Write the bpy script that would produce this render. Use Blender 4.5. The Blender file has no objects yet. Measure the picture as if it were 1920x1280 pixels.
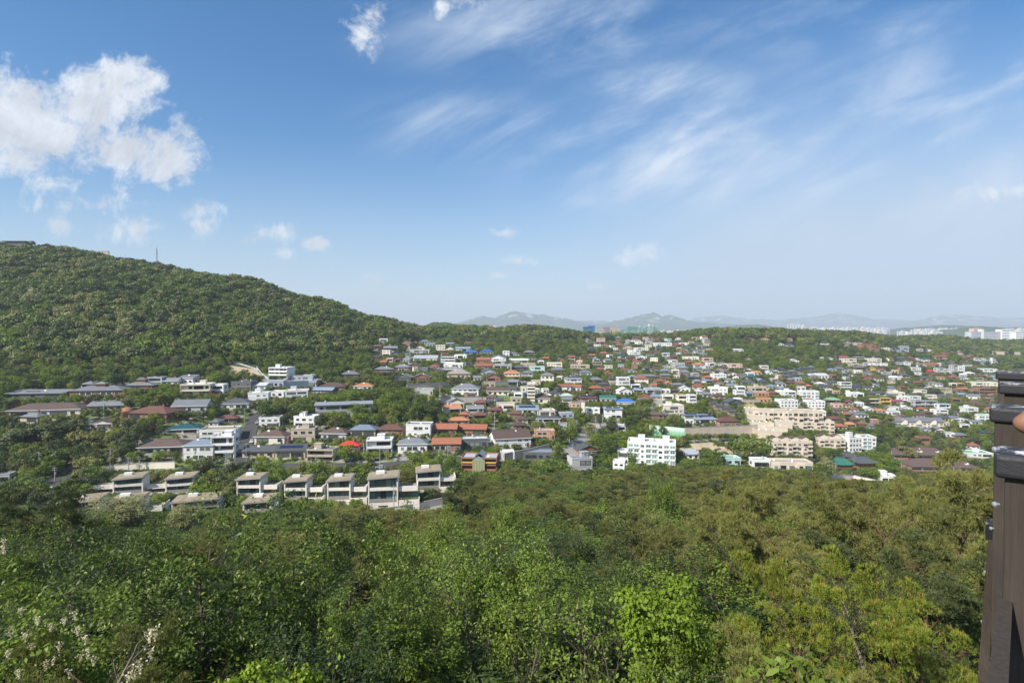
import bpy, math, random
import numpy as np
from mathutils import Vector, Matrix, Euler

# ------------------------------------------------------------------ camera, world, sun, exposure
SC = bpy.context.scene
COL = SC.collection
F = 1067.0                       # focal length in pixels of the 1920 px wide photograph
PITCH = math.radians(1.18)
SUN_EL, SUN_AZ = 42.0, 231.0     # azimuth: degrees clockwise from +Y (the viewing direction)
cam_d = bpy.data.cameras.new('camera')
cam = bpy.data.objects.new('camera', cam_d)
COL.objects.link(cam)
cam_d.sensor_width = 36.0
cam_d.lens = 36.0 * F / 1920.0
cam_d.clip_start = 0.1
cam_d.clip_end = 40000.0
cam.location = (0, 0, 0)
cam.rotation_euler = (math.pi / 2 - PITCH, 0, 0)
SC.camera = cam
SC.view_settings.view_transform = 'Standard'
SC.view_settings.look = 'None'
SC.view_settings.gamma = 1.0
SC.view_settings.exposure = 0.62
SC.view_settings.use_curve_mapping = False
SC.cycles.use_denoising = True
SC.cycles.max_bounces = 6
SC.cycles.diffuse_bounces = 3
SC.cycles.glossy_bounces = 2
SC.cycles.transmission_bounces = 4
SC.cycles.transparent_max_bounces = 6
SC.cycles.volume_bounces = 0

sun_d = bpy.data.lights.new('sun', 'SUN')
sun = bpy.data.objects.new('sun', sun_d)
COL.objects.link(sun)
sun_d.energy = 5.0
sun_d.angle = math.radians(0.53)
sun_d.color = (1.0, 0.945, 0.86)
_a, _e = math.radians(SUN_AZ), math.radians(SUN_EL)
SUN_DIR = Vector((math.sin(_a) * math.cos(_e), math.cos(_a) * math.cos(_e), math.sin(_e)))
sun.rotation_euler = SUN_DIR.to_track_quat('Z', 'Y').to_euler()
sun.location = (-100, -150, 200)

world = bpy.data.worlds.new('World')
SC.world = world
world.use_nodes = True


class NT:
    """tiny helper for building node graphs"""
    def __init__(s, tree):
        s.t = tree
        s.t.nodes.clear()
    def n(s, typ, **kw):
        nd = s.t.nodes.new(typ)
        for k, v in kw.items():
            if k.startswith('i_'):
                nd.inputs[k[2:].replace('_', ' ')].default_value = v
            else:
                setattr(nd, k, v)
        return nd
    def set(s, sock, v):
        if isinstance(v, bpy.types.NodeSocket):
            s.t.links.new(v, sock)
        elif v is not None:
            sock.default_value = v
    def m(s, op, a, b=None, c=None, clamp=False):
        nd = s.t.nodes.new('ShaderNodeMath'); nd.operation = op; nd.use_clamp = clamp
        for i, v in enumerate((a, b, c)):
            s.set(nd.inputs[i], v)
        return nd.outputs[0]
    def v(s, op, a, b=None, out=0):
        nd = s.t.nodes.new('ShaderNodeVectorMath'); nd.operation = op
        s.set(nd.inputs[0], a); s.set(nd.inputs[1], b)
        return nd.outputs[1] if op in ('LENGTH', 'DOT_PRODUCT', 'DISTANCE') else nd.outputs[0]
    def xyz(s, x, y, z):
        nd = s.t.nodes.new('ShaderNodeCombineXYZ')
        s.set(nd.inputs[0], x); s.set(nd.inputs[1], y); s.set(nd.inputs[2], z)
        return nd.outputs[0]
    def noise(s, vec, scale, detail=6, rough=0.55, dist=0.0, lac=2.0):
        nd = s.t.nodes.new('ShaderNodeTexNoise')
        s.set(nd.inputs['Vector'], vec)
        nd.inputs['Scale'].default_value = scale; nd.inputs['Detail'].default_value = detail
        nd.inputs['Roughness'].default_value = rough; nd.inputs['Distortion'].default_value = dist
        nd.inputs['Lacunarity'].default_value = lac
        return nd.outputs['Fac']
    def ramp(s, fac, lo, hi, a=0.0, b=1.0):
        nd = s.t.nodes.new('ShaderNodeMapRange'); nd.interpolation_type = 'SMOOTHSTEP'
        s.set(nd.inputs[0], fac); s.set(nd.inputs[1], lo); s.set(nd.inputs[2], hi); s.set(nd.inputs[3], a); s.set(nd.inputs[4], b)
        return nd.outputs[0]
    def mix(s, fac, a, b, blend='MIX'):
        nd = s.t.nodes.new('ShaderNodeMix'); nd.data_type = 'RGBA'; nd.blend_type = blend
        s.set(nd.inputs[0], fac)
        for sock, val in ((nd.inputs[6], a), (nd.inputs[7], b)):
            if isinstance(val, tuple) and len(val) == 3:
                val = val + (1.0,)
            s.set(sock, val)
        return nd.outputs[2]


def build_world():
    g = NT(world.node_tree)
    sky = g.n('ShaderNodeTexSky')
    sky.sky_type = 'NISHITA'
    sky.sun_disc = False
    sky.sun_elevation = math.radians(SUN_EL)
    sky.sun_rotation = math.radians(SUN_AZ)
    sky.altitude = 120.0
    sky.air_density = 1.0
    sky.dust_density = SKY_DUST
    sky.ozone_density = 2.2
    tc = g.n('ShaderNodeTexCoord')
    sep = g.n('ShaderNodeSeparateXYZ')
    g.t.links.new(tc.outputs['Generated'], sep.inputs[0])
    ay = g.m('MAXIMUM', g.m('ABSOLUTE', sep.outputs[1]), 0.12)
    X = g.m('DIVIDE', sep.outputs[0], ay)
    Z = g.m('DIVIDE', sep.outputs[2], ay)
    P = g.xyz(X, Z, sep.outputs[1])          # gnomonic chart of the sky, third axis tells front from back
    P0 = g.xyz(X, Z, 0.0)
    # big warped noise for the cumulus edges
    w1 = g.noise(P, 6.5, 10, 0.68, 0.6)
    w2 = g.noise(P, 30.0, 8, 0.68, 0.4)
    wob = g.m('ADD', g.m('MULTIPLY', g.m('SUBTRACT', w1, 0.5), 2.8), g.m('MULTIPLY', g.m('SUBTRACT', w2, 0.5), 2.0))
    # cumulus lumps: (px, py, radius x, radius y, strength) in the photograph's sky
    lumps = [(225, 150, 85, 45, 1.), (165, 195, 110, 60, 1.), (60, 205, 110, 65, 1.1), (0, 230, 90, 90, 1.1), (90, 260, 160, 60, 1.05),
             (230, 285, 130, 50, 1.), (320, 300, 75, 55, 1.), (20, 300, 120, 35, .8), (345, 250, 30, 35, .6),
             (375, 395, 45, 30, .75), (385, 425, 40, 28, .75), (190, 385, 110, 30, .62), (130, 425, 60, 28, .6), (240, 430, 85, 38, .7), (110, 350, 60, 30, .5),
             (505, 440, 55, 22, .7), (594, 457, 30, 17, .95), (530, 476, 34, 12, .65), (465, 485, 25, 10, .35), (85, 152, 25, 14, .4),
             (710, 521, 28, 13, .8), (750, 530, 28, 7, .3), (945, 437, 36, 12, .65), (968, 488, 46, 13, .66), (932, 514, 24, 10, .66), (1208, 480, 55, 22, .68),
             (670, 535, 20, 5, .3), (1118, 537, 28, 6, .4), (695, 35, 45, 45, .55), (690, 75, 35, 40, .7), (828, 20, 18, 18, .4), (1860, 362, 80, 20, .6), (860, 5, 35, 14, .3)]
    acc = None
    for (px, py, rx, ry, st) in lumps:
        c = ((px - 960) / F, (618 - py) / F, 0.0)
        d = g.v('SUBTRACT', P0, c)
        d = g.v('MULTIPLY', d, (F / rx / 1.3, F / ry / 1.3, 0.0))
        L = g.v('LENGTH', d)
        val = g.m('MULTIPLY', g.m('SUBTRACT', 1.0, L), st)
        acc = val if acc is None else g.m('SMOOTH_MAX', acc, val, 0.12)
    front = g.ramp(sep.outputs[1], 0.02, 0.1)
    # far from the drawn lumps the rest of the sky carries scattered cumulus of the same kind
    wild = g.m('MULTIPLY', g.m('SUBTRACT', g.noise(g.v('MULTIPLY', tc.outputs['Generated'], (1., 1., 2.2)), 3.2, 4, 0.5), 0.62), 3.2)
    wild = g.m('MINIMUM', wild, 0.5)
    back = g.ramp(sep.outputs[1], 0.1, -0.05)
    base = g.m('ADD', g.m('MULTIPLY', acc, front), g.m('MULTIPLY', g.m('SUBTRACT', wild, 0.0), back))
    base = g.m('MAXIMUM', base, -1.0)
    dens = g.m('ADD', g.m('SUBTRACT', base, 0.13), g.m('MULTIPLY', wob, 0.80))
    cum = g.ramp(dens, 0.0, 0.74)
    off = g.v('ADD', P, (-0.035, 0.055, 0.0))
    rel = g.m('SUBTRACT', w1, g.noise(off, 6.5, 10, 0.68, 0.6))
    shade = g.m('ADD', 0.80, g.m('MULTIPLY', rel, 1.1))
    shade = g.m('ADD', shade, g.m('MULTIPLY', g.ramp(dens, 0.9, 0.2), 0.10))
    shade = g.m('MINIMUM', g.m('MAXIMUM', shade, 0.58), 1.0)
    cum = g.m('MULTIPLY', cum, 0.88)
    # cirrus veils: streaks that rise to the right, mostly over the right half
    rot = g.n('ShaderNodeMapping')
    rot.inputs['Rotation'].default_value = (0, 0, math.radians(-24))
    g.t.links.new(P, rot.inputs[0])
    st = g.v('MULTIPLY', rot.outputs[0], (1.0, 3.0, 1.0))
    c1 = g.noise(st, 2.1, 9, 0.62, 0.5)
    c2 = g.noise(g.v('MULTIPLY', rot.outputs[0], (1.3, 5.0, 1.0)), 3.2, 7, 0.6, 0.5)
    c3 = g.noise(P, 1.5, 3, 0.5)
    cir = g.m('ADD', g.m('MULTIPLY', c1, 0.6), g.m('MULTIPLY', c2, 0.4))
    cir = g.m('ADD', cir, g.m('MULTIPLY', g.m('SUBTRACT', c3, 0.5), 0.5))
    veil = None
    for (px, py, rx, ry, stn) in [(1250, 290, 300, 120, 1.3), (1500, 300, 420, 120, 1.0), (1050, 60, 330, 90, .8), (1750, 220, 320, 130, 1.0), (1650, 340, 420, 120, .9), (920, 240, 230, 70, .75),
                                  (1100, 375, 110, 22, .9), (1850, 150, 190, 60, 1.0), (1240, 170, 170, 60, .9), (1560, 60, 300, 60, .6), (1650, 20, 260, 30, .6), (1000, 300, 200, 40, .5)]:
        c = ((px - 960) / F, (618 - py) / F, 0.0)
        d = g.v('SUBTRACT', P0, c)
        d = g.v('MULTIPLY', d, (F / rx, F / ry, 0.0))
        L = g.v('LENGTH', d)
        val = g.m('MULTIPLY', g.ramp(L, 1.5, 0.0), stn)
        veil = val if veil is None else g.m('MAXIMUM', veil, val)
    veil = g.m('ADD', g.m('MULTIPLY', veil, front), g.m('MULTIPLY', 0.5, back))
    cirm = g.m('MULTIPLY', g.ramp(cir, 0.34, 0.68), g.m('MULTIPLY', veil, 1.15))
    # thin milky veil towards the right and the horizon
    milky = g.m('ADD', g.m('MULTIPLY', g.ramp(X, -0.2, 0.9), g.m('MULTIPLY', g.ramp(Z, 0.62, 0.12), 0.85)), g.m('MULTIPLY', g.ramp(Z, 0.36, 0.0), 0.6))
    milky = g.m('MINIMUM', g.m('MULTIPLY', milky, g.m('ADD', 0.6, g.m('MULTIPLY', c3, 0.8))), 0.9)
    up = g.ramp(sep.outputs[2], -0.005, 0.02)
    hs = g.n('ShaderNodeHueSaturation')
    hs.inputs['Saturation'].default_value = 1.42
    hs.inputs['Value'].default_value = SKY_VALUE
    g.t.links.new(sky.outputs[0], hs.inputs['Color'])
    skyc = hs.outputs[0]
    CW = (7.6, 7.9, 8.4)
    skyc = g.mix(g.m('MULTIPLY', milky, up), skyc, (3.55, 4.35, 5.35))
    skyc = g.mix(g.m('MULTIPLY', cirm, up), skyc, (4.7, 5.35, 6.3))
    cc = g.v('SCALE', CW)
    sc = g.t.nodes.new('ShaderNodeVectorMath'); sc.operation = 'SCALE'
    sc.inputs[0].default_value = (6.3, 6.5, 6.8); g.t.links.new(shade, sc.inputs['Scale'])
    skyc = g.mix(g.m('MULTIPLY', cum, up), skyc, sc.outputs[0])
    bg = g.n('ShaderNodeBackground')
    g.t.links.new(skyc, bg.inputs[0])
    bg.inputs[1].default_value = SKY_STRENGTH
    out = g.n('ShaderNodeOutputWorld')
    g.t.links.new(bg.outputs[0], out.inputs[0])


SKY_DUST, SKY_VALUE, SKY_STRENGTH = 0.8, 1.0, 0.10
build_world()

# ------------------------------------------------------------------ materials
MATS = {}


def newmat(name):
    m = bpy.data.materials.new(name)
    m.use_nodes = True
    return m, NT(m.node_tree)


def pbr(g, col, rough=0.7, spec=0.3, bump=None, bump_d=0.05, metallic=0.0):
    b = g.n('ShaderNodeBsdfPrincipled')
    g.set(b.inputs['Base Color'], col + (1.0,) if isinstance(col, tuple) and len(col) == 3 else col)
    g.set(b.inputs['Roughness'], rough)
    b.inputs['Specular IOR Level'].default_value = spec
    b.inputs['Metallic'].default_value = metallic
    if bump is not None:
        bn = g.n('ShaderNodeBump'); bn.inputs['Distance'].default_value = bump_d; bn.inputs['Strength'].default_value = 0.6
        g.t.links.new(bump, bn.inputs['Height']); g.t.links.new(bn.outputs[0], b.inputs['Normal'])
    o = g.n('ShaderNodeOutputMaterial')
    g.t.links.new(b.outputs[0], o.inputs[0])
    return b


def objrand(g):
    return g.n('ShaderNodeObjectInfo').outputs['Random']


def wallmat(name, col, var=0.10, stain=0.25, rough=0.8):
    """plaster or concrete: mottled, with faint run-off stains"""
    m, g = newmat(name)
    pos = g.n('ShaderNodeNewGeometry').outputs['Position']
    n1 = g.noise(pos, 0.35, 5, 0.6)
    n2 = g.noise(g.v('MULTIPLY', pos, (1.0, 1.0, 0.12)), 1.6, 4, 0.6)
    k = g.m('ADD', 1.0 - stain * 0.5, g.m('MULTIPLY', g.m('MULTIPLY', n1, n2), stain * 2.0))
    k = g.m('MULTIPLY', k, g.m('ADD', 1.0 - var, g.m('MULTIPLY', objrand(g), var * 1.6)))
    sc = g.t.nodes.new('ShaderNodeVectorMath'); sc.operation = 'SCALE'
    sc.inputs[0].default_value = col; g.t.links.new(k, sc.inputs['Scale'])
    pbr(g, sc.outputs[0], rough, 0.25)
    MATS[name] = m
    return m


def brickmat(name, col, mortar=(0.35, 0.32, 0.29), scale=1.2):
    m, g = newmat(name)
    geo = g.n('ShaderNodeTexCoord')
    br = g.n('ShaderNodeTexBrick')
    sp = g.n('ShaderNodeSeparateXYZ'); g.t.links.new(geo.outputs['Object'], sp.inputs[0])
    g.t.links.new(g.xyz(g.m('ADD', sp.outputs[0], sp.outputs[1]), sp.outputs[2], 0.0), br.inputs['Vector'])
    br.inputs['Color1'].default_value = col + (1,)
    br.inputs['Color2'].default_value = tuple(c * 0.72 for c in col) + (1,)
    br.inputs['Mortar'].default_value = mortar + (1,)
    br.inputs['Scale'].default_value = scale
    br.inputs['Mortar Size'].default_value = 0.012
    pos = g.n('ShaderNodeNewGeometry').outputs['Position']
    c = g.mix(g.m('MULTIPLY', g.noise(pos, 0.5, 4), 0.5), br.outputs[0], tuple(x * 0.7 for x in col))
    c = g.mix(g.m('MULTIPLY', objrand(g), 0.35), c, tuple(min(1, x * 1.35) for x in col))
    pbr(g, c, 0.85, 0.2)
    MATS[name] = m
    return m


def roofmat(name, col, rough=0.65, lines=True, var=0.18, spec=0.3):
    """tiled or sheet roof: courses along the slope, patchy weathering"""
    m, g = newmat(name)
    pos = g.n('ShaderNodeNewGeometry').outputs['Position']
    sp = g.n('ShaderNodeSeparateXYZ'); g.t.links.new(pos, sp.inputs[0])
    n1 = g.noise(pos, 0.5, 6, 0.65)
    n2 = g.noise(pos, 4.0, 3, 0.6)
    k = g.m('ADD', 0.62, g.m('ADD', g.m('MULTIPLY', n1, 0.5), g.m('MULTIPLY', n2, 0.28)))
    bump = None
    if lines:
        wv = g.m('SINE', g.m('MULTIPLY', sp.outputs[2], 26.0))
        k = g.m('MULTIPLY', k, g.m('ADD', 0.93, g.m('MULTIPLY', wv, 0.07)))
    k = g.m('MULTIPLY', k, g.m('ADD', 1 - var, g.m('MULTIPLY', objrand(g), var * 2)))
    sc = g.t.nodes.new('ShaderNodeVectorMath'); sc.operation = 'SCALE'
    sc.inputs[0].default_value = col; g.t.links.new(k, sc.inputs['Scale'])
    pbr(g, sc.outputs[0], rough, spec)
    MATS[name] = m
    return m


def leafmat(name, c1, c2, trans=0.35, patch=0.0, patchcol=None, spec=0.25, rough=0.55):
    m, g = newmat(name)
    pos = g.n('ShaderNodeNewGeometry')
    r = objrand(g)
    isl = pos.outputs['Random Per Island']
    c = g.mix(g.m('ADD', g.m('MULTIPLY', r, 0.75), g.m('MULTIPLY', isl, 0.25)), tuple(x * 0.85 for x in c1), tuple(x * 1.12 for x in c2))
    big = g.noise(pos.outputs['Position'], 0.02, 3, 0.6)
    c = g.mix(g.ramp(big, 0.35, 0.65, 0.0, 0.45), c, tuple((a + b) * 0.5 * q for a, b, q in zip(c1, c2, (1.15, 0.98, 0.8))))
    sm = g.noise(pos.outputs['Position'], 0.9, 2, 0.6)
    c = g.mix(g.ramp(sm, 0.4, 0.7, 0.0, 0.35), c, tuple(x * 1.35 for x in c2))
    if patchcol:
        c = g.mix(g.m('GREATER_THAN', isl, 1.0 - patch), c, patchcol)
    b = g.n('ShaderNodeBsdfPrincipled')
    g.t.links.new(c, b.inputs['Base Color'])
    b.inputs['Roughness'].default_value = rough
    b.inputs['Specular IOR Level'].default_value = spec
    t = g.n('ShaderNodeBsdfTranslucent')
    g.t.links.new(g.mix(0.5, c, (0.12, 0.2, 0.02), 'ADD'), t.inputs[0])
    mx = g.n('ShaderNodeMixShader'); mx.inputs[0].default_value = trans
    g.t.links.new(b.outputs[0], mx.inputs[1]); g.t.links.new(t.outputs[0], mx.inputs[2])
    o = g.n('ShaderNodeOutputMaterial'); g.t.links.new(mx.outputs[0], o.inputs[0])
    MATS[name] = m
    return m


def plain(name, col, rough=0.6, spec=0.3, metallic=0.0, var=0.12, nscale=1.0):
    m, g = newmat(name)
    pos = g.n('ShaderNodeTexCoord').outputs['Object']
    k = g.m('ADD', 1 - var, g.m('MULTIPLY', g.noise(pos, nscale, 5), var * 2))
    sc = g.t.nodes.new('ShaderNodeVectorMath'); sc.operation = 'SCALE'
    sc.inputs[0].default_value = col; g.t.links.new(k, sc.inputs['Scale'])
    pbr(g, sc.outputs[0], rough, spec, metallic=metallic)
    MATS[name] = m
    return m


# walls
wallmat('w', (0.70, 0.70, 0.68), 0.08, 0.22)
wallmat('c', (0.70, 0.64, 0.53), 0.08, 0.22)
wallmat('t', (0.46, 0.39, 0.30), 0.12, 0.3)
wallmat('g', (0.42, 0.42, 0.42), 0.15, 0.3)
wallmat('d', (0.14, 0.145, 0.15), 0.2, 0.3)
wallmat('p', (0.58, 0.40, 0.34), 0.12, 0.2)
wallmat('y', (0.62, 0.42, 0.12), 0.1, 0.2)
wallmat('e', (0.50, 0.26, 0.14), 0.1, 0.2)
wallmat('s', (0.38, 0.42, 0.47), 0.1, 0.2)
wallmat('a', (0.58, 0.50, 0.40), 0.05, 0.3)
wallmat('n', (0.45, 0.60, 0.58), 0.08, 0.2)
brickmat('b', (0.30, 0.135, 0.085))
brickmat('k', (0.20, 0.12, 0.085))
wallmat('concrete', (0.70, 0.65, 0.58), 0.06, 0.35)
wallmat('conc_dark', (0.27, 0.25, 0.225), 0.1, 0.35)
wallmat('plinth', (0.30, 0.28, 0.25), 0.2, 0.5)
wallmat('stonewall', (0.47, 0.40, 0.32), 0.1, 0.5)
# roofs
ROOFC = dict(gr=(0.165, 0.175, 0.19), dg=(0.075, 0.08, 0.088), br=(0.10, 0.068, 0.056), rd=(0.27, 0.105, 0.06), ru=(0.135, 0.065, 0.05), orr=(0.42, 0.18, 0.08),
             bl=(0.035, 0.13, 0.38), bb=(0.03, 0.24, 0.52), gn=(0.04, 0.16, 0.12), lg=(0.20, 0.42, 0.27), pg=(0.42, 0.50, 0.42), wh=(0.60, 0.60, 0.59), re=(0.55, 0.035, 0.03),
             te=(0.02, 0.09, 0.10), bg=(0.20, 0.25, 0.31), sv=(0.34, 0.37, 0.41), tn=(0.42, 0.37, 0.31), ma=(0.26, 0.07, 0.09), gt=(0.26, 0.235, 0.205))
for _k, _c in ROOFC.items():
    roofmat('r_' + _k, _c, rough=0.45 if _k in ('bl', 'bb', 'sv', 'bg', 'wh', 'te', 'gn') else 0.75, spec=0.3)
m, g = newmat('sod')
_p = g.n('ShaderNodeNewGeometry').outputs['Position']
_c = g.mix(g.ramp(g.noise(_p, 0.55, 6, 0.7), 0.4, 0.62), (0.30, 0.25, 0.19), (0.20, 0.175, 0.11))
_c = g.mix(g.ramp(g.noise(_p, 5.0, 4, 0.7), 0.35, 0.7, 0, 0.5), _c, (0.27, 0.22, 0.14))
pbr(g, _c, 0.95, 0.1); MATS['sod'] = m

m, g = newmat('glass')
_r = objrand(g)
_c = g.mix(g.m('POWER', _r, 2.5), (0.014, 0.018, 0.022), (0.22, 0.23, 0.22))
pbr(g, _c, 0.12, 0.7); MATS['glass'] = m
m, g = newmat('glass_green')
_c = g.mix(objrand(g), (0.06, 0.13, 0.13), (0.20, 0.34, 0.32))
pbr(g, _c, 0.15, 0.6); MATS['glass_green'] = m
m, g = newmat('glass_blue')
pbr(g, (0.05, 0.16, 0.36), 0.2, 0.6); MATS['glass_blue'] = m
m, g = newmat('solar')
pbr(g, (0.015, 0.025, 0.07), 0.15, 0.6); MATS['solar'] = m
plain('frame_white', (0.72, 0.72, 0.70), 0.5)
plain('frame_dark', (0.06, 0.055, 0.05), 0.5)
plain('metal', (0.28, 0.29, 0.31), 0.4, 0.5, 0.3)
plain('pole', (0.36, 0.35, 0.33), 0.8)
plain('black', (0.025, 0.025, 0.027), 0.5)
plain('wire', (0.02, 0.02, 0.02), 0.6)
plain('lawn', (0.13, 0.19, 0.04), 0.9, 0.1, var=0.3, nscale=0.5)
plain('drylawn', (0.33, 0.30, 0.10), 0.9, 0.1, var=0.3, nscale=0.3)
plain('yellow', (0.56, 0.37, 0.08), 0.5)
plain('wood_or', (0.50, 0.24, 0.07), 0.7)
plain('white_paint', (0.8, 0.8, 0.8), 0.4)
plain('tyre', (0.02, 0.02, 0.02), 0.8)
for _n, _c in dict(car_white=(0.75, 0.75, 0.75), car_black=(0.02, 0.02, 0.022), car_silver=(0.4, 0.41, 0.42), car_red=(0.45, 0.03, 0.02)).items():
    plain(_n, _c, 0.25, 0.6, var=0.03)

# foliage
leafmat('leaf_oak', (0.043, 0.076, 0.012), (0.112, 0.156, 0.024), 0.18)
leafmat('leaf_dark', (0.032, 0.056, 0.012), (0.074, 0.106, 0.020), 0.15)
leafmat('leaf_bright', (0.10, 0.165, 0.014), (0.18, 0.245, 0.022), 0.3)
leafmat('leaf_mid', (0.066, 0.114, 0.013), (0.146, 0.198, 0.024), 0.22)
leafmat('leaf_yellow', (0.21, 0.25, 0.02), (0.28, 0.31, 0.03), 0.4)
leafmat('leaf_pale', (0.17, 0.19, 0.07), (0.28, 0.28, 0.125), 0.3)
leafmat('leaf_deep', (0.020, 0.040, 0.009), (0.052, 0.080, 0.016), 0.1)  # deep oak green, darkened further to put shade between the near crowns
leafmat('leaf_red', (0.07, 0.022, 0.02), (0.12, 0.04, 0.03), 0.2)
leafmat('needle', (0.080, 0.094, 0.026), (0.215, 0.215, 0.060), 0.22, rough=0.6)
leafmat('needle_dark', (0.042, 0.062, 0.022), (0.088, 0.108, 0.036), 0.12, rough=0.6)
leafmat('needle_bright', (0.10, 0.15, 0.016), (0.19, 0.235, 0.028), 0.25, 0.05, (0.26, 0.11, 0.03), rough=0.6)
leafmat('leaf_chestnut', (0.033, 0.064, 0.009), (0.128, 0.186, 0.024), 0.16, 0.05, (0.30, 0.32, 0.08), spec=0.2, rough=0.5)
leafmat('blossom', (0.46, 0.41, 0.26), (0.62, 0.56, 0.40), 0.3)
wallmat('city', (0.50, 0.52, 0.55), 0.15, 0.1)
plain('pollen', (0.40, 0.20, 0.07), 0.8, var=0.3)
plain('candle', (0.26, 0.28, 0.05), 0.8, var=0.3)
m, g = newmat('bark')
_p = g.n('ShaderNodeTexCoord').outputs['Object']
_n = g.noise(g.v('MULTIPLY', _p, (6., 6., 1.2)), 2.0, 6, 0.65)
pbr(g, g.mix(_n, (0.035, 0.026, 0.02), (0.17, 0.135, 0.105)), 0.9, 0.15, _n, 0.03); MATS['bark'] = m
m, g = newmat('bark_pale')
_p = g.n('ShaderNodeTexCoord').outputs['Object']
_n = g.noise(g.v('MULTIPLY', _p, (6., 6., 1.2)), 2.0, 6, 0.65)
pbr(g, g.mix(_n, (0.09, 0.075, 0.06), (0.26, 0.22, 0.18)), 0.9, 0.15, _n, 0.03); MATS['bark_pale'] = m
m, g = newmat('bark_red')
_p = g.n('ShaderNodeTexCoord').outputs['Object']
_n = g.noise(g.v('MULTIPLY', _p, (6., 6., 1.2)), 2.0, 6, 0.65)
pbr(g, g.mix(_n, (0.05, 0.032, 0.024), (0.17, 0.10, 0.07)), 0.9, 0.15, _n, 0.03); MATS['bark_red'] = m

# ground
m, g = newmat('ground')
_p = g.n('ShaderNodeNewGeometry').outputs['Position']
_a = g.noise(_p, 0.035, 6, 0.6); _b = g.noise(_p, 0.25, 6, 0.65); _d = g.noise(_p, 2.5, 3, 0.6)
_c = g.mix(g.ramp(_b, 0.42, 0.6), (0.035, 0.05, 0.016), (0.075, 0.09, 0.03))
_c = g.mix(g.ramp(_a, 0.56, 0.68, 0, 0.7), _c, (0.13, 0.11, 0.075))
_c = g.mix(g.ramp(_d, 0.45, 0.75, 0, 0.5), _c, (0.05, 0.04, 0.025))
pbr(g, _c, 0.95, 0.1, _d, 0.1); MATS['ground'] = m
m, g = newmat('yard')
_b = g.noise(_p_ := g.n('ShaderNodeNewGeometry').outputs['Position'], 0.12, 6, 0.65); _d = g.noise(_p_, 1.2, 4, 0.6)
_c = g.mix(g.ramp(_b, 0.45, 0.55), (0.10, 0.14, 0.035), (0.26, 0.245, 0.22))
_c = g.mix(g.ramp(_d, 0.45, 0.75, 0, 0.5), _c, (0.06, 0.07, 0.03))
pbr(g, _c, 0.95, 0.1); MATS['yard'] = m
m, g = newmat('dirt')
_p = g.n('ShaderNodeNewGeometry').outputs['Position']
_b = g.noise(_p, 0.2, 6, 0.7); _d = g.noise(_p, 1.5, 5, 0.7)
_c = g.mix(g.ramp(_b, 0.42, 0.6), (0.50, 0.40, 0.27), (0.36, 0.29, 0.19))
_c = g.mix(g.ramp(_d, 0.5, 0.7, 0, 0.7), _c, (0.12, 0.15, 0.04))
pbr(g, _c, 0.95, 0.1, _d, 0.3); MATS['dirt'] = m
m, g = newmat('asphalt')
_p = g.n('ShaderNodeNewGeometry').outputs['Position']
pbr(g, g.mix(g.noise(_p, 0.4, 6, 0.7), (0.045, 0.045, 0.047), (0.085, 0.083, 0.08)), 0.9, 0.2); MATS['asphalt'] = m
m, g = newmat('pavement')
_p = g.n('ShaderNodeNewGeometry').outputs['Position']
pbr(g, g.mix(g.noise(_p, 0.4, 6, 0.7), (0.24, 0.23, 0.21), (0.36, 0.34, 0.31)), 0.9, 0.2); MATS['pavement'] = m
# deck timber: grain runs up the post
m, g = newmat('timber')
_p = g.n('ShaderNodeTexCoord').outputs['Object']
_n = g.noise(g.v('MULTIPLY', _p, (38., 38., 1.6)), 1.6, 8, 0.7, 0.3)
_k = g.noise(_p, 2.0, 4, 0.6)
_c = g.mix(_n, (0.014, 0.011, 0.009), (0.075, 0.061, 0.048))
_c = g.mix(g.ramp(_k, 0.45, 0.75, 0, 0.5), _c, (0.095, 0.079, 0.065))
pbr(g, _c, 0.8, 0.25, _n, 0.01); MATS['timber'] = m
m, g = newmat('cap')
_p = g.n('ShaderNodeTexCoord').outputs['Object']
_no = g.n('ShaderNodeNewGeometry'); _s = g.n('ShaderNodeSeparateXYZ'); g.t.links.new(_no.outputs['Normal'], _s.inputs[0])
_w = g.m('MULTIPLY', g.ramp(g.noise(_p, 14.0, 7, 0.72), 0.50, 0.60), g.ramp(_s.outputs[2], 0.6, 0.95))
_c = g.mix(_w, (0.022, 0.022, 0.025), (0.55, 0.55, 0.56))
pbr(g, _c, 0.55, 0.4, g.noise(_p, 60.0, 3), 0.004); MATS['cap'] = m
m, g = newmat('skin')
_p = g.n('ShaderNodeTexCoord').outputs['Object']
_b = pbr(g, g.mix(g.noise(_p, 9.0, 5), (0.18, 0.092, 0.055), (0.26, 0.135, 0.08)), 0.5, 0.35)
_b.inputs['Subsurface Weight'].default_value = 0.1
MATS['skin'] = m
plain('cloth_top', (0.16, 0.19, 0.24), 0.9)
plain('cloth_pants', (0.05, 0.06, 0.09), 0.9)
plain('hair', (0.015, 0.011, 0.009), 0.7)
plain('lips', (0.42, 0.13, 0.1), 0.5)
plain('eye', (0.02, 0.015, 0.012), 0.2)


# ------------------------------------------------------------------ object helpers
def tag(o, label=None, cat=None, group=None, kind=None):
    if label: o['label'] = label
    if cat: o['category'] = cat
    if group: o['group'] = group
    if kind: o['kind'] = kind
    return o


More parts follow.
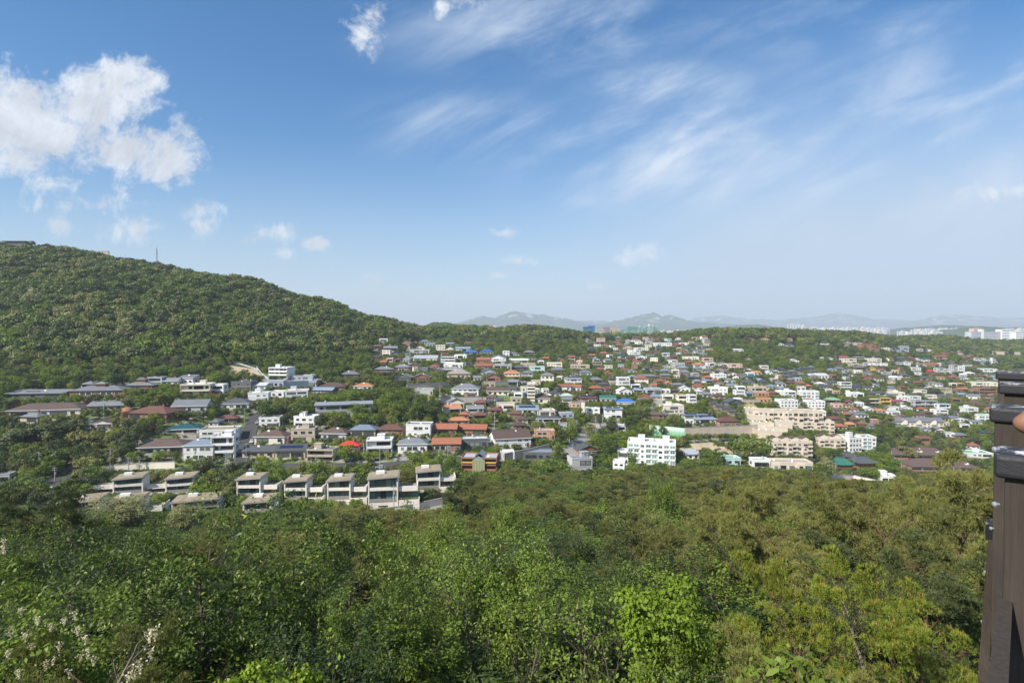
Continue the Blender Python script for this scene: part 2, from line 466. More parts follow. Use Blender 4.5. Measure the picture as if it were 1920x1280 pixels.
def mesh_np(name, V, Fs, mats, midx=None, smooth=False):
    """Fs: list of (m,k) int arrays (k equal inside one array)"""
    me = bpy.data.meshes.new(name)
    V = np.asarray(V, dtype=np.float32)
    Fs = [np.asarray(f, dtype=np.int32) for f in Fs if len(f)]
    nl = sum(f.size for f in Fs); npoly = sum(len(f) for f in Fs)
    me.vertices.add(len(V)); me.vertices.foreach_set('co', V.ravel())
    me.loops.add(nl); me.loops.foreach_set('vertex_index', np.concatenate([f.ravel() for f in Fs]))
    me.polygons.add(npoly)
    tot = np.concatenate([np.full(len(f), f.shape[1], dtype=np.int32) for f in Fs])
    st = np.concatenate([[0], np.cumsum(tot)[:-1]]).astype(np.int32)
    me.polygons.foreach_set('loop_start', st)
    for mt in mats:
        me.materials.append(MATS[mt])
    if midx is not None:
        me.polygons.foreach_set('material_index', np.asarray(midx, dtype=np.int32))
    if smooth:
        me.polygons.foreach_set('use_smooth', np.ones(npoly, dtype=bool))
    me.update(calc_edges=True)
    return me


class MB:
    """mesh builder of small polygonal pieces"""
    def __init__(s):
        s.v = []; s.f = []
    def poly(s, pts):
        n = len(s.v); s.v += [tuple(p) for p in pts]; s.f.append(tuple(range(n, n + len(pts)))); return s
    def hexa(s, b, t):
        """b, t: four bottom and four top points (counter-clockwise from above)"""
        n = len(s.v); s.v += [tuple(p) for p in b] + [tuple(p) for p in t]
        s.f += [(n + 3, n + 2, n + 1, n), (n + 4, n + 5, n + 6, n + 7)]
        for i in range(4):
            j = (i + 1) % 4
            s.f.append((n + i, n + j, n + 4 + j, n + 4 + i))
        return s
    def box(s, x0, x1, y0, y1, z0, z1):
        return s.hexa([(x0, y0, z0), (x1, y0, z0), (x1, y1, z0), (x0, y1, z0)], [(x0, y0, z1), (x1, y0, z1), (x1, y1, z1), (x0, y1, z1)])
    def tube(s, p0, p1, r0, r1, n=6, cap=True):
        p0 = Vector(p0); p1 = Vector(p1); d = (p1 - p0)
        if d.length < 1e-6: return s
        q = d.to_track_quat('Z', 'Y'); k = len(s.v)
        for (p, r) in ((p0, r0), (p1, r1)):
            for i in range(n):
                a = 2 * math.pi * i / n
                s.v.append(tuple(p + q @ Vector((math.cos(a) * r, math.sin(a) * r, 0))))
        for i in range(n):
            j = (i + 1) % n
            s.f.append((k + i, k + j, k + n + j, k + n + i))
        if cap:
            s.f.append(tuple(range(k + n - 1, k - 1, -1))); s.f.append(tuple(range(k + n, k + 2 * n)))
        return s
    def lathe(s, prof, c=(0, 0, 0), n=12):
        k = len(s.v)
        for (r, z) in prof:
            for i in range(n):
                a = 2 * math.pi * i / n
                s.v.append((c[0] + r * math.cos(a), c[1] + r * math.sin(a), c[2] + z))
        for q in range(len(prof) - 1):
            for i in range(n):
                j = (i + 1) % n
                s.f.append((k + q * n + i, k + q * n + j, k + (q + 1) * n + j, k + (q + 1) * n + i))
        s.f.append(tuple(k + i for i in range(n - 1, -1, -1)))
        s.f.append(tuple(k + (len(prof) - 1) * n + i for i in range(n)))
        return s
    def mesh(s, name, mat, smooth=False):
        me = bpy.data.meshes.new(name)
        me.from_pydata(s.v, [], s.f)
        me.materials.append(MATS[mat])
        if smooth:
            for p in me.polygons: p.use_smooth = True
        return me
    def build(s, name, mat, parent=None, smooth=False, loc=None):
        o = bpy.data.objects.new(name, s.mesh(name, mat, smooth))
        COL.objects.link(o)
        if parent is not None: o.parent = parent
        if loc is not None: o.location = loc
        return o


def link(name, me, parent=None, loc=(0, 0, 0), rot=(0, 0, 0), scale=(1, 1, 1)):
    o = bpy.data.objects.new(name, me)
    COL.objects.link(o)
    o.location = loc; o.rotation_euler = rot; o.scale = scale
    if parent is not None: o.parent = parent
    return o


def empty(name, loc, rz=0.0):
    o = bpy.data.objects.new(name, None)
    COL.objects.link(o); o.location = loc; o.rotation_euler = (0, 0, rz)
    o.empty_display_size = 1.0
    return o


# ------------------------------------------------------------------ terrain
cp, sp_ = math.cos(PITCH), math.sin(PITCH)


def ray(px, py):
    v = (640.0 - py) / F
    y = cp + sp_ * v
    return ((px - 960.0) / F / y, 1.0, (v * cp - sp_) / y)      # direction with y = 1


def topx(x, y, z):
    """world point -> photograph pixel"""
    yc = y * cp - z * sp_
    zc = z * cp + y * sp_
    return 960 + F * x / yc, 640 - F * zc / yc


DD = [-60, 0, 10, 25, 45, 80, 130, 190, 235, 270, 300, 330, 400, 480, 620, 760, 900, 1000, 1150, 1300, 1500, 1900, 3000]
NEAR = [2, -6, -11.5, -19, -28, -38, -49]
TT = {
    -400: [-62, -68, -64, -52, -44, -30, 2, 58, 112, 120, 110, 90, 60, 30, 0, -70],
    0:    [-62, -68, -64, -48, -43, -30, 0, 56, 108, 118, 108, 80, 50, 20, -20, -75],
    150:  [-62, -69, -64, -48, -43, -31, -4, 48, 95, 100, 90, 70, 40, 10, -30, -75],
    300:  [-62, -70, -62, -49, -43, -36, -16, 36, 79, 80, 70, 50, 30, 0, -40, -75],
    450:  [-63, -70, -62, -58, -51, -38, -24, 18, 60, 66, 56, 40, 20, 0, -40, -75],
    600:  [-64, -70, -61, -58, -51, -43, -36, -8, 28, 32, 25, 10, 0, -20, -50, -75],
    700:  [-64, -68, -61, -58, -52, -45, -38, -24, 8, 14, 10, 0, -10, -20, -50, -75],
    800:  [-63, -66, -61, -58, -53, -46, -41, -33, -25, -10, -4, -8, -20, -30, -50, -75],
    900:  [-62, -66, -63, -60, -55, -50, -44, -34, -29, -13, -6, -10, -20, -30, -50, -75],
    1000: [-61, -66, -65, -62, -57, -54, -48, -43, -34, -17, -3, -8, -20, -30, -50, -75],
    1150: [-60, -66, -69, -69, -68, -62, -57, -51, -49, -36, -24, -19, -25, -35, -55, -75],
    1250: [-60, -67, -71, -70, -69, -66, -59, -52, -47, -36, -26, -17, -24, -35, -55, -75],
    1350: [-60, -67, -71, -70, -69, -68, -60, -52, -40, -24, -10, -9, -20, -35, -55, -75],
    1450: [-60, -66, -70, -70, -69, -68, -62, -53, -42, -25, -10, -10, -24, -40, -60, -75],
    1600: [-60, -68, -76, -82, -86, -88, -80, -70, -60, -47, -33, -14, -20, -40, -60, -80],
    1750: [-60, -68, -79, -86, -91, -98, -92, -86, -81, -72, -61, -43, -30, -24, -50, -90],
    1870: [-60, -68, -80, -87, -92, -100, -96, -92, -86, -78, -70, -57, -45, -38, -50, -90],
    2300: [-60, -68, -80, -87, -92, -100, -96, -92, -86, -78, -70, -57, -45, -38, -50, -90]}
_cu = np.array([(p - 960) / F for p in sorted(TT)])
_tab = np.array([NEAR + TT[p] for p in sorted(TT)], dtype=float)
_dd = np.array(DD, dtype=float)


def raw_height(X, Y):
    u = X / np.maximum(Y, 70.0)
    j = np.clip(np.searchsorted(_cu, u) - 1, 0, len(_cu) - 2)
    t = np.clip((u - _cu[j]) / (_cu[j + 1] - _cu[j]), 0, 1)
    t = t * t * (3 - 2 * t)
    i = np.clip(np.searchsorted(_dd, Y) - 1, 0, len(_dd) - 2)
    s = np.clip((Y - _dd[i]) / (_dd[i + 1] - _dd[i]), 0, 1)
    z0 = _tab[j, i] * (1 - s) + _tab[j, i + 1] * s
    z1 = _tab[j + 1, i] * (1 - s) + _tab[j + 1, i + 1] * s
    z = z0 * (1 - t) + z1 * t
    # gullies and spurs on the wooded hill
    hill = np.clip((z + 30) / 60, 0, 1) * np.clip((Y - 380) / 200, 0, 1)
    z = z + hill * (5.0 * np.sin(X * 0.021 + Y * 0.006) * np.sin(Y * 0.011 + 1.3) + 2.2 * np.sin(X * 0.055 + 2 + Y * .01))
    return z


GS = 6.0
GX0, GX1, GY0, GY1 = -1500.0, 1860.0, -60.0, 1740.0
_gx = np.arange(GX0, GX1 + 0.1, GS); _gy = np.arange(GY0, GY1 + 0.1, GS)
_GXX, _GYY = np.meshgrid(_gx, _gy)
GZ = raw_height(_GXX, _GYY)
for _ in range(3):
    P_ = np.pad(GZ, 1, mode='edge')
    GZ = (P_[:-2, 1:-1] + P_[2:, 1:-1] + P_[1:-1, :-2] + P_[1:-1, 2:] + 2 * GZ) / 6.0


def HZ(x, y):
    """ground height, bilinear on the terrain grid"""
    fx = np.clip((np.asarray(x, dtype=float) - GX0) / GS, 0, len(_gx) - 1.001); fy = np.clip((np.asarray(y, dtype=float) - GY0) / GS, 0, len(_gy) - 1.001)
    i = fx.astype(int); j = fy.astype(int); a = fx - i; b = fy - j
    return (GZ[j, i] * (1 - a) + GZ[j, i + 1] * a) * (1 - b) + (GZ[j + 1, i] * (1 - a) + GZ[j + 1, i + 1] * a) * b


def hit(px, py, y0=150.0, y1=1650.0):
    """first ground point seen through that pixel beyond the near wood"""
    d = ray(px, py)
    Y = np.arange(y0, y1, 1.0)
    below = HZ(d[0] * Y, Y) >= d[2] * Y
    k = int(np.argmax(below)) if below.any() else len(Y) - 1
    y = float(Y[k])
    return Vector((d[0] * y, y, float(HZ(d[0] * y, y))))


def make_terrain():
    ny, nx = GZ.shape
    V = np.stack([_GXX.ravel(), _GYY.ravel(), GZ.ravel()], axis=1)
    idx = np.arange(nx * ny).reshape(ny, nx)
    Q = np.stack([idx[:-1, :-1].ravel(), idx[:-1, 1:].ravel(), idx[1:, 1:].ravel(), idx[1:, :-1].ravel()], axis=1)
    # town flats get paler yard ground
    cx = V[Q[:, 0], 0] + GS / 2; cy = V[Q[:, 0], 1] + GS / 2
    zz = V[Q[:, 0], 2]
    px = 960 + F * cx / np.maximum(cy, 1); py = 618 - F * zz / np.maximum(cy, 1)
    town = np.zeros(len(Q), dtype=np.int32)
    for (a, b, c, d) in [(0, 1900, 735, 960), (640, 1000, 636, 760), (880, 1240, 668, 760), (1100, 1340, 630, 700), (1240, 1480, 660, 760), (1440, 1900, 680, 760), (200, 700, 700, 760)]:
        town |= ((px > a) & (px < b) & (py > c) & (py < d) & (cy > 195)).astype(np.int32)
    me = mesh_np('ground', V, [Q], ['ground', 'yard'], town, smooth=True)
    tag(link('ground', me), kind='structure')
    # the far plain out to the horizon, one sheet below the hills' skirts
    b = MB()
    R = [(-1500, 1740), (-30000, 36000)]
    b.v = []
    b.poly([(-23000, -60, -115), (23000, -60, -115), (23000, 21900, -115), (-23000, 21900, -115)])
    tag(b.build('far_plain', 'ground'), kind='structure')


make_terrain()

# ------------------------------------------------------------------ foliage geometry
def unit(a):
    return a / np.maximum(np.linalg.norm(a, axis=-1, keepdims=True), 1e-9)


def leaves(rng, C, N, size, aspect=0.5, spread=0.6, droop=0.0, szvar=0.35):
    """rhombus leaves centred at C, facing about N -> vertices (4n,3)"""
    n = len(C)
    nn = unit(N + rng.normal(0, spread, (n, 3)))
    t = unit(np.cross(nn, rng.normal(0, 1, (n, 3))))
    if droop:
        t = unit(t + np.array([0, 0, -droop]))
        nn = unit(nn - t * np.sum(nn * t, axis=1, keepdims=True))
    b = np.cross(nn, t)
    L = size * (1 + rng.uniform(-szvar, szvar, (n, 1)))
    Wd = L * aspect
    V = np.stack([C - t * L * 0.5, C + b * Wd * 0.5 - t * L * 0.05, C + t * L * 0.5, C - b * Wd * 0.5 - t * L * 0.05], axis=1)
    return V.reshape(-1, 3)


def quads(n, off=0):
    return (np.arange(n * 4).reshape(n, 4) + off)


def lobed_crown(rng, R, H, nlobe, nclump, per, csize, lsize, aspect=0.55, flat=1.0, base=0.25, droop=0.0, umbrella=False, ls=1.0, zb=0.75, jit=0.0):
    """crown made of lobes, each covered with leafy sprays; base of crown at z = base*H, top at H"""
    z0 = base * H; hc = (H - z0)
    LC = []; LR = []
    for i in range(nlobe):
        if umbrella:
            a = rng.uniform(0, 2 * math.pi); r = R * math.sqrt(rng.uniform(0, 1)) * 0.72
            z = z0 + hc * rng.uniform(0.1, 0.85) * (1 - 0.35 * (r / R) ** 2)
            lr = R * rng.uniform(0.28, 0.46); LR.append((lr, lr, lr * 0.34))
        else:
            a = 2 * math.pi * (i * 0.618) + rng.uniform(-.3, .3); q = (i + 0.5) / nlobe
            r = R * 0.62 * math.sin(math.pi * (0.18 + 0.72 * (1 - q))) * rng.uniform(0.6 - jit * .3, 1.1 + jit * .5)
            z = z0 + hc * (0.12 + 0.72 * q) + rng.uniform(-.06 - jit * .2, .06 + jit * .1) * hc
            lr = R * rng.uniform(0.34, 0.5) * ls; LR.append((lr, lr, lr * rng.uniform(0.6, 0.85) * flat))
        LC.append((r * math.cos(a), r * math.sin(a), z))
    LC = np.array(LC); LR = np.array(LR)
    k = rng.integers(0, nlobe, nclump)
    d = unit(rng.normal(0, 1, (nclump, 3)) + np.array([0, 0, zb]))
    CC = LC[k] + d * LR[k] * rng.uniform(0.78, 1.08, (nclump, 1))
    CN = unit(d + np.array([0, 0, 0.7]))
    kk = np.repeat(np.arange(nclump), per)
    off = rng.normal(0, 1, (nclump * per, 3)) * csize * np.array([1, 1, 0.55])
    C = CC[kk] + off
    N = CN[kk] + off / csize * 0.35
    return leaves(rng, C, N, lsize, aspect, 0.55, droop)


def limb_mesh(segs, sides=6):
    """segments (p0,p1,r0,r1) -> V, F"""
    V = []; Q = []
    for (p0, p1, r0, r1, sd) in segs:
        p0 = np.array(p0, float); p1 = np.array(p1, float)
        d = unit((p1 - p0)[None])[0]
        a = unit(np.cross(d, [0.31, 0.87, 0.11])[None])[0]; b = np.cross(d, a)
        th = np.arange(sd) * 2 * math.pi / sd
        ring = np.cos(th)[:, None] * a + np.sin(th)[:, None] * b
        k = len(V)
        V += list(p0 + ring * r0) + list(p1 + ring * r1)
        for i in range(sd):
            j = (i + 1) % sd
            Q.append((k + i, k + j, k + sd + j, k + sd + i))
    return np.array(V), np.array(Q)


def grow(rng, H, R, trunks=1, base_r=0.18, lvl=3, nb=(9, 5, 4), bare=0.25, upr=0.5, crook=0.12, flat=False):
    """branching skeleton; returns segments and twig points with directions"""
    segs = []; tips = []
    def branch(p, d, L, r, level):
        n = 5 if level == 0 else (4 if level == 1 else 3)
        pts = [np.array(p, float)]; d = unit(np.array(d, float)[None])[0]; rr = [r]
        for i in range(n):
            up = np.array([0, 0, 0.10 if level else 0.03])
            if flat and level >= 1: up = np.array([0, 0, 0.02])
            d = unit((d + rng.normal(0, crook, 3) * (0.5 if level == 0 else 1) + up)[None])[0]
            pts.append(pts[-1] + d * L / n); rr.append(r * (1 - (i + 1) / n * (0.72 if level == 0 else 0.8)))
            segs.append((pts[-2], pts[-1], rr[-2], rr[-1], 7 if level == 0 else (5 if level == 1 else 3)))
        if level >= lvl:
            for q in pts[1:]:
                tips.append((q, d))
            return
        k = nb[min(level, len(nb) - 1)]
        for i in range(k):
            s = (bare if level == 0 else 0.2) + (1 - (bare if level == 0 else 0.2)) * (i + rng.uniform(0.2, 0.9)) / k
            s = min(s, 0.98)
            f = s * n; a = int(f); q = pts[a] + (pts[a + 1] - pts[a]) * (f - a)
            ax = pts[min(a + 1, n)] - pts[a]; ax = unit(ax[None])[0]
            side = unit(np.cross(ax, rng.normal(0, 1, 3))[None])[0]
            if level == 0:
                ang = i * 2.4 + rng.uniform(-.4, .4)
                side = np.array([math.cos(ang), math.sin(ang), 0])
            if level == 0:
                prof = math.sin(math.pi * min(1, 0.22 + 0.78 * (1 - s) ** 0.8)) if not flat else (0.55 + 0.45 * (1 - s))
                L2 = R * (0.55 + 0.6 * prof) * rng.uniform(0.8, 1.1)
                dirn = side + ax * (upr * (0.5 + s))
                if flat: dirn = side + ax * (0.25 + 0.5 * s * s)
            else:
                L2 = L * rng.uniform(0.36, 0.55) * (1.15 - 0.5 * s)
                dirn = side * (0.8 if not flat else 1) * np.array([1, 1, 0.35 if flat else 0.8]) + ax * 0.75
            branch(q, dirn, L2, rr[a] * (0.5 if level == 0 else 0.55), level + 1)
    for t in range(trunks):
        a = t * 2 * math.pi / max(1, trunks) + rng.uniform(-.3, .3)
        lean = 0.0 if trunks == 1 else 0.22
        branch((0.25 * math.cos(a) * (trunks > 1), 0.25 * math.sin(a) * (trunks > 1), -0.6), (lean * math.cos(a), lean * math.sin(a), 1), H * 0.93, base_r, 0)
    return segs, tips


PROTO = {}


def add_proto(key, crownV, crownmat, segs=None, bark='bark', H=None, extra=None, tri=False):
    """store crown mesh, trunk mesh and a joined mesh; normalised so that the tree stands at z=0"""
    nq = len(crownV) // (3 if tri else 4)
    fc = np.arange(nq * (3 if tri else 4)).reshape(nq, 3 if tri else 4)
    cm = mesh_np(key + '_crown', crownV, [fc], [crownmat])
    tm = None
    if segs:
        tv, tq = limb_mesh(segs)
        tm = mesh_np(key + '_trunk', tv, [tq], [bark], smooth=True)
        off = len(crownV)
        if tri:
            jm = mesh_np(key, np.vstack([crownV, tv]), [fc, tq + off], [crownmat, bark], np.concatenate([np.zeros(nq), np.ones(len(tq))]))
        else:
            jm = mesh_np(key, np.vstack([crownV, tv]), [np.vstack([fc, tq + off])], [crownmat, bark], np.concatenate([np.zeros(nq), np.ones(len(tq))]))
    else:
        jm = cm
    top = float(np.percentile(crownV[:, 2], 99.5)); rad = float(np.percentile(np.hypot(crownV[:, 0], crownV[:, 1]), 96))
    PROTO[key] = dict(crown=cm, trunk=tm, joined=jm, H=top, R=rad, extra=extra)


def needles(rng, C, D, n_per, L, wd, spread=0.75):
    """tufts of thin triangular needles at C around direction D -> (3m,3)"""
    k = np.repeat(np.arange(len(C)), n_per)
    d = unit(D[k] + rng.normal(0, spread, (len(k), 3)))
    s = unit(np.cross(d, rng.normal(0, 1, (len(k), 3))))
    ll = L * rng.uniform(0.7, 1.15, (len(k), 1))
    c = C[k]
    V = np.stack([c - s * wd * .5, c + s * wd * .5, c + d * ll], axis=1)
    return V.reshape(-1, 3)


def build_protos():
    # --- far (hillside): tiny sprays, seen 400 m and more away
    for i in range(3):
        rng = np.random.default_rng(10 + i)
        V = lobed_crown(rng, 1.0, 1.7, 8, 60, 9, 0.16, 0.23, 0.8, base=0.2)
        add_proto('far_leaf%d' % i, V, 'leaf_oak')
        V2 = lobed_crown(rng, 1.0, 1.35, 8, 60, 8, 0.15, 0.24, 0.7, base=0.35, umbrella=True)
        add_proto('far_pine%d' % i, V2, 'needle')
    for nm, mt in (('far_dark', 'leaf_dark'), ('far_pale', 'leaf_pale'), ('far_bright', 'leaf_mid'), ('far_pinedark', 'needle_dark')):
        rng = np.random.default_rng(hash(nm) % 1000 if False else sum(map(ord, nm)))
        add_proto(nm + '0', lobed_crown(rng, 1.0, 1.6 if 'pine' not in nm else 1.3, 8, 60, 9, 0.16, 0.22, 0.8, base=0.2, umbrella='pine' in nm), mt)
    # --- town trees 200..700 m away (unit: radius 1)
    for i in range(3):
        rng = np.random.default_rng(30 + i)
        segs = [((0, 0, -.5), (0.03, 0, .5), .07, .055, 5), ((0.03, 0, .5), (0.02, .04, 1.2), .055, .03, 5)]
        for a in range(5):
            t = a * 1.3
            segs.append(((0.02, 0, .5 + .1 * a), (.5 * math.cos(t), .5 * math.sin(t), .95 + .12 * a), .03, .012, 3))
        for key, mt, H in (('town_leaf', 'leaf_mid', 1.9), ('town_dark', 'leaf_dark', 2.0), ('town_bright', 'leaf_bright', 1.9), ('town_yellow', 'leaf_yellow', 1.8), ('town_red', 'leaf_red', 1.6), ('town_pale', 'leaf_pale', 1.8)):
            if i and key in ('town_red', 'town_pale', 'town_yellow'): continue
            V = lobed_crown(rng, 1.0, H, 10, 130, 13, 0.11, 0.125, 0.65, base=0.22)
            add_proto('%s%d' % (key, i), V, mt, segs)
        V = lobed_crown(rng, 1.0, 1.65, 11, 150, 12, 0.10, 0.13, 0.55, base=0.36, umbrella=True)
        add_proto('town_pine%d' % i, V, 'needle', segs, 'bark_red')
        V = lobed_crown(rng, 1.0, 1.65, 11, 150, 12, 0.10, 0.13, 0.55, base=0.36, umbrella=True)
        add_proto('town_pinedark%d' % i, V, 'needle_dark', segs, 'bark_red')
    rng = np.random.default_rng(77)
    add_proto('town_shrub0', lobed_crown(rng, 1.0, 1.1, 7, 70, 12, 0.12, 0.14, 0.7, base=0.0), 'leaf_oak', None)
    add_proto('dark_shrub0', lobed_crown(rng, 1.0, 1.1, 7, 90, 12, 0.12, 0.12, 0.6, base=0.0), 'leaf_dark', None)
    # --- wood below the lookout, 50..200 m (real metres)
    for i, (mt, seed) in enumerate((('leaf_oak', 51), ('leaf_mid', 52), ('leaf_deep', 53), ('leaf_pale', 57))):
        rng = np.random.default_rng(seed)
        H, R = 11.0, 4.2
        segs, tips = grow(rng, H, R, 1 + (i == 1), .2, 2, (12, 6), 0.3, 0.55)
        T = np.array([t[0] for t in tips]); D = np.array([t[1] for t in tips])
        lob = lobed_crown(rng, R, H, 18, 560, 9, 0.27, 0.30, 0.6, base=0.3, ls=.78, zb=1.0)
        k = np.repeat(np.arange(len(T)), 10)
        C = T[k] + rng.normal(0, .3, (len(k), 3)) * [1, 1, .6]
        l2 = leaves(rng, C, D[k] * .3 + [0, 0, 1], .26, .5, .6)
        add_proto('wood_%s' % mt, np.vstack([lob, l2]), mt, segs)
    def pads(rng, T, n, per, r0, r1, th=.3):
        pc_ = T[rng.permutation(len(T))[:n]]
        pr = rng.uniform(r0, r1, len(pc_))
        k = np.repeat(np.arange(len(pc_)), per)
        a = rng.uniform(0, 6.2832, len(k)); q = np.sqrt(rng.uniform(0, 1, len(k))); el = 1 + .35 * np.sin(a * 2 + k)
        off = np.stack([np.cos(a) * q * el, np.sin(a) * q * el, th * (1 - q * q) + rng.normal(0, .05, len(k))], axis=1) * pr[k][:, None]
        D = unit(off * [1.1, 1.1, .5] / pr[k][:, None] + [0, 0, .75] + rng.normal(0, .2, (len(k), 3)))
        return pc_[k] + off, D
    for i, mt in enumerate(('needle', 'needle_dark', 'needle')):
        rng = np.random.default_rng(60 + i)
        H, R = 10.5, 4.3
        segs, tips = grow(rng, H, R, 1, .2, 2, (13, 7), 0.4, 0.3, 0.16, flat=True)
        T = np.array([t[0] for t in tips]); T = T[T[:, 2] > 3.2]
        C, D = pads(rng, T, 78, 52, .65, 1.25)
        V = needles(rng, C, D, 6, .36, .085, 0.75)
        add_proto('wood_pine%d' % i, V, mt, segs, 'bark_red', tri=True)
    # --- nearest trees (real metres)
    def near_broad(key, seed, H, R, trunks, mt, lsz, nleaf, asp=.36, droop=.5, nb=(13, 7, 5), bare=.25, upr=.5, sc=.24, br=.17, lvl=3, nl=15, ncl=1250):
        rng = np.random.default_rng(seed)
        segs, tips = grow(rng, H, R, trunks, br, lvl, nb, bare, upr)
        T = np.array([t[0] for t in tips]); D = np.array([t[1] for t in tips])
        print(key, 'twig points', len(T))
        k = np.repeat(np.arange(len(T)), nleaf)
        C = T[k] + rng.normal(0, sc, (len(k), 3)) * [1, 1, .7]
        V = leaves(rng, C, D[k] * .3 + [0, 0, .9], lsz, asp, .7, droop)
        if ncl: V = V.reshape(-1, 4, 3)[::3].reshape(-1, 3)
        if ncl: V = np.vstack([V, lobed_crown(rng, R, H, nl, ncl, 12, .15 * math.sqrt(R / 4), lsz * .92, asp, base=max(bare, .15), droop=droop, ls=.74, zb=1.3, jit=.3)])
        add_proto(key, V, mt, segs, 'bark_pale' if key == 'near_zelkova' else 'bark')
    near_broad('near_chestnut', 101, 11.5, 5.2, 1, 'leaf_chestnut', .25, 10, .36, .8, (17, 8, 6), .15, .55, .2)
    near_broad('near_zelkova', 102, 10.5, 3.4, 3, 'leaf_chestnut', .17, 8, .5, .25, (12, 6, 5), .5, .9, .2, .12)
    near_broad('near_oak', 103, 10.0, 4.2, 1, 'leaf_deep', .21, 12, .5, .2, (15, 7, 5), .2, .5, .24)
    near_broad('near_green', 104, 10.0, 4.0, 1, 'leaf_mid', .2, 12, .55, .2, (15, 7, 5), .2, .5, .24)
    near_broad('near_bright', 105, 7.0, 2.3, 2, 'leaf_bright', .14, 1, .7, .1, (10, 5, 4), .66, .25, .12, .06, 3, 16, 760)
    near_broad('near_open', 106, 11.0, 4.6, 1, 'leaf_chestnut', .22, 13, .38, .6, (12, 7, 5), .35, .7, .2, .22, 3, 0, 0)
    def near_pine(key, seed, H, R, mt, nb, per, L=.2, wd=.016, n_per=9, bare=.3, cone=None, sc=.13, npad=150):
        rng = np.random.default_rng(seed)
        segs, tips = grow(rng, H, R, 1, .19, 3, nb, bare, .3, .15, flat=True)
        T = np.array([t[0] for t in tips]); D = np.array([t[1] for t in tips])
        print(key, 'twig points', len(T))
        C, D2 = pads(rng, T, npad, per, .34, .72, .38)
        C2 = T + rng.normal(0, sc, T.shape) * [1, 1, .6]
        C = np.vstack([C, C2]); D2 = np.vstack([D2, unit(D * .5 + rng.normal(0, .3, D.shape) + [0, 0, .9])])
        V = needles(rng, C, D2, n_per, L, wd, .6)
        extra = None
        if cone:
            up = D2[:, 2] > 0.75
            CC = C[up][::cone]; 
            bx = needles(rng, CC + [0, 0, .04], np.tile([0, 0, 1.0], (len(CC), 1)), 3, .15, .035, .12)
            f = np.arange(len(bx)).reshape(-1, 3)
            ca = (np.arange(len(f)) // 3) % 2
            extra = mesh_np(key + '_buds', bx, [f], ['pollen', 'candle'], ca)
        add_proto(key, V, mt, segs, 'bark_red', tri=True, extra=extra)
    near_pine('near_pine_bright', 201, 8.0, 4.4, 'needle_bright', (18, 8, 5), 46, .19, .026, 8, .12, cone=3, npad=230)
    near_pine('near_pine', 202, 10.5, 4.4, 'needle', (15, 8, 5), 44, .26, .042, 7, .34, npad=170)
    near_pine('near_pine_dark', 203, 10.0, 4.2, 'needle_dark', (15, 8, 5), 40, .26, .042, 7, .3, npad=150)


build_protos()


def scatter(name, groups, kindlabel=None):
    """one object: groups = [(mesh, points (n,3), scale (n,3), rz (n,))] instanced by geometry nodes"""
    pts = np.vstack([g_[1] for g_ in groups]); sc = np.vstack([g_[2] for g_ in groups]); rz = np.concatenate([g_[3] for g_ in groups])
    ids = np.concatenate([np.full(len(g_[1]), i, dtype=np.int32) for i, g_ in enumerate(groups)])
    me = bpy.data.meshes.new(name)
    me.vertices.add(len(pts)); me.vertices.foreach_set('co', pts.astype(np.float32).ravel())
    a = me.attributes.new('sc', 'FLOAT_VECTOR', 'POINT'); a.data.foreach_set('vector', sc.astype(np.float32).ravel())
    rot = np.zeros((len(rz), 3), dtype=np.float32); rot[:, 2] = rz
    a = me.attributes.new('rot', 'FLOAT_VECTOR', 'POINT'); a.data.foreach_set('vector', rot.ravel())
    a = me.attributes.new('pid', 'INT', 'POINT'); a.data.foreach_set('value', ids)
    o = link(name, me)
    ng = bpy.data.node_groups.new(name, 'GeometryNodeTree')
    ng.interface.new_socket('Geometry', in_out='INPUT', socket_type='NodeSocketGeometry')
    ng.interface.new_socket('Geometry', in_out='OUTPUT', socket_type='NodeSocketGeometry')
    gi = ng.nodes.new('NodeGroupInput'); go = ng.nodes.new('NodeGroupOutput'); jn = ng.nodes.new('GeometryNodeJoinGeometry')
    def attr(nm, typ):
        nd = ng.nodes.new('GeometryNodeInputNamedAttribute'); nd.data_type = typ; nd.inputs['Name'].default_value = nm
        return [s for s in nd.outputs if s.enabled and s.name == 'Attribute'][0]
    asc = attr('sc', 'FLOAT_VECTOR'); art = attr('rot', 'FLOAT_VECTOR'); aid = attr('pid', 'INT')
    for i, g_ in enumerate(groups):
        src = bpy.data.objects.new(name + '_source', g_[0])
        oi = ng.nodes.new('GeometryNodeObjectInfo'); oi.inputs['Object'].default_value = src
        oi.inputs['As Instance'].default_value = False
        cmp_ = ng.nodes.new('FunctionNodeCompare'); cmp_.data_type = 'INT'; cmp_.operation = 'EQUAL'
        ia = [s for s in cmp_.inputs if s.enabled]
        ng.links.new(aid, ia[0]); ia[1].default_value = i
        ip = ng.nodes.new('GeometryNodeInstanceOnPoints')
        ng.links.new(gi.outputs[0], ip.inputs['Points']); ng.links.new(cmp_.outputs[0], ip.inputs['Selection'])
        ng.links.new(oi.outputs['Geometry'], ip.inputs['Instance'])
        ng.links.new(art, ip.inputs['Rotation']); ng.links.new(asc, ip.inputs['Scale'])
        ng.links.new(ip.outputs[0], jn.inputs[0])
    ng.links.new(jn.outputs[0], go.inputs[0])
    md = o.modifiers.new('scatter', 'NODES'); md.node_group = ng
    tag(o, kind='stuff')
    return o


def key_near(k):
    return k.startswith('near')


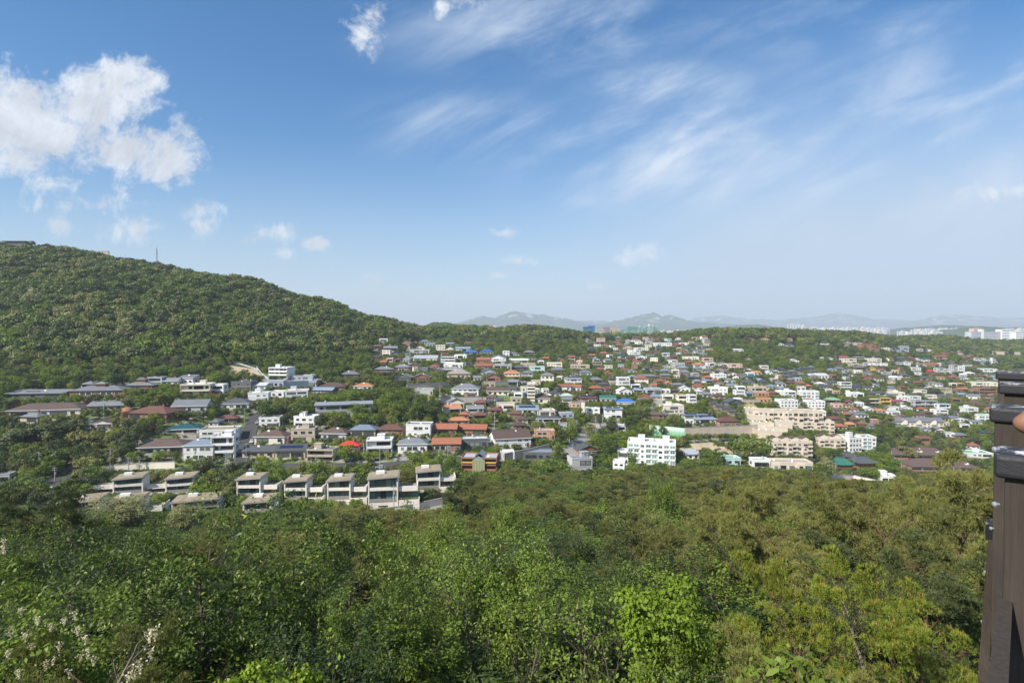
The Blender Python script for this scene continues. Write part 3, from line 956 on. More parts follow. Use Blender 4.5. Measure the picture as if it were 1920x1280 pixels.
def tree(name, proto, x, y, h, r, label, group, rz=0.0, z=None, cat='tree'):
    p = PROTO[proto]
    if z is None: z = float(HZ(x, y))
    root = empty(name, (x, y, z - 0.1), rz)
    sxy, sz = r / p['R'], h / p['H']
    if key_near(proto): sxy = min(max(sxy, sz * .62), sz * 1.5)
    root.scale = (sxy, sxy, sz)
    tag(root, label, cat, group)
    link('crown', p['crown'], root)
    if p['trunk'] is not None: link('trunk', p['trunk'], root)
    if p['extra'] is not None:
        e = link('buds', p['extra'], root); tag(e, kind='stuff')
    return root

# ------------------------------------------------------------------ building helpers
FOOT = []      # (x, y, half diagonal, px, base py, w px, h px, Y)
WIN = {}


def window_meshes():
    def frame():
        b = MB(); t = .07
        b.box(-.5, .5, -.09, .02, .5 - t, .5); b.box(-.5, .5, -.09, .02, -.5, -.5 + t)
        b.box(-.5, -.5 + t * .7, -.087, .02, -.5 + t, .5 - t); b.box(.5 - t * .7, .5, -.087, .02, -.5 + t, .5 - t)
        b.box(-.025, .025, -.08, .02, -.5 + t, .5 - t)
        return b
    def pane():
        return MB().box(-.46, .46, -.04, .015, -.45, .45)
    WIN['fw'] = frame().mesh('window', 'frame_white'); WIN['fd'] = frame().mesh('window', 'frame_dark')
    WIN['pane'] = pane().mesh('pane', 'glass'); WIN['paneg'] = pane().mesh('pane', 'glass_green')
    WIN['far'] = MB().box(-.5, .5, -.05, .02, -.5, .5).mesh('window', 'glass')
    WIN['farg'] = MB().box(-.5, .5, -.05, .02, -.5, .5).mesh('window', 'glass_green')


window_meshes()


def window(parent, x, y, z, w, h, rz=0.0, near=True, frame='fw', green=False):
    """z is the middle height"""
    if near:
        o = link('window', WIN[frame], parent, (x, y, z), (0, 0, rz), (w, 1, h))
        link('pane', WIN['paneg' if green else 'pane'], o)
    else:
        o = link('window', WIN['farg' if green else 'far'], parent, (x, y, z), (0, 0, rz), (w, 1, h))
    return o


def roof_mesh(kind, W, D, rh, mat, ov=0.6, th=0.22):
    """roof on a W x D footprint centred at the origin, eaves at z=0"""
    b = MB()
    w = W / 2 + ov; d = D / 2 + ov
    if kind == 'H':
        if w >= d:
            r = w - d; R = [(-r, 0, rh), (r, 0, rh)]
            E = [(-w, -d), (w, -d), (w, d), (-w, d)]
            top = [(x, y, 0) for x, y in E]; bot = [(x, y, -th) for x, y in E]
            n = 0
            b.poly([top[0], top[1], R[1], R[0]]); b.poly([top[2], top[3], R[0], R[1]]); b.poly([top[1], top[2], R[1]]); b.poly([top[3], top[0], R[0]])
        else:
            r = d - w; R = [(0, -r, rh), (0, r, rh)]
            E = [(-w, -d), (w, -d), (w, d), (-w, d)]
            top = [(x, y, 0) for x, y in E]; bot = [(x, y, -th) for x, y in E]
            b.poly([top[0], top[1], R[0]]); b.poly([top[2], top[3], R[1]]); b.poly([top[1], top[2], R[1], R[0]]); b.poly([top[3], top[0], R[0], R[1]])
        for i in range(4):
            j = (i + 1) % 4
            b.poly([bot[i], bot[j], top[j], top[i]])
        b.poly(bot[::-1])
    elif kind in ('G', 'X'):
        if kind == 'X': w, d = d, w
        P = [(-w, -d, 0), (w, -d, 0), (w, 0, rh), (-w, 0, rh), (w, d, 0), (-w, d, 0)]
        Q = [(x, y, z - th) for x, y, z in P]
        def rt(p): return p if kind == 'G' else (p[1], -p[0], p[2])
        P = [rt(p) for p in P]; Q = [rt(p) for p in Q]
        b.poly([P[0], P[1], P[2], P[3]]); b.poly([P[3], P[2], P[4], P[5]])
        b.poly([Q[1], Q[0], Q[3], Q[2]]); b.poly([Q[2], Q[3], Q[5], Q[4]])
        b.poly([Q[0], Q[1], P[1], P[0]]); b.poly([Q[4], Q[5], P[5], P[4]])
        b.poly([Q[1], Q[2], P[2], P[1]]); b.poly([Q[2], Q[4], P[4], P[2]])
        b.poly([Q[3], Q[0], P[0], P[3]]); b.poly([Q[5], Q[3], P[3], P[5]])
    elif kind == 'S':
        b.hexa([(-w, -d, -th), (w, -d, -th), (w, d, rh - th), (-w, d, rh - th)], [(-w, -d, 0), (w, -d, 0), (w, d, rh), (-w, d, rh)])
    elif kind == 'F':
        b.box(-w, w, -d, d, 0.0, th)
    return b


def gable_fill(kind, W, D, rh, wallmat_, parent, z):
    w, d = (W / 2, D / 2) if kind == 'G' else (D / 2, W / 2)
    k = rh * 0.97 * (1 - 0.0)
    for s in (-1, 1):
        b = MB()
        x0, x1 = (w - .16, w) if s > 0 else (-w, -w + .16)
        pts = [(x0, -d, -.03), (x1, -d, -.03), (x1, d, -.03), (x0, d, -.03)]
        hh = rh * d / (d + .6) * .98
        tri0 = [(x0, -d, -.03), (x0, d, -.03), (x0, 0, hh)]; tri1 = [(x1, -d, -.03), (x1, d, -.03), (x1, 0, hh)]
        def rt(p): return p if kind == 'G' else (p[1], -p[0], p[2])
        A = [rt(p) for p in tri0]; B = [rt(p) for p in tri1]
        b.poly([A[0], A[2], A[1]]); b.poly([B[0], B[1], B[2]])
        for i in range(3):
            j = (i + 1) % 3
            b.poly([A[i], A[j], B[j], B[i]])
        b.build('gable', wallmat_, parent, loc=(0, 0, z))


COLW = dict(w='white', c='cream', t='tan', g='grey', d='dark grey', p='pink', y='yellow', e='orange', s='blue-grey', b='brick', k='brown brick', a='sand-coloured', n='pale green', gl='glass')
ROOFW = dict(gr='grey', dg='dark grey', br='brown', rd='terracotta', ru='red-brown', orr='orange', bl='blue', bb='bright blue', gn='dark green', lg='light green', pg='pale green', wh='white',
             re='bright red', te='teal', bg='blue-grey', sv='silver', tn='tan', ma='maroon', gt='grey-brown')
KINDW = dict(H='hipped', G='gabled', X='front-gabled', S='sloping', F='flat')
HOUSES = []
RNG = random.Random(5)


def solar_panels(parent, W, D, kind, rh, n=6):
    """a row of dark panels lying on the front roof slope"""
    sl = math.atan2(rh, D / 2 + .6) if kind in 'HG' else 0
    for i in range(n):
        x = (i - (n - 1) / 2) * 1.35
        y = -D * 0.24; z = rh * (1 - abs(y) / (D / 2 + .6)) + .12 if kind in 'HG' else .55
        o = link('solar_panel', SOLAR, parent, (x, y, z), (sl if kind in 'HG' else .35, 0, 0))


SOLAR = MB().box(-.62, .62, -1.0, 1.0, -.03, .05).mesh('solar_panel', 'solar')
CHIM = MB().box(-.4, .4, -.35, .35, -.6, 1.5).box(-.5, .5, -.45, .45, 1.5, 1.68).mesh('chimney', 'b')
TANK = MB().lathe([(.5, 0), (.55, .2), (.55, 1.0), (.3, 1.3), (.05, 1.38)], n=10).mesh('water_tank', 'r_sv')
DISH = MB().lathe([(.05, 0), (.35, .08), (.6, .28), (.62, .3)], n=12).mesh('satellite_dish', 'frame_white')
UNIT = MB().box(-.45, .45, -.25, .25, 0, .8).mesh('air_conditioner', 'frame_white')


def house(px, base, wpx, hpx, roof, wall, rc, yaw=0, opt='', label=None, name='house', cat='house', depth=None, group=None):
    """one villa standing where the pixel column meets the slope"""
    P = hit(px, base)
    Y = P.y; yw = math.radians(yaw); near = wpx >= 30
    wm = wpx * Y / F
    tan = max(0.02, (base - 618) / F)
    D = depth or min(14.0, max(6.5, 0.62 * wm))
    c, s = math.cos(yw), abs(math.sin(yw))
    W = max(4.0, (wm - D * s) / c)
    if D > W * 1.3: D = W * 1.1
    tot = hpx * Y / F
    pitched = roof in 'HGXS'
    total = max(3.4 if not pitched else 4.0, tot - tan * D * (0.5 if pitched else 0.8))
    rh = 0.0
    if pitched:
        span = min(W, D) if roof == 'H' else (D if roof in 'GS' else W)
        rh = min(span * 0.27, total * 0.42)
        if roof == 'S': rh = min(2.2, total * .3)
    hw = total - rh
    fl = max(1, int(round(hw / 3.0)))
    fh = hw / fl
    root = empty(name, (P.x + math.sin(-yw) * D / 2, P.y + math.cos(yw) * D / 2, P.z), yw)
    root['_'] = 0; del root['_']
    bz = -3.5
    MB().box(-W / 2 - .15, W / 2 + .15, -D / 2 - .15, D / 2 + .15, bz, 0.12).build('foundation', 'plinth', root)
    setback = 'b' in opt and fl >= 2
    b = MB()
    if setback:
        b.box(-W / 2, W / 2, -D / 2 + 1.5, D / 2, 0.12, hw)
        # side fins carry the upper floors
        b.box(-W / 2, -W / 2 + .3, -D / 2, -D / 2 + 1.5, 0.12, hw); b.box(W / 2 - .3, W / 2, -D / 2, -D / 2 + 1.5, 0.12, hw)
        yf = -D / 2 + 1.5
    else:
        b.box(-W / 2, W / 2, -D / 2, D / 2, 0.12, hw)
        yf = -D / 2
    b.build('wall', wall, root)
    rng = RNG
    if setback:
        for k in range(1, fl):
            bb = MB(); z = k * fh
            bb.box(-W / 2 + .3, W / 2 - .3, -D / 2 - .35, yf, z - .18, z); bb.box(-W / 2 + .3, W / 2 - .3, -D / 2 - .45, -D / 2 - .3, z - .3, z + .85)
            bb.build('balcony', 'yellow' if 'Y' in opt else ('w' if 'W' in opt else wall), root)
    # storey bands on the plain walls
    elif fl > 1 and near and wall in 'wcgdst':
        for k in range(1, fl):
            MB().box(-W / 2 - .04, W / 2 + .04, -D / 2 - .05, D / 2 + .04, k * fh - .12, k * fh + .06).build('ledge', 'conc_dark' if wall != 'w' else 'g', root)
    if 'K' in opt and fl > 1:            # skirt roof between the storeys
        rm = roof_mesh('H', W + 1.6, D + 1.6, 1.2, 'x', .5, .18)
        rm.build('skirt_roof', 'r_' + rc, root, loc=(0, 0, fh - .55))
    # windows of the front, and of the flank that turns towards the viewer
    ww = max(1.0, W)
    nw = max(2, min(7, int(W / 3.3)))
    fr = 'fw' if wall in ('w', 'b', 'k', 'p', 'e', 'y') and rng.random() < .6 else 'fd'
    for k in range(fl):
        i = 0
        while i < nw:
            wide = rng.random() < (.6 if setback else .38) and i < nw - 1
            cell = W * .92 / nw
            if rng.random() < .12 and nw > 2: i += 1; continue
            w_ = cell * (1.75 if wide else rng.choice((.5, .6, .45)))
            x = -W * .46 + cell * (i + (1 if wide else .5))
            hh = fh * (rng.choice((.5, .62)) if (wide or setback) else rng.choice((.42, .36)))
            window(root, x, yf - .005, fh * k + fh * .5 + (.0 if hh > fh * .5 else .12), w_, hh, 0, near, fr)
            i += 2 if wide else 1
        side = -1 if (P.x > 0) == (yaw >= -3) or yaw > 8 else 1
        side = (1 if yaw > 6 else (-1 if yaw < -6 else (-1 if P.x > 0 else 1)))
        nd = max(1, int(D / 4.5))
        for j in range(nd):
            y = -D / 2 + D * (j + .5) / nd + (.8 if setback and nd == 1 else 0)
            window(root, side * (W / 2 + .005), y, fh * k + fh * .55, D / nd * .35, fh * .4, side * math.pi / 2, near, fr)
    if near:
        MB().box(-.5, .5, -.1, .0, 0.12, 2.3).build('door', 'frame_dark', root, loc=(W * .5 - max(1.0, W * .09) , yf, 0))
    # roof
    if roof == 'F':
        th = .3
        rb = MB().box(-W / 2 - .06, W / 2 + .06, -D / 2 - .06, D / 2 + .06, 0, th - .14)
        if 'O' in opt: rb = MB().box(-W / 2 - .8, W / 2 + .8, -D / 2 - 1.0, D / 2 + .5, 0, .3)
        ro = rb.build('roof', ('r_' + rc) if rc != 'sod' else 'sod', root, loc=(0, 0, hw))
        if 'O' not in opt:
            pb = MB(); w, d, t = W / 2 + .1, D / 2 + .1, .25; ph = .75 if near else .5
            pb.box(-w, w, -d, -d + t, 0.01, ph); pb.box(-w, w, d - t, d, 0.01, ph); pb.box(-w, -w + t, -d + t, d - t, 0.01, ph - .004); pb.box(w - t, w, -d + t, d - t, 0.01, ph - .004)
            pb.build('parapet', wall, ro)
        zt = .16
        if 'P' in opt or (near and rng.random() < .35 and 'O' not in opt):
            x = rng.uniform(-.25, .25) * W
            MB().box(-1.7, 1.7, -1.5, 1.5, zt, zt + 2.3).box(-1.9, 1.9, -1.7, 1.7, zt + 2.3, zt + 2.5).build('stair_tower', wall, ro, loc=(x, D * .12, 0))
        if near and rng.random() < .6:
            link('water_tank', TANK, ro, (rng.uniform(-.35, .35) * W, D * .3, zt))
        if near and rng.random() < .7:
            link('air_conditioner', UNIT, ro, (rng.uniform(-.4, .4) * W, -D * .2, zt))
        if 's' in opt: solar_panels(ro, W, D, 'F', 0, min(8, int(W / 1.6)))
    else:
        ro = roof_mesh(roof, W, D, rh, rc).build('roof', 'r_' + rc, root, loc=(0, 0, hw + .2))
        if roof in 'GX': gable_fill(roof, W, D, rh, wall, root, hw + .03)
        if roof == 'S':
            MB().hexa([(-W / 2, -D / 2, -.02), (W / 2, -D / 2, -.02), (W / 2, D / 2, -.02), (-W / 2, D / 2, -.02)],
                      [(-W / 2, -D / 2, .05), (W / 2, -D / 2, .05), (W / 2, D / 2, rh * .9), (-W / 2, D / 2, rh * .9)]).build('gable', wall, root, loc=(0, 0, hw))
        if roof in 'HG' and wpx >= 20 and rng.random() < .55:
            link('chimney', CHIM, ro, (rng.choice((-.3, .28)) * W * .6, D * .06, rh * .75))
        if 's' in opt: solar_panels(ro, W, D, roof, rh, min(8, int(W / 1.7)))
        if near and rng.random() < .4: link('satellite_dish', DISH, ro, (rng.uniform(-.2, .2) * W, -D * .12, rh * .72 + .3), (.9, 0, .5))
        if near and roof in 'HG':
            rl = (W - D) / 2 if roof == 'H' else W / 2 + .5
            if rl > .5: MB().box(-rl, rl, -.16, .16, -.06, .14).build('ridge', 'r_dg' if rc in ('gr', 'bg', 'br') else 'r_' + rc, ro, loc=(0, 0, rh))
    if roof != 'F' and near:
        ee = MB(); w, d = W / 2 + .62, D / 2 + .62
        ee.box(-w, w, -d, -d + .08, -.26, .03)
        ee.build('eaves', 'frame_white' if wall in 'wcg' else 'frame_dark', ro)
    if 'D' in opt:     # brick drum with a dome beside the house
        dm = MB().lathe([(3.0, -3), (3.0, 4.6), (3.15, 4.7), (3.15, 5.0), (2.9, 5.3), (2.3, 6.2), (1.2, 6.8), (.1, 7.0)], n=20).build('domed_tower', 'b', root, True, loc=(-W / 2 - 1.5, -D / 2 + 2, 0))
    if 'T' in opt:     # raised lantern roof with its own walls on the ridge
        MB().box(-2.6, 2.6, -2, 2, -.4, 1.7).build('lantern', wall, ro, loc=(0, 0, rh * .7))
        roof_mesh('H', 5.2, 4, 1.3, rc).build('lantern_roof', 'r_' + rc, ro, loc=(0, 0, rh * .7 + 1.9))
    if 'k' in opt:     # skylight slot
        MB().box(-W * .12, W * .12, -.5, .5, -.02, .2).build('skylight', 'glass', ro, loc=(-W * .1, -D * .1, rh * .62 + .1 if rh else .3))
    if group: root['group'] = group
    if name == 'house': root.name = {'F': 'flat_roofed_house', 'H': 'hip_roofed_house', 'G': 'gabled_house', 'X': 'gabled_house', 'S': 'shed_roofed_house'}[roof]
    H = dict(o=root, px=px, base=base, w=wpx, h=hpx, Y=Y, x=P.x, y=P.y, label=label, look='%s house with %s %s roof' % (COLW[wall], 'planted' if rc == 'sod' else ROOFW[rc], KINDW[roof]), cat=cat, W=W, D=D, yaw=yw, name=name)
    HOUSES.append(H)
    root['category'] = cat
    return root, W, D, hw, fl, fh


def block(px, base, wpx, hpx, fl, bays, wall, yaw, label, opt='', rc='tn', depth=11.0, name='apartment_block', cat='apartment block'):
    """multi-storey block with a regular grid of windows"""
    P = hit(px, base); Y = P.y; yw = math.radians(yaw)
    tan = (base - 618) / F
    W = max(5, (wpx * Y / F - depth * abs(math.sin(yw))) / math.cos(yw)); D = depth
    Hh = max(4.0, hpx * Y / F - tan * D * .8)
    root = empty(name, (P.x - math.sin(yw) * D / 2, P.y + math.cos(yw) * D / 2, P.z), yw)
    near = wpx / bays > 7
    MB().box(-W / 2, W / 2, -D / 2, D / 2, -4, Hh).build('wall', wall, root)
    fh = Hh / fl; cell = W / bays
    rng = RNG
    jut = {}
    if wall == 'a':
        for i in range(0, bays, 3):
            q = 1.1; jut[i] = q
            hq = Hh * rng.choice((.68, .98, .98))
            MB().box(-cell * .49, cell * .49, -D / 2 - q, -D / 2 - .001, -4, hq).build('bay', wall, root, loc=(-W / 2 + cell * (i + .5), 0, 0))
    for k in range(fl):
        for i in range(bays):
            x = -W / 2 + cell * (i + .5)
            z = fh * (k + .52)
            if wall == 'a':
                near_ = near; cw_ = cell * rng.choice((.42, .6, .78)); hh_ = fh * rng.choice((.34, .42, .5))
                window(root, x, -D / 2 - .01 - jut.get(i, 0), z, cw_, hh_, 0, near_, 'fd', rng.random() < .15)
                if i % 3 == 1 and near: MB().box(-cell * .47, cell * .47, -1.0, 0, -.15, 0).box(-cell * .47, cell * .47, -1.0, -.88, 0, .8).build('balcony', 'a', root, loc=(x, -D / 2, fh * k + .15))
                continue
            if 'L' in opt and i % 3 != 2:     # glazed loggia bays
                window(root, x, -D / 2 - .01, z, cell * .82, fh * .7, 0, near, 'fw', True)
                MB().box(-cell * .42, cell * .42, -.5, 0, -.12, .02).box(-cell * .42, cell * .42, -.5, -.43, .02, .75).build('balcony', 'frame_white', root, loc=(x, -D / 2, fh * k + .15))
            elif 'R' in opt:                  # ribbon windows
                window(root, x, -D / 2 - .01, z, cell * .96, fh * .42, 0, near, 'fd')
            else:
                window(root, x, -D / 2 - .01, z, cell * rng.choice((.45, .6, .38)), fh * .42, 0, near, 'fd')
        side = 1 if yaw > 0 else -1
        for j in range(max(1, int(D / 4))):
            y = -D / 2 + D * (j + .5) / max(1, int(D / 4))
            window(root, side * (W / 2 + .01), y, fh * (k + .52), 1.3, fh * .36, side * math.pi / 2, near, 'fd')
        if k and near:
            MB().box(-W / 2 - .06, W / 2 + .06, -D / 2 - .07, D / 2 + .06, fh * k - .1, fh * k + .08).build('ledge', wall, root)
    ro = MB().box(-W / 2 - .05, W / 2 + .05, -D / 2 - .05, D / 2 + .05, 0, .15).build('roof', 'r_' + rc, root, loc=(0, 0, Hh))
    pb = MB(); w, d, t = W / 2 + .09, D / 2 + .09, .25
    pb.box(-w, w, -d, -d + t, 0.01, .9); pb.box(-w, w, d - t, d, 0.01, .9); pb.box(-w, -w + t, -d + t, d - t, 0.01, .89); pb.box(w - t, w, -d + t, d - t, 0.01, .89)
    pb.build('parapet', wall, ro)
    if 'A' in opt:       # small gables with penthouse rooms along the roof edge
        n = max(2, bays // 2)
        for i in range(n):
            x = -W / 2 + W * (i + .5) / n
            g_ = W / n * .36
            MB().box(-g_, g_, -2.2, 2.4, .15, 1.7).poly([(-g_, -2.2, 1.7), (g_, -2.2, 1.7), (0, -2.2, 1.7 + g_ * .55)]).build('penthouse', wall, ro, loc=(x, -D * .1, 0))
            roof_mesh('X', g_ * 2, 4.6, g_ * .58, 'x', .3, .12).build('gable_roof', 'r_br', ro, loc=(x, -D * .1 + .1, 1.83))
    if 'P' in opt:
        for x in ((-.22, .3) if W > 15 else (0.1,)):
            MB().box(-1.6, 1.6, -1.6, 1.6, .15, 3.0).box(-1.75, 1.75, -1.75, 1.75, 3.0, 3.2).build('stair_tower', wall, ro, loc=(x * W, 1.0, 0))
    link('water_tank', TANK, ro, (W * .05, D * .2, .15))
    for _ in range(3):
        link('air_conditioner', UNIT, ro, (rng.uniform(-.45, .45) * W, rng.uniform(-.1, .4) * D, .15))
    tag(root, label, cat)
    HOUSES.append(dict(o=root, px=px, base=base, w=wpx, h=hpx, Y=Y, x=P.x, y=P.y, label=label, look=None, cat=cat, W=W, D=D, yaw=yw, name=name))
    return root, W, D, Hh, fh

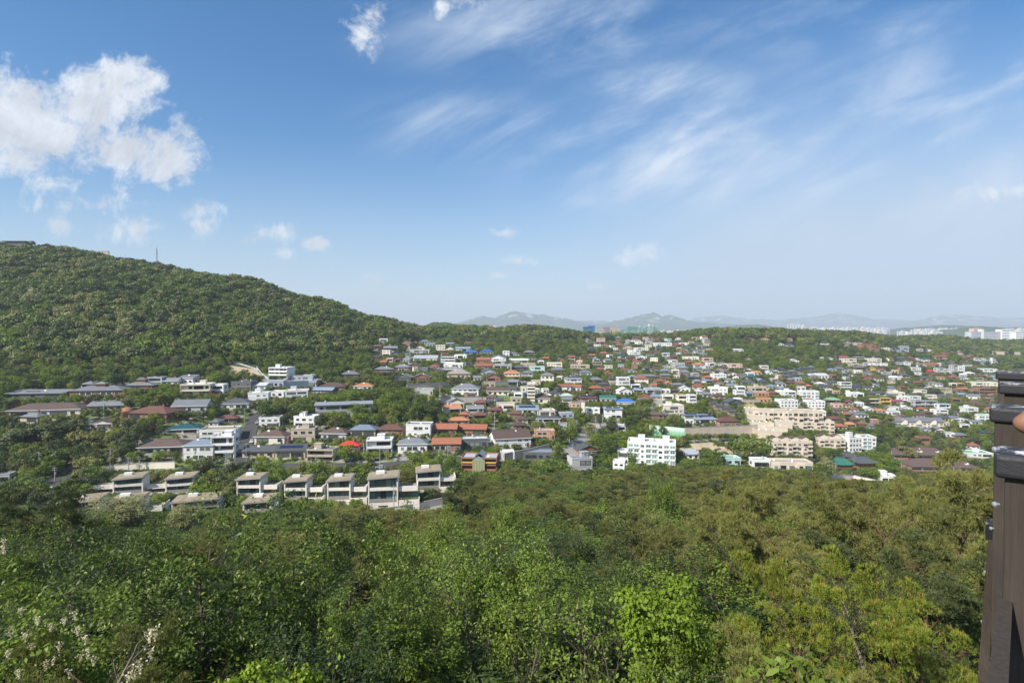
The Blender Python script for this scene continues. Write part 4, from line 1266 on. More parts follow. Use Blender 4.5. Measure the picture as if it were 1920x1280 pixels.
# ------------------------------------------------------------------ the villas: px base w h roof wall roofcolour yaw options
CAT = """
61 748 105 15 S d gr 8 k
180 744 95 21 H b gr 10 T
163 728 22 7 H t gr 0
258 732 54 17 H b gr 4 T
290 723 27 16 F g gr 0
318 723 32 15 G w gr 6
348 721 30 18 S w gr -5
366 743 58 24 F c wh 12 bP
407 742 24 22 F w wh 0
82 782 128 27 H c br 13 b
54 795 40 20 H t gr -8
197 770 66 18 G t gr 13
275 790 84 28 H b ru -6 DbK
355 776 66 27 G g gr 10 b
440 768 54 21 H w dg 9
188 805 45 21 X c br 12
425 794 40 12 H k ru 14
400 800 18 9 H g gr 0
342 815 62 14 H c te 14
408 826 70 24 F w sod 10
303 852 90 30 H g br 10 bK
452 733 40 18 F d dg -4
485 733 26 15 S w wh 5
521 710 42 21 F w wh -10 bP
513 727 38 13 F s bg 5
566 716 42 12 F g pg 4
566 726 56 13 F s sv 3
484 754 40 18 F w wh 12 P
519 746 26 13 F w wh 5
556 748 46 17 F w wh 14 P
603 739 42 13 G k bg -6
622 735 50 18 H b br 3
680 731 38 13 H w orr -4
655 710 35 14 H d gr 0 b
645 781 110 28 F g sv 15 O
505 802 40 20 F w wh 8
570 802 42 22 F w wh -5 P
505 833 56 27 H c br 0 b
568 829 46 28 F t tn 6 P
625 827 50 25 H g br -4 b
680 822 48 26 H t bg 2 b
731 818 48 23 H b ru 0 b
784 820 48 27 F w gr -3
832 817 48 23 G b rd -2 b
885 816 54 20 G b rd -4 b
484 859 60 23 G t dg 3 
544 861 58 29 G t dg 6 bs
600 865 52 26 F t gr -3 bP
654 850 36 23 H b re 4
711 853 50 31 F w wh 6 bP
773 850 56 30 H w gr 4 b
837 848 54 27 G b rd 4 bW
890 842 54 22 F d wh 6 bY
719 700 36 13 H b gr 5
753 698 30 15 H b gr -4
776 690 26 9 X b gr 10
814 692 22 12 X b br -8
821 700 24 9 X k gr -5
860 711 44 18 H t gt 2 b
755 716 34 15 X d gr -8
790 717 34 17 X b gr 5
795 740 34 9 F g dg 2
796 645 20 8 H g gr 4
759 650 22 11 X b gr -8
719 641 15 5 F w wh 0
732 658 26 9 G d gr 6
724 668 16 11 F c br -5
808 650 18 8 G w bg 5
826 660 18 13 F c bg 6
843 659 16 9 X c bg -10
868 659 28 9 G w bg 4
784 664 42 8 F g wh 0
797 678 46 12 G c sv -3
840 684 27 15 F w br 0 b
863 673 24 8 F w wh -3
883 666 27 10 H s bl 4
912 665 26 10 H s bl 0
850 689 36 6 F w wh 0
872 741 52 22 H w gr -3
855 766 34 20 X c gr 12
906 682 26 12 G b rd -4
908 693 32 12 G b rd 3
933 681 32 16 X w bg -4
949 668 13 10 F w wh 3
961 669 26 9 H w gr 5
993 665 22 8 H k gr 8
973 681 34 9 G t pg 0
942 692 34 9 F g dg 0
975 696 30 12 H d dg 4
990 689 28 8 F t tn 0
1008 698 28 11 F n pg 3
916 704 28 13 X s gr 6
925 716 27 16 X b dg 4
960 710 30 16 H c orr 2 K
988 709 23 14 H g gr -8
1026 719 26 20 H c gr -5
1040 690 28 10 F c wh 0
1047 699 26 10 H b gr 4
1088 694 36 10 F t tn -2
1098 706 22 12 H n gr 0
1076 722 32 18 H w gr 5 s
1058 733 24 13 G w rd 0
1081 735 18 14 G w rd -6
933 741 42 15 G c br 2
1015 757 34 17 H c br 3 b
948 769 34 13 F c dg 2
989 777 42 18 G w bg 3 s
1026 780 34 11 F c wh 10
1064 785 28 12 F s sv 8
1028 792 44 11 H g dg -3
980 794 22 11 H t br 6
1063 748 22 9 H t pg 3
1102 757 36 18 H k ru 0 sb
891 773 34 13 G w gr 10
900 762 22 10 H b ru 0
929 776 24 11 H b ru -4
900 786 26 13 H b ru 4
966 783 22 11 H b ru -3
870 786 16 8 H b rd 0
860 797 40 14 H t orr 6
848 776 36 17 G c orr 14
962 840 80 35 G w br 14
1022 825 38 19 F e sv 3 Y
1008 863 56 10 F d bg -3
952 863 28 14 F w wh 6
1104 856 44 24 X b dg 14
1092 890 46 35 F g gr 14 P
1056 806 14 11 F g dg 0
975 806 26 8 H k br 6
1166 809 15 12 F w wh 3
1112 779 26 15 F w wh -3
1150 786 34 22 F w sv -4 Os
1140 755 30 14 G g gn -3
1175 761 32 14 H w bl 0 K
1170 727 24 20 F w wh 4
1192 728 18 7 F w wh 0
1173 742 28 16 X w wh 10
1118 719 26 12 H b gr 4
1117 735 25 12 H b rd 0 K
1134 725 20 8 H d dg 4
1150 722 14 6 F t tn 0
1203 719 26 14 H c rd -3
1215 711 40 10 H d gr 0
1187 711 18 8 H d bg 3
1240 719 22 8 H p rd 5
1256 723 14 8 X e orr 0
1274 726 22 8 H d gr 4
1285 735 20 12 X w wh -8
1311 731 24 11 H c rd 3
1143 704 16 8 X e rd 4
1226 738 30 10 F s bg 4
1248 738 18 8 F w wh 0
1252 750 22 10 F c wh -3
1281 755 20 15 F c gr 0
1299 760 15 20 F w wh 3
1264 782 42 24 F c wh 8 P
1234 790 24 18 H k br -5
1297 795 28 19 F w bg 0 sO
1322 797 44 21 H g bg 3 s
1369 801 42 20 H b ru 6
1379 763 32 16 X d dg 10
1312 742 11 12 H w wh 0
1326 745 18 8 S g gr 6
1348 741 34 15 F w wh -6 P
1349 748 22 9 H t ru 4
1386 758 12 12 F w wh 0
1211 638 10 6 F p wh 0
1127 643 15 9 F p rd 0
1098 636 10 4 H t br 0
1111 637 10 4 H k br 0
1141 639 10 4 H g dg 0
1156 645 13 5 H p rd 0
1120 650 12 4 F w wh 0
1136 651 14 5 H p rd 0
1164 650 14 5 H k rd 0
1178 641 10 5 X c tn 0
1193 642 16 4 F w wh 0
1198 646 14 5 F w wh 0
1217 648 12 12 F g dg 0
1243 651 34 8 F w gr -5
1216 652 12 5 F c tn 0
1236 653 9 6 H d te 0
1270 651 16 7 H b ru 0
1274 643 20 6 H k dg 0
1253 641 12 6 F n gr 0
1235 638 16 6 H b br 0
1222 636 10 5 H k ru 0
1282 648 14 5 F c tn 0
1177 656 16 9 X p gr 4
1203 659 26 7 F w wh -3
1154 657 8 4 F w wh 0
1190 668 22 12 F w wh 3
1166 672 15 7 H w te 0
1166 678 16 6 G p ru 0
1184 675 16 7 H k br 0
1203 673 20 8 X w gr 0
1219 668 14 7 H g br 0
1228 663 16 6 H p br 0
1249 671 13 10 G w sv 0
1264 674 15 8 H b ru 4
1256 677 13 6 H g br 0
1271 665 16 5 X w gr 0
1290 667 18 6 H k br 0
1273 657 9 5 F c wh 0
1280 660 14 5 H e rd 0
1292 657 16 6 H g te 0
1310 663 16 8 H w gr 0
1318 668 13 6 H t gr 0
1290 674 20 5 F c wh 0
1304 675 14 6 F w wh 0
1262 683 16 8 F w gr 0
1274 686 20 6 F g te 0
1311 689 20 9 H w orr 0
1328 681 18 10 F p gr 0
1333 686 16 6 F w gr 0
1292 682 10 6 H e rd 0
1253 692 16 8 X g tn -6
1281 694 18 8 H b bg 3
1308 695 16 5 H g gr 0
1295 690 12 5 H k br 0
1304 708 12 9 F g gr 0
1300 712 22 6 H d dg 0
1328 712 15 8 H p rd 0
1350 711 26 10 F w wh 4
1358 686 22 7 X w gr 0
1381 692 22 10 F p wh -3
1403 696 16 7 X w br 0
1420 703 16 8 H w orr 0
1408 705 14 5 F w wh 0
1374 704 14 6 X w ru 0
1357 694 16 6 H p br 0
1346 700 14 5 H w dg 0
1344 718 12 6 H b rd 0
1444 703 12 7 X w wh 0
1453 699 14 7 X w gr 0
1465 696 14 8 X d dg 0
1476 703 14 6 H d dg 0
1488 700 14 5 H d gr 0
1500 697 14 5 H d dg 0
1512 694 14 5 H d dg 0
1522 692 12 5 H d gr 0
1478 710 14 6 H k dg 0
1492 708 14 6 H d dg 0
1505 706 12 6 H d gr 0
1519 703 12 6 H k dg 0
1529 700 10 5 H d dg 0
1498 715 12 7 F s sv 0
1484 716 12 5 H d gr 0
1535 710 38 10 S w wh -12
1528 709 14 5 H t gr 0
1403 722 26 10 H t dg 0
1410 711 20 6 H g te 0
1373 728 18 9 G w gr 0
1388 743 18 12 F w gr 0
1405 744 14 11 G w bg 0
1423 734 30 9 F t tn 0
1390 732 16 8 F w wh 0
1436 731 10 8 H w ru 0
1428 745 28 11 F e sv 0
1452 742 18 8 H b ru 0
1478 745 32 12 F w wh 3
1466 725 16 9 H w gr 0
1483 722 14 8 H b ru 0
1502 732 18 7 F w gr 0
1517 728 14 6 H p orr 0
1540 723 13 6 H w wh 0
1547 729 20 6 G g dg 0
1562 723 26 10 H w dg 0
1435 755 24 7 F e orr 0
1385 660 18 6 S w wh 0
1480 650 16 6 H w dg 0
1465 648 10 4 X w wh 0
1403 676 10 6 X t br 0
1490 681 17 8 X w wh 0
1541 675 8 5 F w wh 0
1558 676 8 6 X w wh 0
1547 648 16 8 H w dg 0
1408 638 14 5 H p ru 0
1435 639 16 6 X p rd 0
1480 639 11 5 G w orr 0
1600 650 34 7 F g gr 0
1625 654 24 10 F b ru 4
1641 661 16 12 F b ru -3
1686 661 36 12 F s bg 0
1660 656 18 4 F c tn 0
1583 673 19 6 G k ma 0
1594 682 24 10 F c dg 0
1605 688 28 6 F t tn 0
1640 681 26 9 F c wh 0
1632 687 28 7 F w gr 0
1658 688 13 7 F w dg 0
1572 692 14 6 H p br 0
1576 697 17 9 H s gr 0
1596 698 12 6 H w gr 0
1614 692 22 6 H d gr 0
1610 700 14 6 F c wh 0
1638 697 8 9 X y orr 0
1654 699 12 8 H w rd 0
1628 703 20 6 H w gr 0
1663 704 18 7 F g gr 0
1678 713 22 8 S w wh 0
1587 731 20 15 F w dg 0 b
1569 739 12 7 H w orr 0
1604 745 32 9 F w wh 0
1636 742 13 7 H b dg 0
1671 734 16 10 S g gr 0
1680 742 34 6 F c tn 0
1564 756 24 11 H b lg 0
1692 677 22 9 H d dg 0
1687 685 16 7 H w gr 0
1736 679 16 9 H w te 0
1725 676 10 5 F c wh 0
1766 673 24 7 G t rd 0
1773 666 13 8 X b rd 0
1749 689 25 9 G t rd 0
1744 700 16 7 H b re 0
1718 697 18 8 F w wh 0
1722 704 12 6 F w wh 0
1765 700 16 10 F g gr 0
1776 700 10 8 F w gr 0
1790 702 12 18 F g dg 0
1803 699 12 13 F w wh 0
1815 688 16 8 H w dg 0
1807 677 15 5 H b ru 0
1808 667 22 5 F t tn 0
1826 668 14 4 H p rd 0
1857 700 26 9 F w wh 0
1848 684 22 9 F s bg 0
1838 676 22 5 F c tn 0
1830 692 14 6 H b ru 0
1845 693 12 5 H s te 0
1820 704 16 7 H w wh 0
1806 706 14 6 G w wh 0
1840 708 20 6 H d br 0
1826 658 18 8 H d dg 0
1799 662 10 4 F p tn 0
1724 658 14 4 F w wh 0
1742 659 12 4 F w wh 0
1735 715 22 10 H e dg 0
1722 720 14 5 H k rd 0
1750 724 16 9 H p gr 0
1762 727 13 10 H w gr 0
1742 729 14 8 X w gr 0
1774 735 22 8 F t tn 0
1779 741 14 6 F t tn 0
1802 725 13 8 H b orr 0
1806 736 20 10 G b rd 0
1846 727 50 11 F c lg 0
1853 739 32 12 F b gr 0 b
1868 716 10 12 F s gr 0
1806 744 22 8 H s bg 0
1843 744 12 6 H b ru 0
1725 739 26 9 F c gr 0
1746 750 20 10 F c gr 0
1768 747 22 8 H g dg 0
1693 755 19 12 F w wh 0
1716 756 22 14 F w gr 0
1682 757 26 8 G w ma 0
1640 762 20 14 F t tn 0 b
1661 760 20 14 F y gr 0 b
1726 765 20 14 F g gr 0 b
1747 765 22 14 F g gr 0 b
1772 771 22 14 F w bb 0 b
1766 778 24 11 F w wh 0
1676 771 20 9 F w dg 0
1700 770 22 10 X w wh 0
1730 772 18 9 H w rd 0
1742 778 16 6 H k ru 0
1818 775 33 12 F w lg 0
1766 789 28 10 G y dg 0
1800 791 30 11 X w gr 0
1795 778 14 8 H w br 0
1850 790 32 13 F w lg 0
1832 796 20 8 G w gr 0
1630 772 16 10 X w wh 0
1653 775 17 7 H w orr 0
1676 779 24 9 F w gr 0
1572 765 16 9 F p br 0
1586 764 14 8 H w rd 0
1571 774 18 8 H c br 0
1592 758 16 7 H g ru 0
1602 772 16 8 H w rd 0
1602 780 18 8 H t gr 0
1618 784 22 11 H w gr 0
1614 762 12 7 F w wh 0
1590 782 14 6 H b rd 0
1576 807 24 13 H t rd 0
1596 801 18 9 H c orr 0
1620 800 14 8 H k rd 0
1605 792 16 6 H d ru 0
1636 805 12 8 S s gr 0
1735 811 18 11 X s gr 0
1762 812 18 12 X c gr 0
1803 823 24 12 H b gr 0
1782 820 18 8 F w gr 0
1810 803 16 8 F w gr 0
1846 816 14 10 H b te 0
1830 844 16 14 H n rd 0
1837 863 50 18 F w lg -6 
1375 873 30 9 F n lg 4
1428 877 34 10 F w sv -6
1300 862 26 10 S w sv 6
1666 905 32 13 F w wh -10
8 908 22 22 F g gr 10
"""
for ln in CAT.strip().split('\n'):
    t = ln.split()
    house(float(t[0]), float(t[1]), float(t[2]), float(t[3]), t[4], t[5], t[6], float(t[7]) if len(t) > 7 else 0, t[8] if len(t) > 8 else '')

# the small houses packed between the ones above, in the same streets
IR = random.Random(21)
INZ = [((1104, 1330, 636, 700), 46), ((1240, 1480, 692, 738), 46), ((1556, 1868, 672, 735), 62), ((1560, 1868, 738, 800), 34), ((1110, 1400, 706, 752), 26), ((700, 880, 646, 705), 16), ((880, 1110, 672, 765), 30), ((1440, 1560, 700, 760), 12)]
for (x0, x1, y0, y1), n in INZ:
    made = 0
    for _ in range(n * 14):
        if made >= n: break
        px, py = IR.uniform(x0, x1), IR.uniform(y0, y1)
        w = IR.uniform(9, 15) * (1 + (py - 640) / 160); hh = w * IR.uniform(.38, .6)
        if any(abs(px - q['px']) < (w + q['w']) * .46 and abs((py - hh / 2) - (q['base'] - q['h'] / 2)) < (hh + q['h']) * .46 for q in HOUSES): continue
        rf = IR.choice('FHHGGXF'); wl = IR.choice('wwcctgpbbkdtg')
        rc = IR.choice(['wh', 'gr', 'gr', 'lg', 'dg'] if rf == 'F' else ['gr', 'gr', 'dg', 'br', 'ru', 'rd', 'rd', 'bg', 'br'])
        house(round(px, 1), round(py, 1), round(w, 1), round(hh, 1), rf, wl, rc, IR.choice((-18, -8, 0, 6, 14, 24)), IR.choice(('', '', 'b')))
        made += 1
    print('infill', made)

# --- blocks
def stair_block(parent, x0, x1, y0, y1, steps, h, mat):
    pass


block(1221, 882, 96, 58, 5, 8, 'w', -16, 'large white five-storey apartment block with green glazed balconies below the pale green hoarding', 'LP', 'wh', 11)
for k, (px, base, w, h) in enumerate(((1168, 872, 26, 30), (1160, 886, 28, 24), (1190, 860, 26, 30))):
    house(px, base, w, h, 'F', 'w', 'wh', -16, '', ['white stepped wing halfway down the left end of the five-storey apartment block', 'white stepped wing lowest at the left end of the five-storey apartment block', 'white upper wing beside the left end of the five-storey apartment block'][k], name='apartment_wing', cat='building')
block(1478, 793, 128, 25, 2, 14, 'a', -6, 'longest sand-coloured terrace of flats with a flat roof, uppermost of the hillside estate', '', 'tn', 12, 'terrace_block')
block(1521, 812, 84, 25, 3, 10, 'a', -7, 'sand-coloured terrace of flats with a row of gabled penthouses above the planted court', 'A', 'tn', 12, 'terrace_block')
block(1485, 862, 76, 40, 4, 8, 'a', -3, 'sand-coloured four-storey terrace of flats with gabled penthouses nearest the wood', 'A', 'tn', 12, 'terrace_block')
block(1560, 846, 50, 27, 3, 5, 'a', -4, 'short sand-coloured terrace of flats with roof gables left of the white corner apartment block', 'A', 'tn', 12, 'terrace_block')
block(1485, 884, 78, 18, 1, 5, 'a', -5, 'long low sand-coloured wall-like building in front of the four-storey terrace', '', 'tn', 9, 'terrace_block', 'building')
block(1604, 856, 30, 40, 4, 4, 'w', 8, 'white apartment block with blank gable wall and stepped roof above the temple hall', 'P', 'gr', 13)
block(1630, 850, 26, 34, 4, 3, 'w', -4, 'white apartment block with four stacked glazed balconies next to the blank gable wall', 'L', 'gr', 10)
block(1480, 770, 34, 21, 3, 5, 'w', 2, 'white three-storey flats with square windows just above the long sand-coloured terrace', '', 'gr', 10)
block(1520, 753, 32, 20, 3, 4, 'w', -2, 'white flats with grey roof, upper block of the pair right of the brick house', 'L', 'gr', 10)
block(1531, 769, 32, 18, 3, 5, 'w', -2, 'white flats with long balconies, lower block of the pair right of the brick house', '', 'gr', 10)
block(1536, 783, 26, 13, 2, 4, 'w', -6, 'white two-storey flats half hidden behind the gabled sand-coloured terrace', '', 'wh', 9)
block(996, 757, 14, 39, 6, 1, 'c', 0, 'narrow white stepped tower of stacked balconies among the pines', 'R', 'wh', 8, 'apartment_block', 'apartment block')
block(1722, 803, 92, 13, 2, 12, 'c', -3, 'very long two-storey cream building under a low grey roof below the rows of flats', '', 'gr', 10, 'long_building', 'building')
# roofs with gables for the long cream building
_l = HOUSES[-1]
roof_mesh('G', _l['W'], _l['D'], 3.2, 'x', .8).build('roof', 'r_gr', _l['o'], loc=(0, 0, 6.0))
for x in (-.28, .0, .3):
    MB().box(-2.2, 2.2, -1, 4, 0, 3.4).poly([(-2.2, -1, 3.4), (2.2, -1, 3.4), (0, -1, 5.0)]).build('gable', 'c', _l['o'], loc=(x * _l['W'], -_l['D'] / 2, 3.4))
    roof_mesh('X', 4.4, 6, 1.7, 'x', .4).build('gable_roof', 'r_gr', _l['o'], loc=(x * _l['W'], -_l['D'] / 2 + 2, 6.95))


# --- brown-roofed brick complex: two long hipped wings with dormers, brick tower behind
def brick_wing(px, base, wpx, hpx, yaw, label, dorm):
    root, W, D, hw, fl, fh = house(px, base, wpx, hpx, 'H', 'b', 'br', yaw, 'b', label, name='brick_residence', cat='building', depth=15)
    ro = [c for c in root.children if c.name.startswith('roof')][0]
    MB().box(-W / 2 - .1, W / 2 + .1, -D / 2 - .12, -D / 2 + 1.2, -.9, -.1).build('white_band', 'w', ro)
    for x in dorm:
        MB().box(-1.0, 1.0, -1.2, 1.5, -.5, .9).poly([(-1, -1.2, .9), (1, -1.2, .9), (0, -1.2, 1.7)]).build('dormer', 'w', ro, loc=(x * W, -D * .27, 1.5))
        roof_mesh('X', 2.0, 2.6, .85, 'x', .2, .1).build('dormer_roof', 'r_br', ro, loc=(x * W, -D * .27, 2.5))


brick_wing(1728, 868, 110, 30, -5, 'long brick residence with dark brown hipped roof and dormers, further of the two', (-.25, -.05, .02, .3))
brick_wing(1772, 892, 122, 33, -6, 'long brick residence with dark brown hipped roof, nearer of the two behind the pines', (-.12, .08, .36))
house(1735, 838, 19, 20, 'F', 'b', 'br', 0, '', 'square brick tower with white band and brown top beside the brown roofs', name='brick_tower', cat='tower')


# --- temple: two-storey hall with green roof, lower halls with sweeping grey tiled roofs
def hanok(px, base, wpx, hpx, rc, yaw, label, floors, name='temple_hall'):
    P = hit(px, base); Y = P.y; yw = math.radians(yaw); W = wpx * Y / F * .84; D = W * .62
    tot = hpx * Y / F - (base - 618) / F * D * .5; rh = min(tot * .42, 3.6); hw = tot - rh
    root = empty(name, (P.x - math.sin(yw) * D / 2, P.y + math.cos(yw) * D / 2, P.z), yw)
    MB().box(-W / 2 - .6, W / 2 + .6, -D / 2 - .6, D / 2 + .6, -3.5, .5).build('stone_base', 'stonewall', root)
    MB().box(-W / 2, W / 2, -D / 2, D / 2, .5, hw).build('wall', 'b', root)
    fh = (hw - .5) / floors; n = max(3, int(W / 2.6))
    for f in range(floors):
        for i in range(n):
            MB().box(-W / n * .4, W / n * .4, -.08, .0, fh * .12, fh * .82).build('door_panel', 'wood_or', root, loc=(-W / 2 + W * (i + .5) / n, -D / 2, .5 + f * fh))
            MB().box(-.14, .14, -.3, 0, 0, fh).build('column', 'k', root, loc=(-W / 2 + W * i / n, -D / 2 - .02, .5 + f * fh))
        if f: MB().box(-W / 2 - 1, W / 2 + 1, -D / 2 - 1.2, D / 2 + .8, -.15, .05).box(-W / 2 - 1, W / 2 + 1, -D / 2 - 1.25, -D / 2 - 1.15, .05, .8).build('gallery', 'r_ru', root, loc=(0, 0, .5 + f * fh))
    # sweeping roof: eaves rise towards the corners, concave slopes
    b = MB(); w, d = W / 2 + 1.7, D / 2 + 1.7; r = w - d * .9; nseg = 8; rows = 5
    def pt(side, t, s):
        # t along eave 0..1, s from eave 0 to ridge 1
        if side == 0: e = Vector((-w + 2 * w * t, -d, 0)); k = Vector((max(-r, min(r, -w + 2 * w * t)), 0, rh))
        elif side == 1: e = Vector((w, -d + 2 * d * t, 0)); k = Vector((r, 0, rh))
        elif side == 2: e = Vector((w - 2 * w * t, d, 0)); k = Vector((max(-r, min(r, w - 2 * w * t)), 0, rh))
        else: e = Vector((-w, d - 2 * d * t, 0)); k = Vector((-r, 0, rh))
        p = e.lerp(k, s); p.z = .9 * abs(2 * t - 1) ** 3 * (1 - s) ** 2 + rh * s ** 1.45
        return p
    for side in range(4):
        for i in range(nseg):
            for j in range(rows):
                b.poly([pt(side, i / nseg, j / rows), pt(side, (i + 1) / nseg, j / rows), pt(side, (i + 1) / nseg, (j + 1) / rows), pt(side, i / nseg, (j + 1) / rows)])
            b.poly([pt(side, (i + 1) / nseg, 0), pt(side, i / nseg, 0), pt(side, i / nseg, 0) - Vector((0, 0, .3)), pt(side, (i + 1) / nseg, 0) - Vector((0, 0, .3))])
    b.poly([(-w + 1, -d + 1, -.25), (-w + 1, d - 1, -.25), (w - 1, d - 1, -.25), (w - 1, -d + 1, -.25)])
    ro = b.build('roof', 'r_' + rc, root, loc=(0, 0, hw + .1))
    MB().box(-r - .3, r + .3, -.25, .25, 0, .55).build('ridge', 'r_dg', ro, loc=(0, 0, rh - .1))
    tag(root, label, 'temple hall', 'temple buildings')
    HOUSES.append(dict(o=root, px=px, base=base, w=wpx, h=hpx, Y=Y, x=P.x, y=P.y, label=label, look=None, cat='x', W=W, D=D, yaw=yw, name=name))


hanok(1579, 886, 37, 29, 'gn', -6, 'two-storey temple hall with dark green roof and orange doors', 2)
hanok(1622, 882, 46, 27, 'dg', 6, 'temple hall with sweeping grey tiled roof and orange walls right of the green-roofed hall', 1)
hanok(1592, 864, 34, 16, 'dg', -4, 'temple hall of which only the grey tiled roof shows behind the green roof', 1)


# --- modern terraced townhouses with planted sloping roofs
def townhouse(px, base, wpx, hpx, yaw, label, wing=1, floors=3, low=False):
    P = hit(px, base); Y = P.y; yw = math.radians(yaw); W = wpx * Y / F; D = 7.5
    Hh = hpx * Y / F - (base - 618) / F * D * .6
    root = empty('townhouse', (P.x - math.sin(yw) * D / 2, P.y + math.cos(yw) * D / 2, P.z), yw)
    wm = W * (.60 if wing else 1.0); x0 = -W / 2; x1 = x0 + wm
    if wing < 0: x0, x1 = W / 2 - wm, W / 2
    fh = Hh * .88 / floors; xc = (x0 + x1) / 2; t = .45
    yf = -D / 2
    b = MB()
    b.box(x0, x0 + t, yf, D / 2, -5, Hh * .86); b.box(x1 - t, x1, yf, D / 2, -5, Hh * .86); b.box(x0 + t, x1 - t, yf + 1.6, D / 2, -5, Hh * .84)
    b.build('wall', 'concrete', root)
    for k in range(floors):
        if k: MB().box(x0 + t, x1 - t, yf + .05, yf + 1.7, k * fh - .2, k * fh).box(x0 + t, x1 - t, yf + .05, yf + .3, k * fh, k * fh + .95).build('balcony', 'concrete' if k != 1 else 'conc_dark', root)
        n = max(3, int((wm - 1) / 1.8)); cw = (wm - 2 * t) / n
        if k == 0 and not low:
            MB().box(x0 + t, x1 - t, yf + .02, yf + .35, -4, fh * .92).build('retaining_front', 'concrete', root)
            MB().box(-1.6, 1.6, -.06, .02, 0, .45).build('slot_window', 'glass', root, loc=(xc, yf, fh * .55))
        else:
            for i in range(n):
                window(root, x0 + t + cw * (i + .5), yf + 1.58, k * fh + fh * .48, cw * .97, fh * .86, 0, True, 'fd', i % 3 != 2)
    # tilted roof slab with planting, higher at the back and to the right
    ov = .9; z = Hh * .86
    A = [(x0 - .3, yf - ov), (x1 + .5, yf - ov), (x1 + .5, D / 2 + .3), (x0 - .3, D / 2 + .3)]
    zz = [z + .1, z + .7, z + .95, z + .35]
    ro = MB().hexa([(p[0], p[1], q) for p, q in zip(A, zz)], [(p[0], p[1], q + .38) for p, q in zip(A, zz)]).build('roof', 'conc_dark', root)
    B = [(x0 + .1, yf - ov + .35), (x1 + .15, yf - ov + .35), (x1 + .15, D / 2), (x0 + .1, D / 2)]
    MB().hexa([(p[0], p[1], q + .36) for p, q in zip(B, zz)], [(p[0], p[1], q + .55) for p, q in zip(B, zz)]).build('planted_roof', 'sod', ro)
    MB().box(-1.5, 1.5, -.7, .7, 0, 1.1).build('skylight', 'w', ro, loc=(xc - wm * .12, D * .1, z + .9))
    MB().hexa([(x0 + .2, yf + 1.6, z - 1), (x1 - .2, yf + 1.6, z - 1), (x1 - .2, D / 2, z - 1), (x0 + .2, D / 2, z - 1)], [(x0 + .2, yf + 1.6, z + .2), (x1 - .2, yf + 1.6, z + .85), (x1 - .2, D / 2, z + 1.1), (x0 + .2, D / 2, z + .45)]).build('upper_wall', 'concrete', root)
    if wing:
        a0, a1 = (x1 + .05, W / 2) if wing > 0 else (-W / 2, x0 - .05)
        f2 = fh * (floors - 1)
        MB().box(a0, a1, yf + 3.0, D / 2, -5, f2).build('wing', 'concrete', root)
        MB().box(a0, a1, yf + .8, yf + 1.1, f2 - .9, f2 + .9).box(a0, a1, yf + 1.1, yf + 3.1, f2 - .3, f2 + .0).box(a1 - .3, a1, yf + 1.1, D / 2, f2, f2 + .9).build('terrace', 'concrete', root)
        MB().box(a0, a1 - .35, yf + 1.12, D / 2, f2 + .01, f2 + .12).build('roof_lawn', 'sod', root)
        n = 3; cw = (a1 - a0) / n
        for i in range(n):
            window(root, a0 + cw * (i + .5), yf + 2.98, f2 - fh * .5, cw * .95, fh * .8, 0, True, 'fd', i != 1)
        if not low:
            MB().box(a0, a1 + .6, yf - 1.5, yf + 2.9, -5, fh * .95).box(a0, a1 + .6, yf - 1.5, yf - 1.2, fh * .95, fh * .95 + .9).box(a1 + .3, a1 + .6, yf - 1.2, yf + 2.9, fh * .95, fh * .95 + .9).build('garden_terrace', 'concrete', root)
            MB().box(a0, a1 + .28, yf - 1.18, yf + 2.9, fh * .95, fh * .95 + .1).build('garden_lawn', 'lawn', root)
            MB().box(0, (a1 - a0) * .8, -.05, .03, 0, fh * .6).build('garage_door', 'g', root, loc=(a0 + .3, yf - 1.5, .1))
    tag(root, label, 'townhouse', 'concrete townhouses with planted sloping roofs')
    HOUSES.append(dict(o=root, px=px, base=base, w=wpx, h=hpx, Y=Y, x=P.x, y=P.y, label=label, look=None, cat='x', W=W, D=D, yaw=yw, name='townhouse'))


townhouse(221, 938, 84, 50, 14, 'concrete townhouse with brown planted roof below the cream retaining wall', -1)
townhouse(319, 936, 80, 48, 14, 'concrete townhouse with orange-brown roof beside the big round pine', -1)
townhouse(146, 968, 70, 36, 14, 'sloping planted roof with a satellite dish, nearest the dark pine', 0, 2, True)
townhouse(252, 972, 92, 44, 12, 'low townhouse roof with a balcony box half hidden by the pale blossoming tree', 1, 2, True)
townhouse(366, 962, 80, 32, 14, 'low sloping roof with white skylight between the pale tree and the tall townhouses', 0, 2, True)
townhouse(481, 944, 74, 58, 2, 'tall townhouse with dark balcony band, leftmost of the five upright ones', 1)
townhouse(482, 976, 52, 46, 4, 'smaller townhouse with planted roof in front of the leftmost upright one', 0, 2, True)
townhouse(568, 950, 70, 60, 2, 'townhouse with green lawn terrace over its garage, second of the upright ones', 1)
townhouse(650, 952, 72, 64, 4, 'townhouse with three glazed floors and a side lawn, third of the upright ones', 1)
townhouse(737, 962, 92, 82, 8, 'largest townhouse, with long pale front and slot window above the street', 1)
townhouse(818, 930, 74, 58, 10, 'townhouse with hedge below and red maple beside it, last before the wood', 1)


# --- big white villa with a grey hipped wing
house(372, 865, 56, 42, 'H', 'w', 'bg', 6, '', 'big white villa with blue-grey hipped roof above the lower cream wall', name='villa', cat='villa')
house(417, 862, 44, 46, 'F', 'w', 'wh', 6, 'bP', 'white cubic villa with deep framed balcony joined to the blue-grey roofed villa', name='villa', cat='villa')
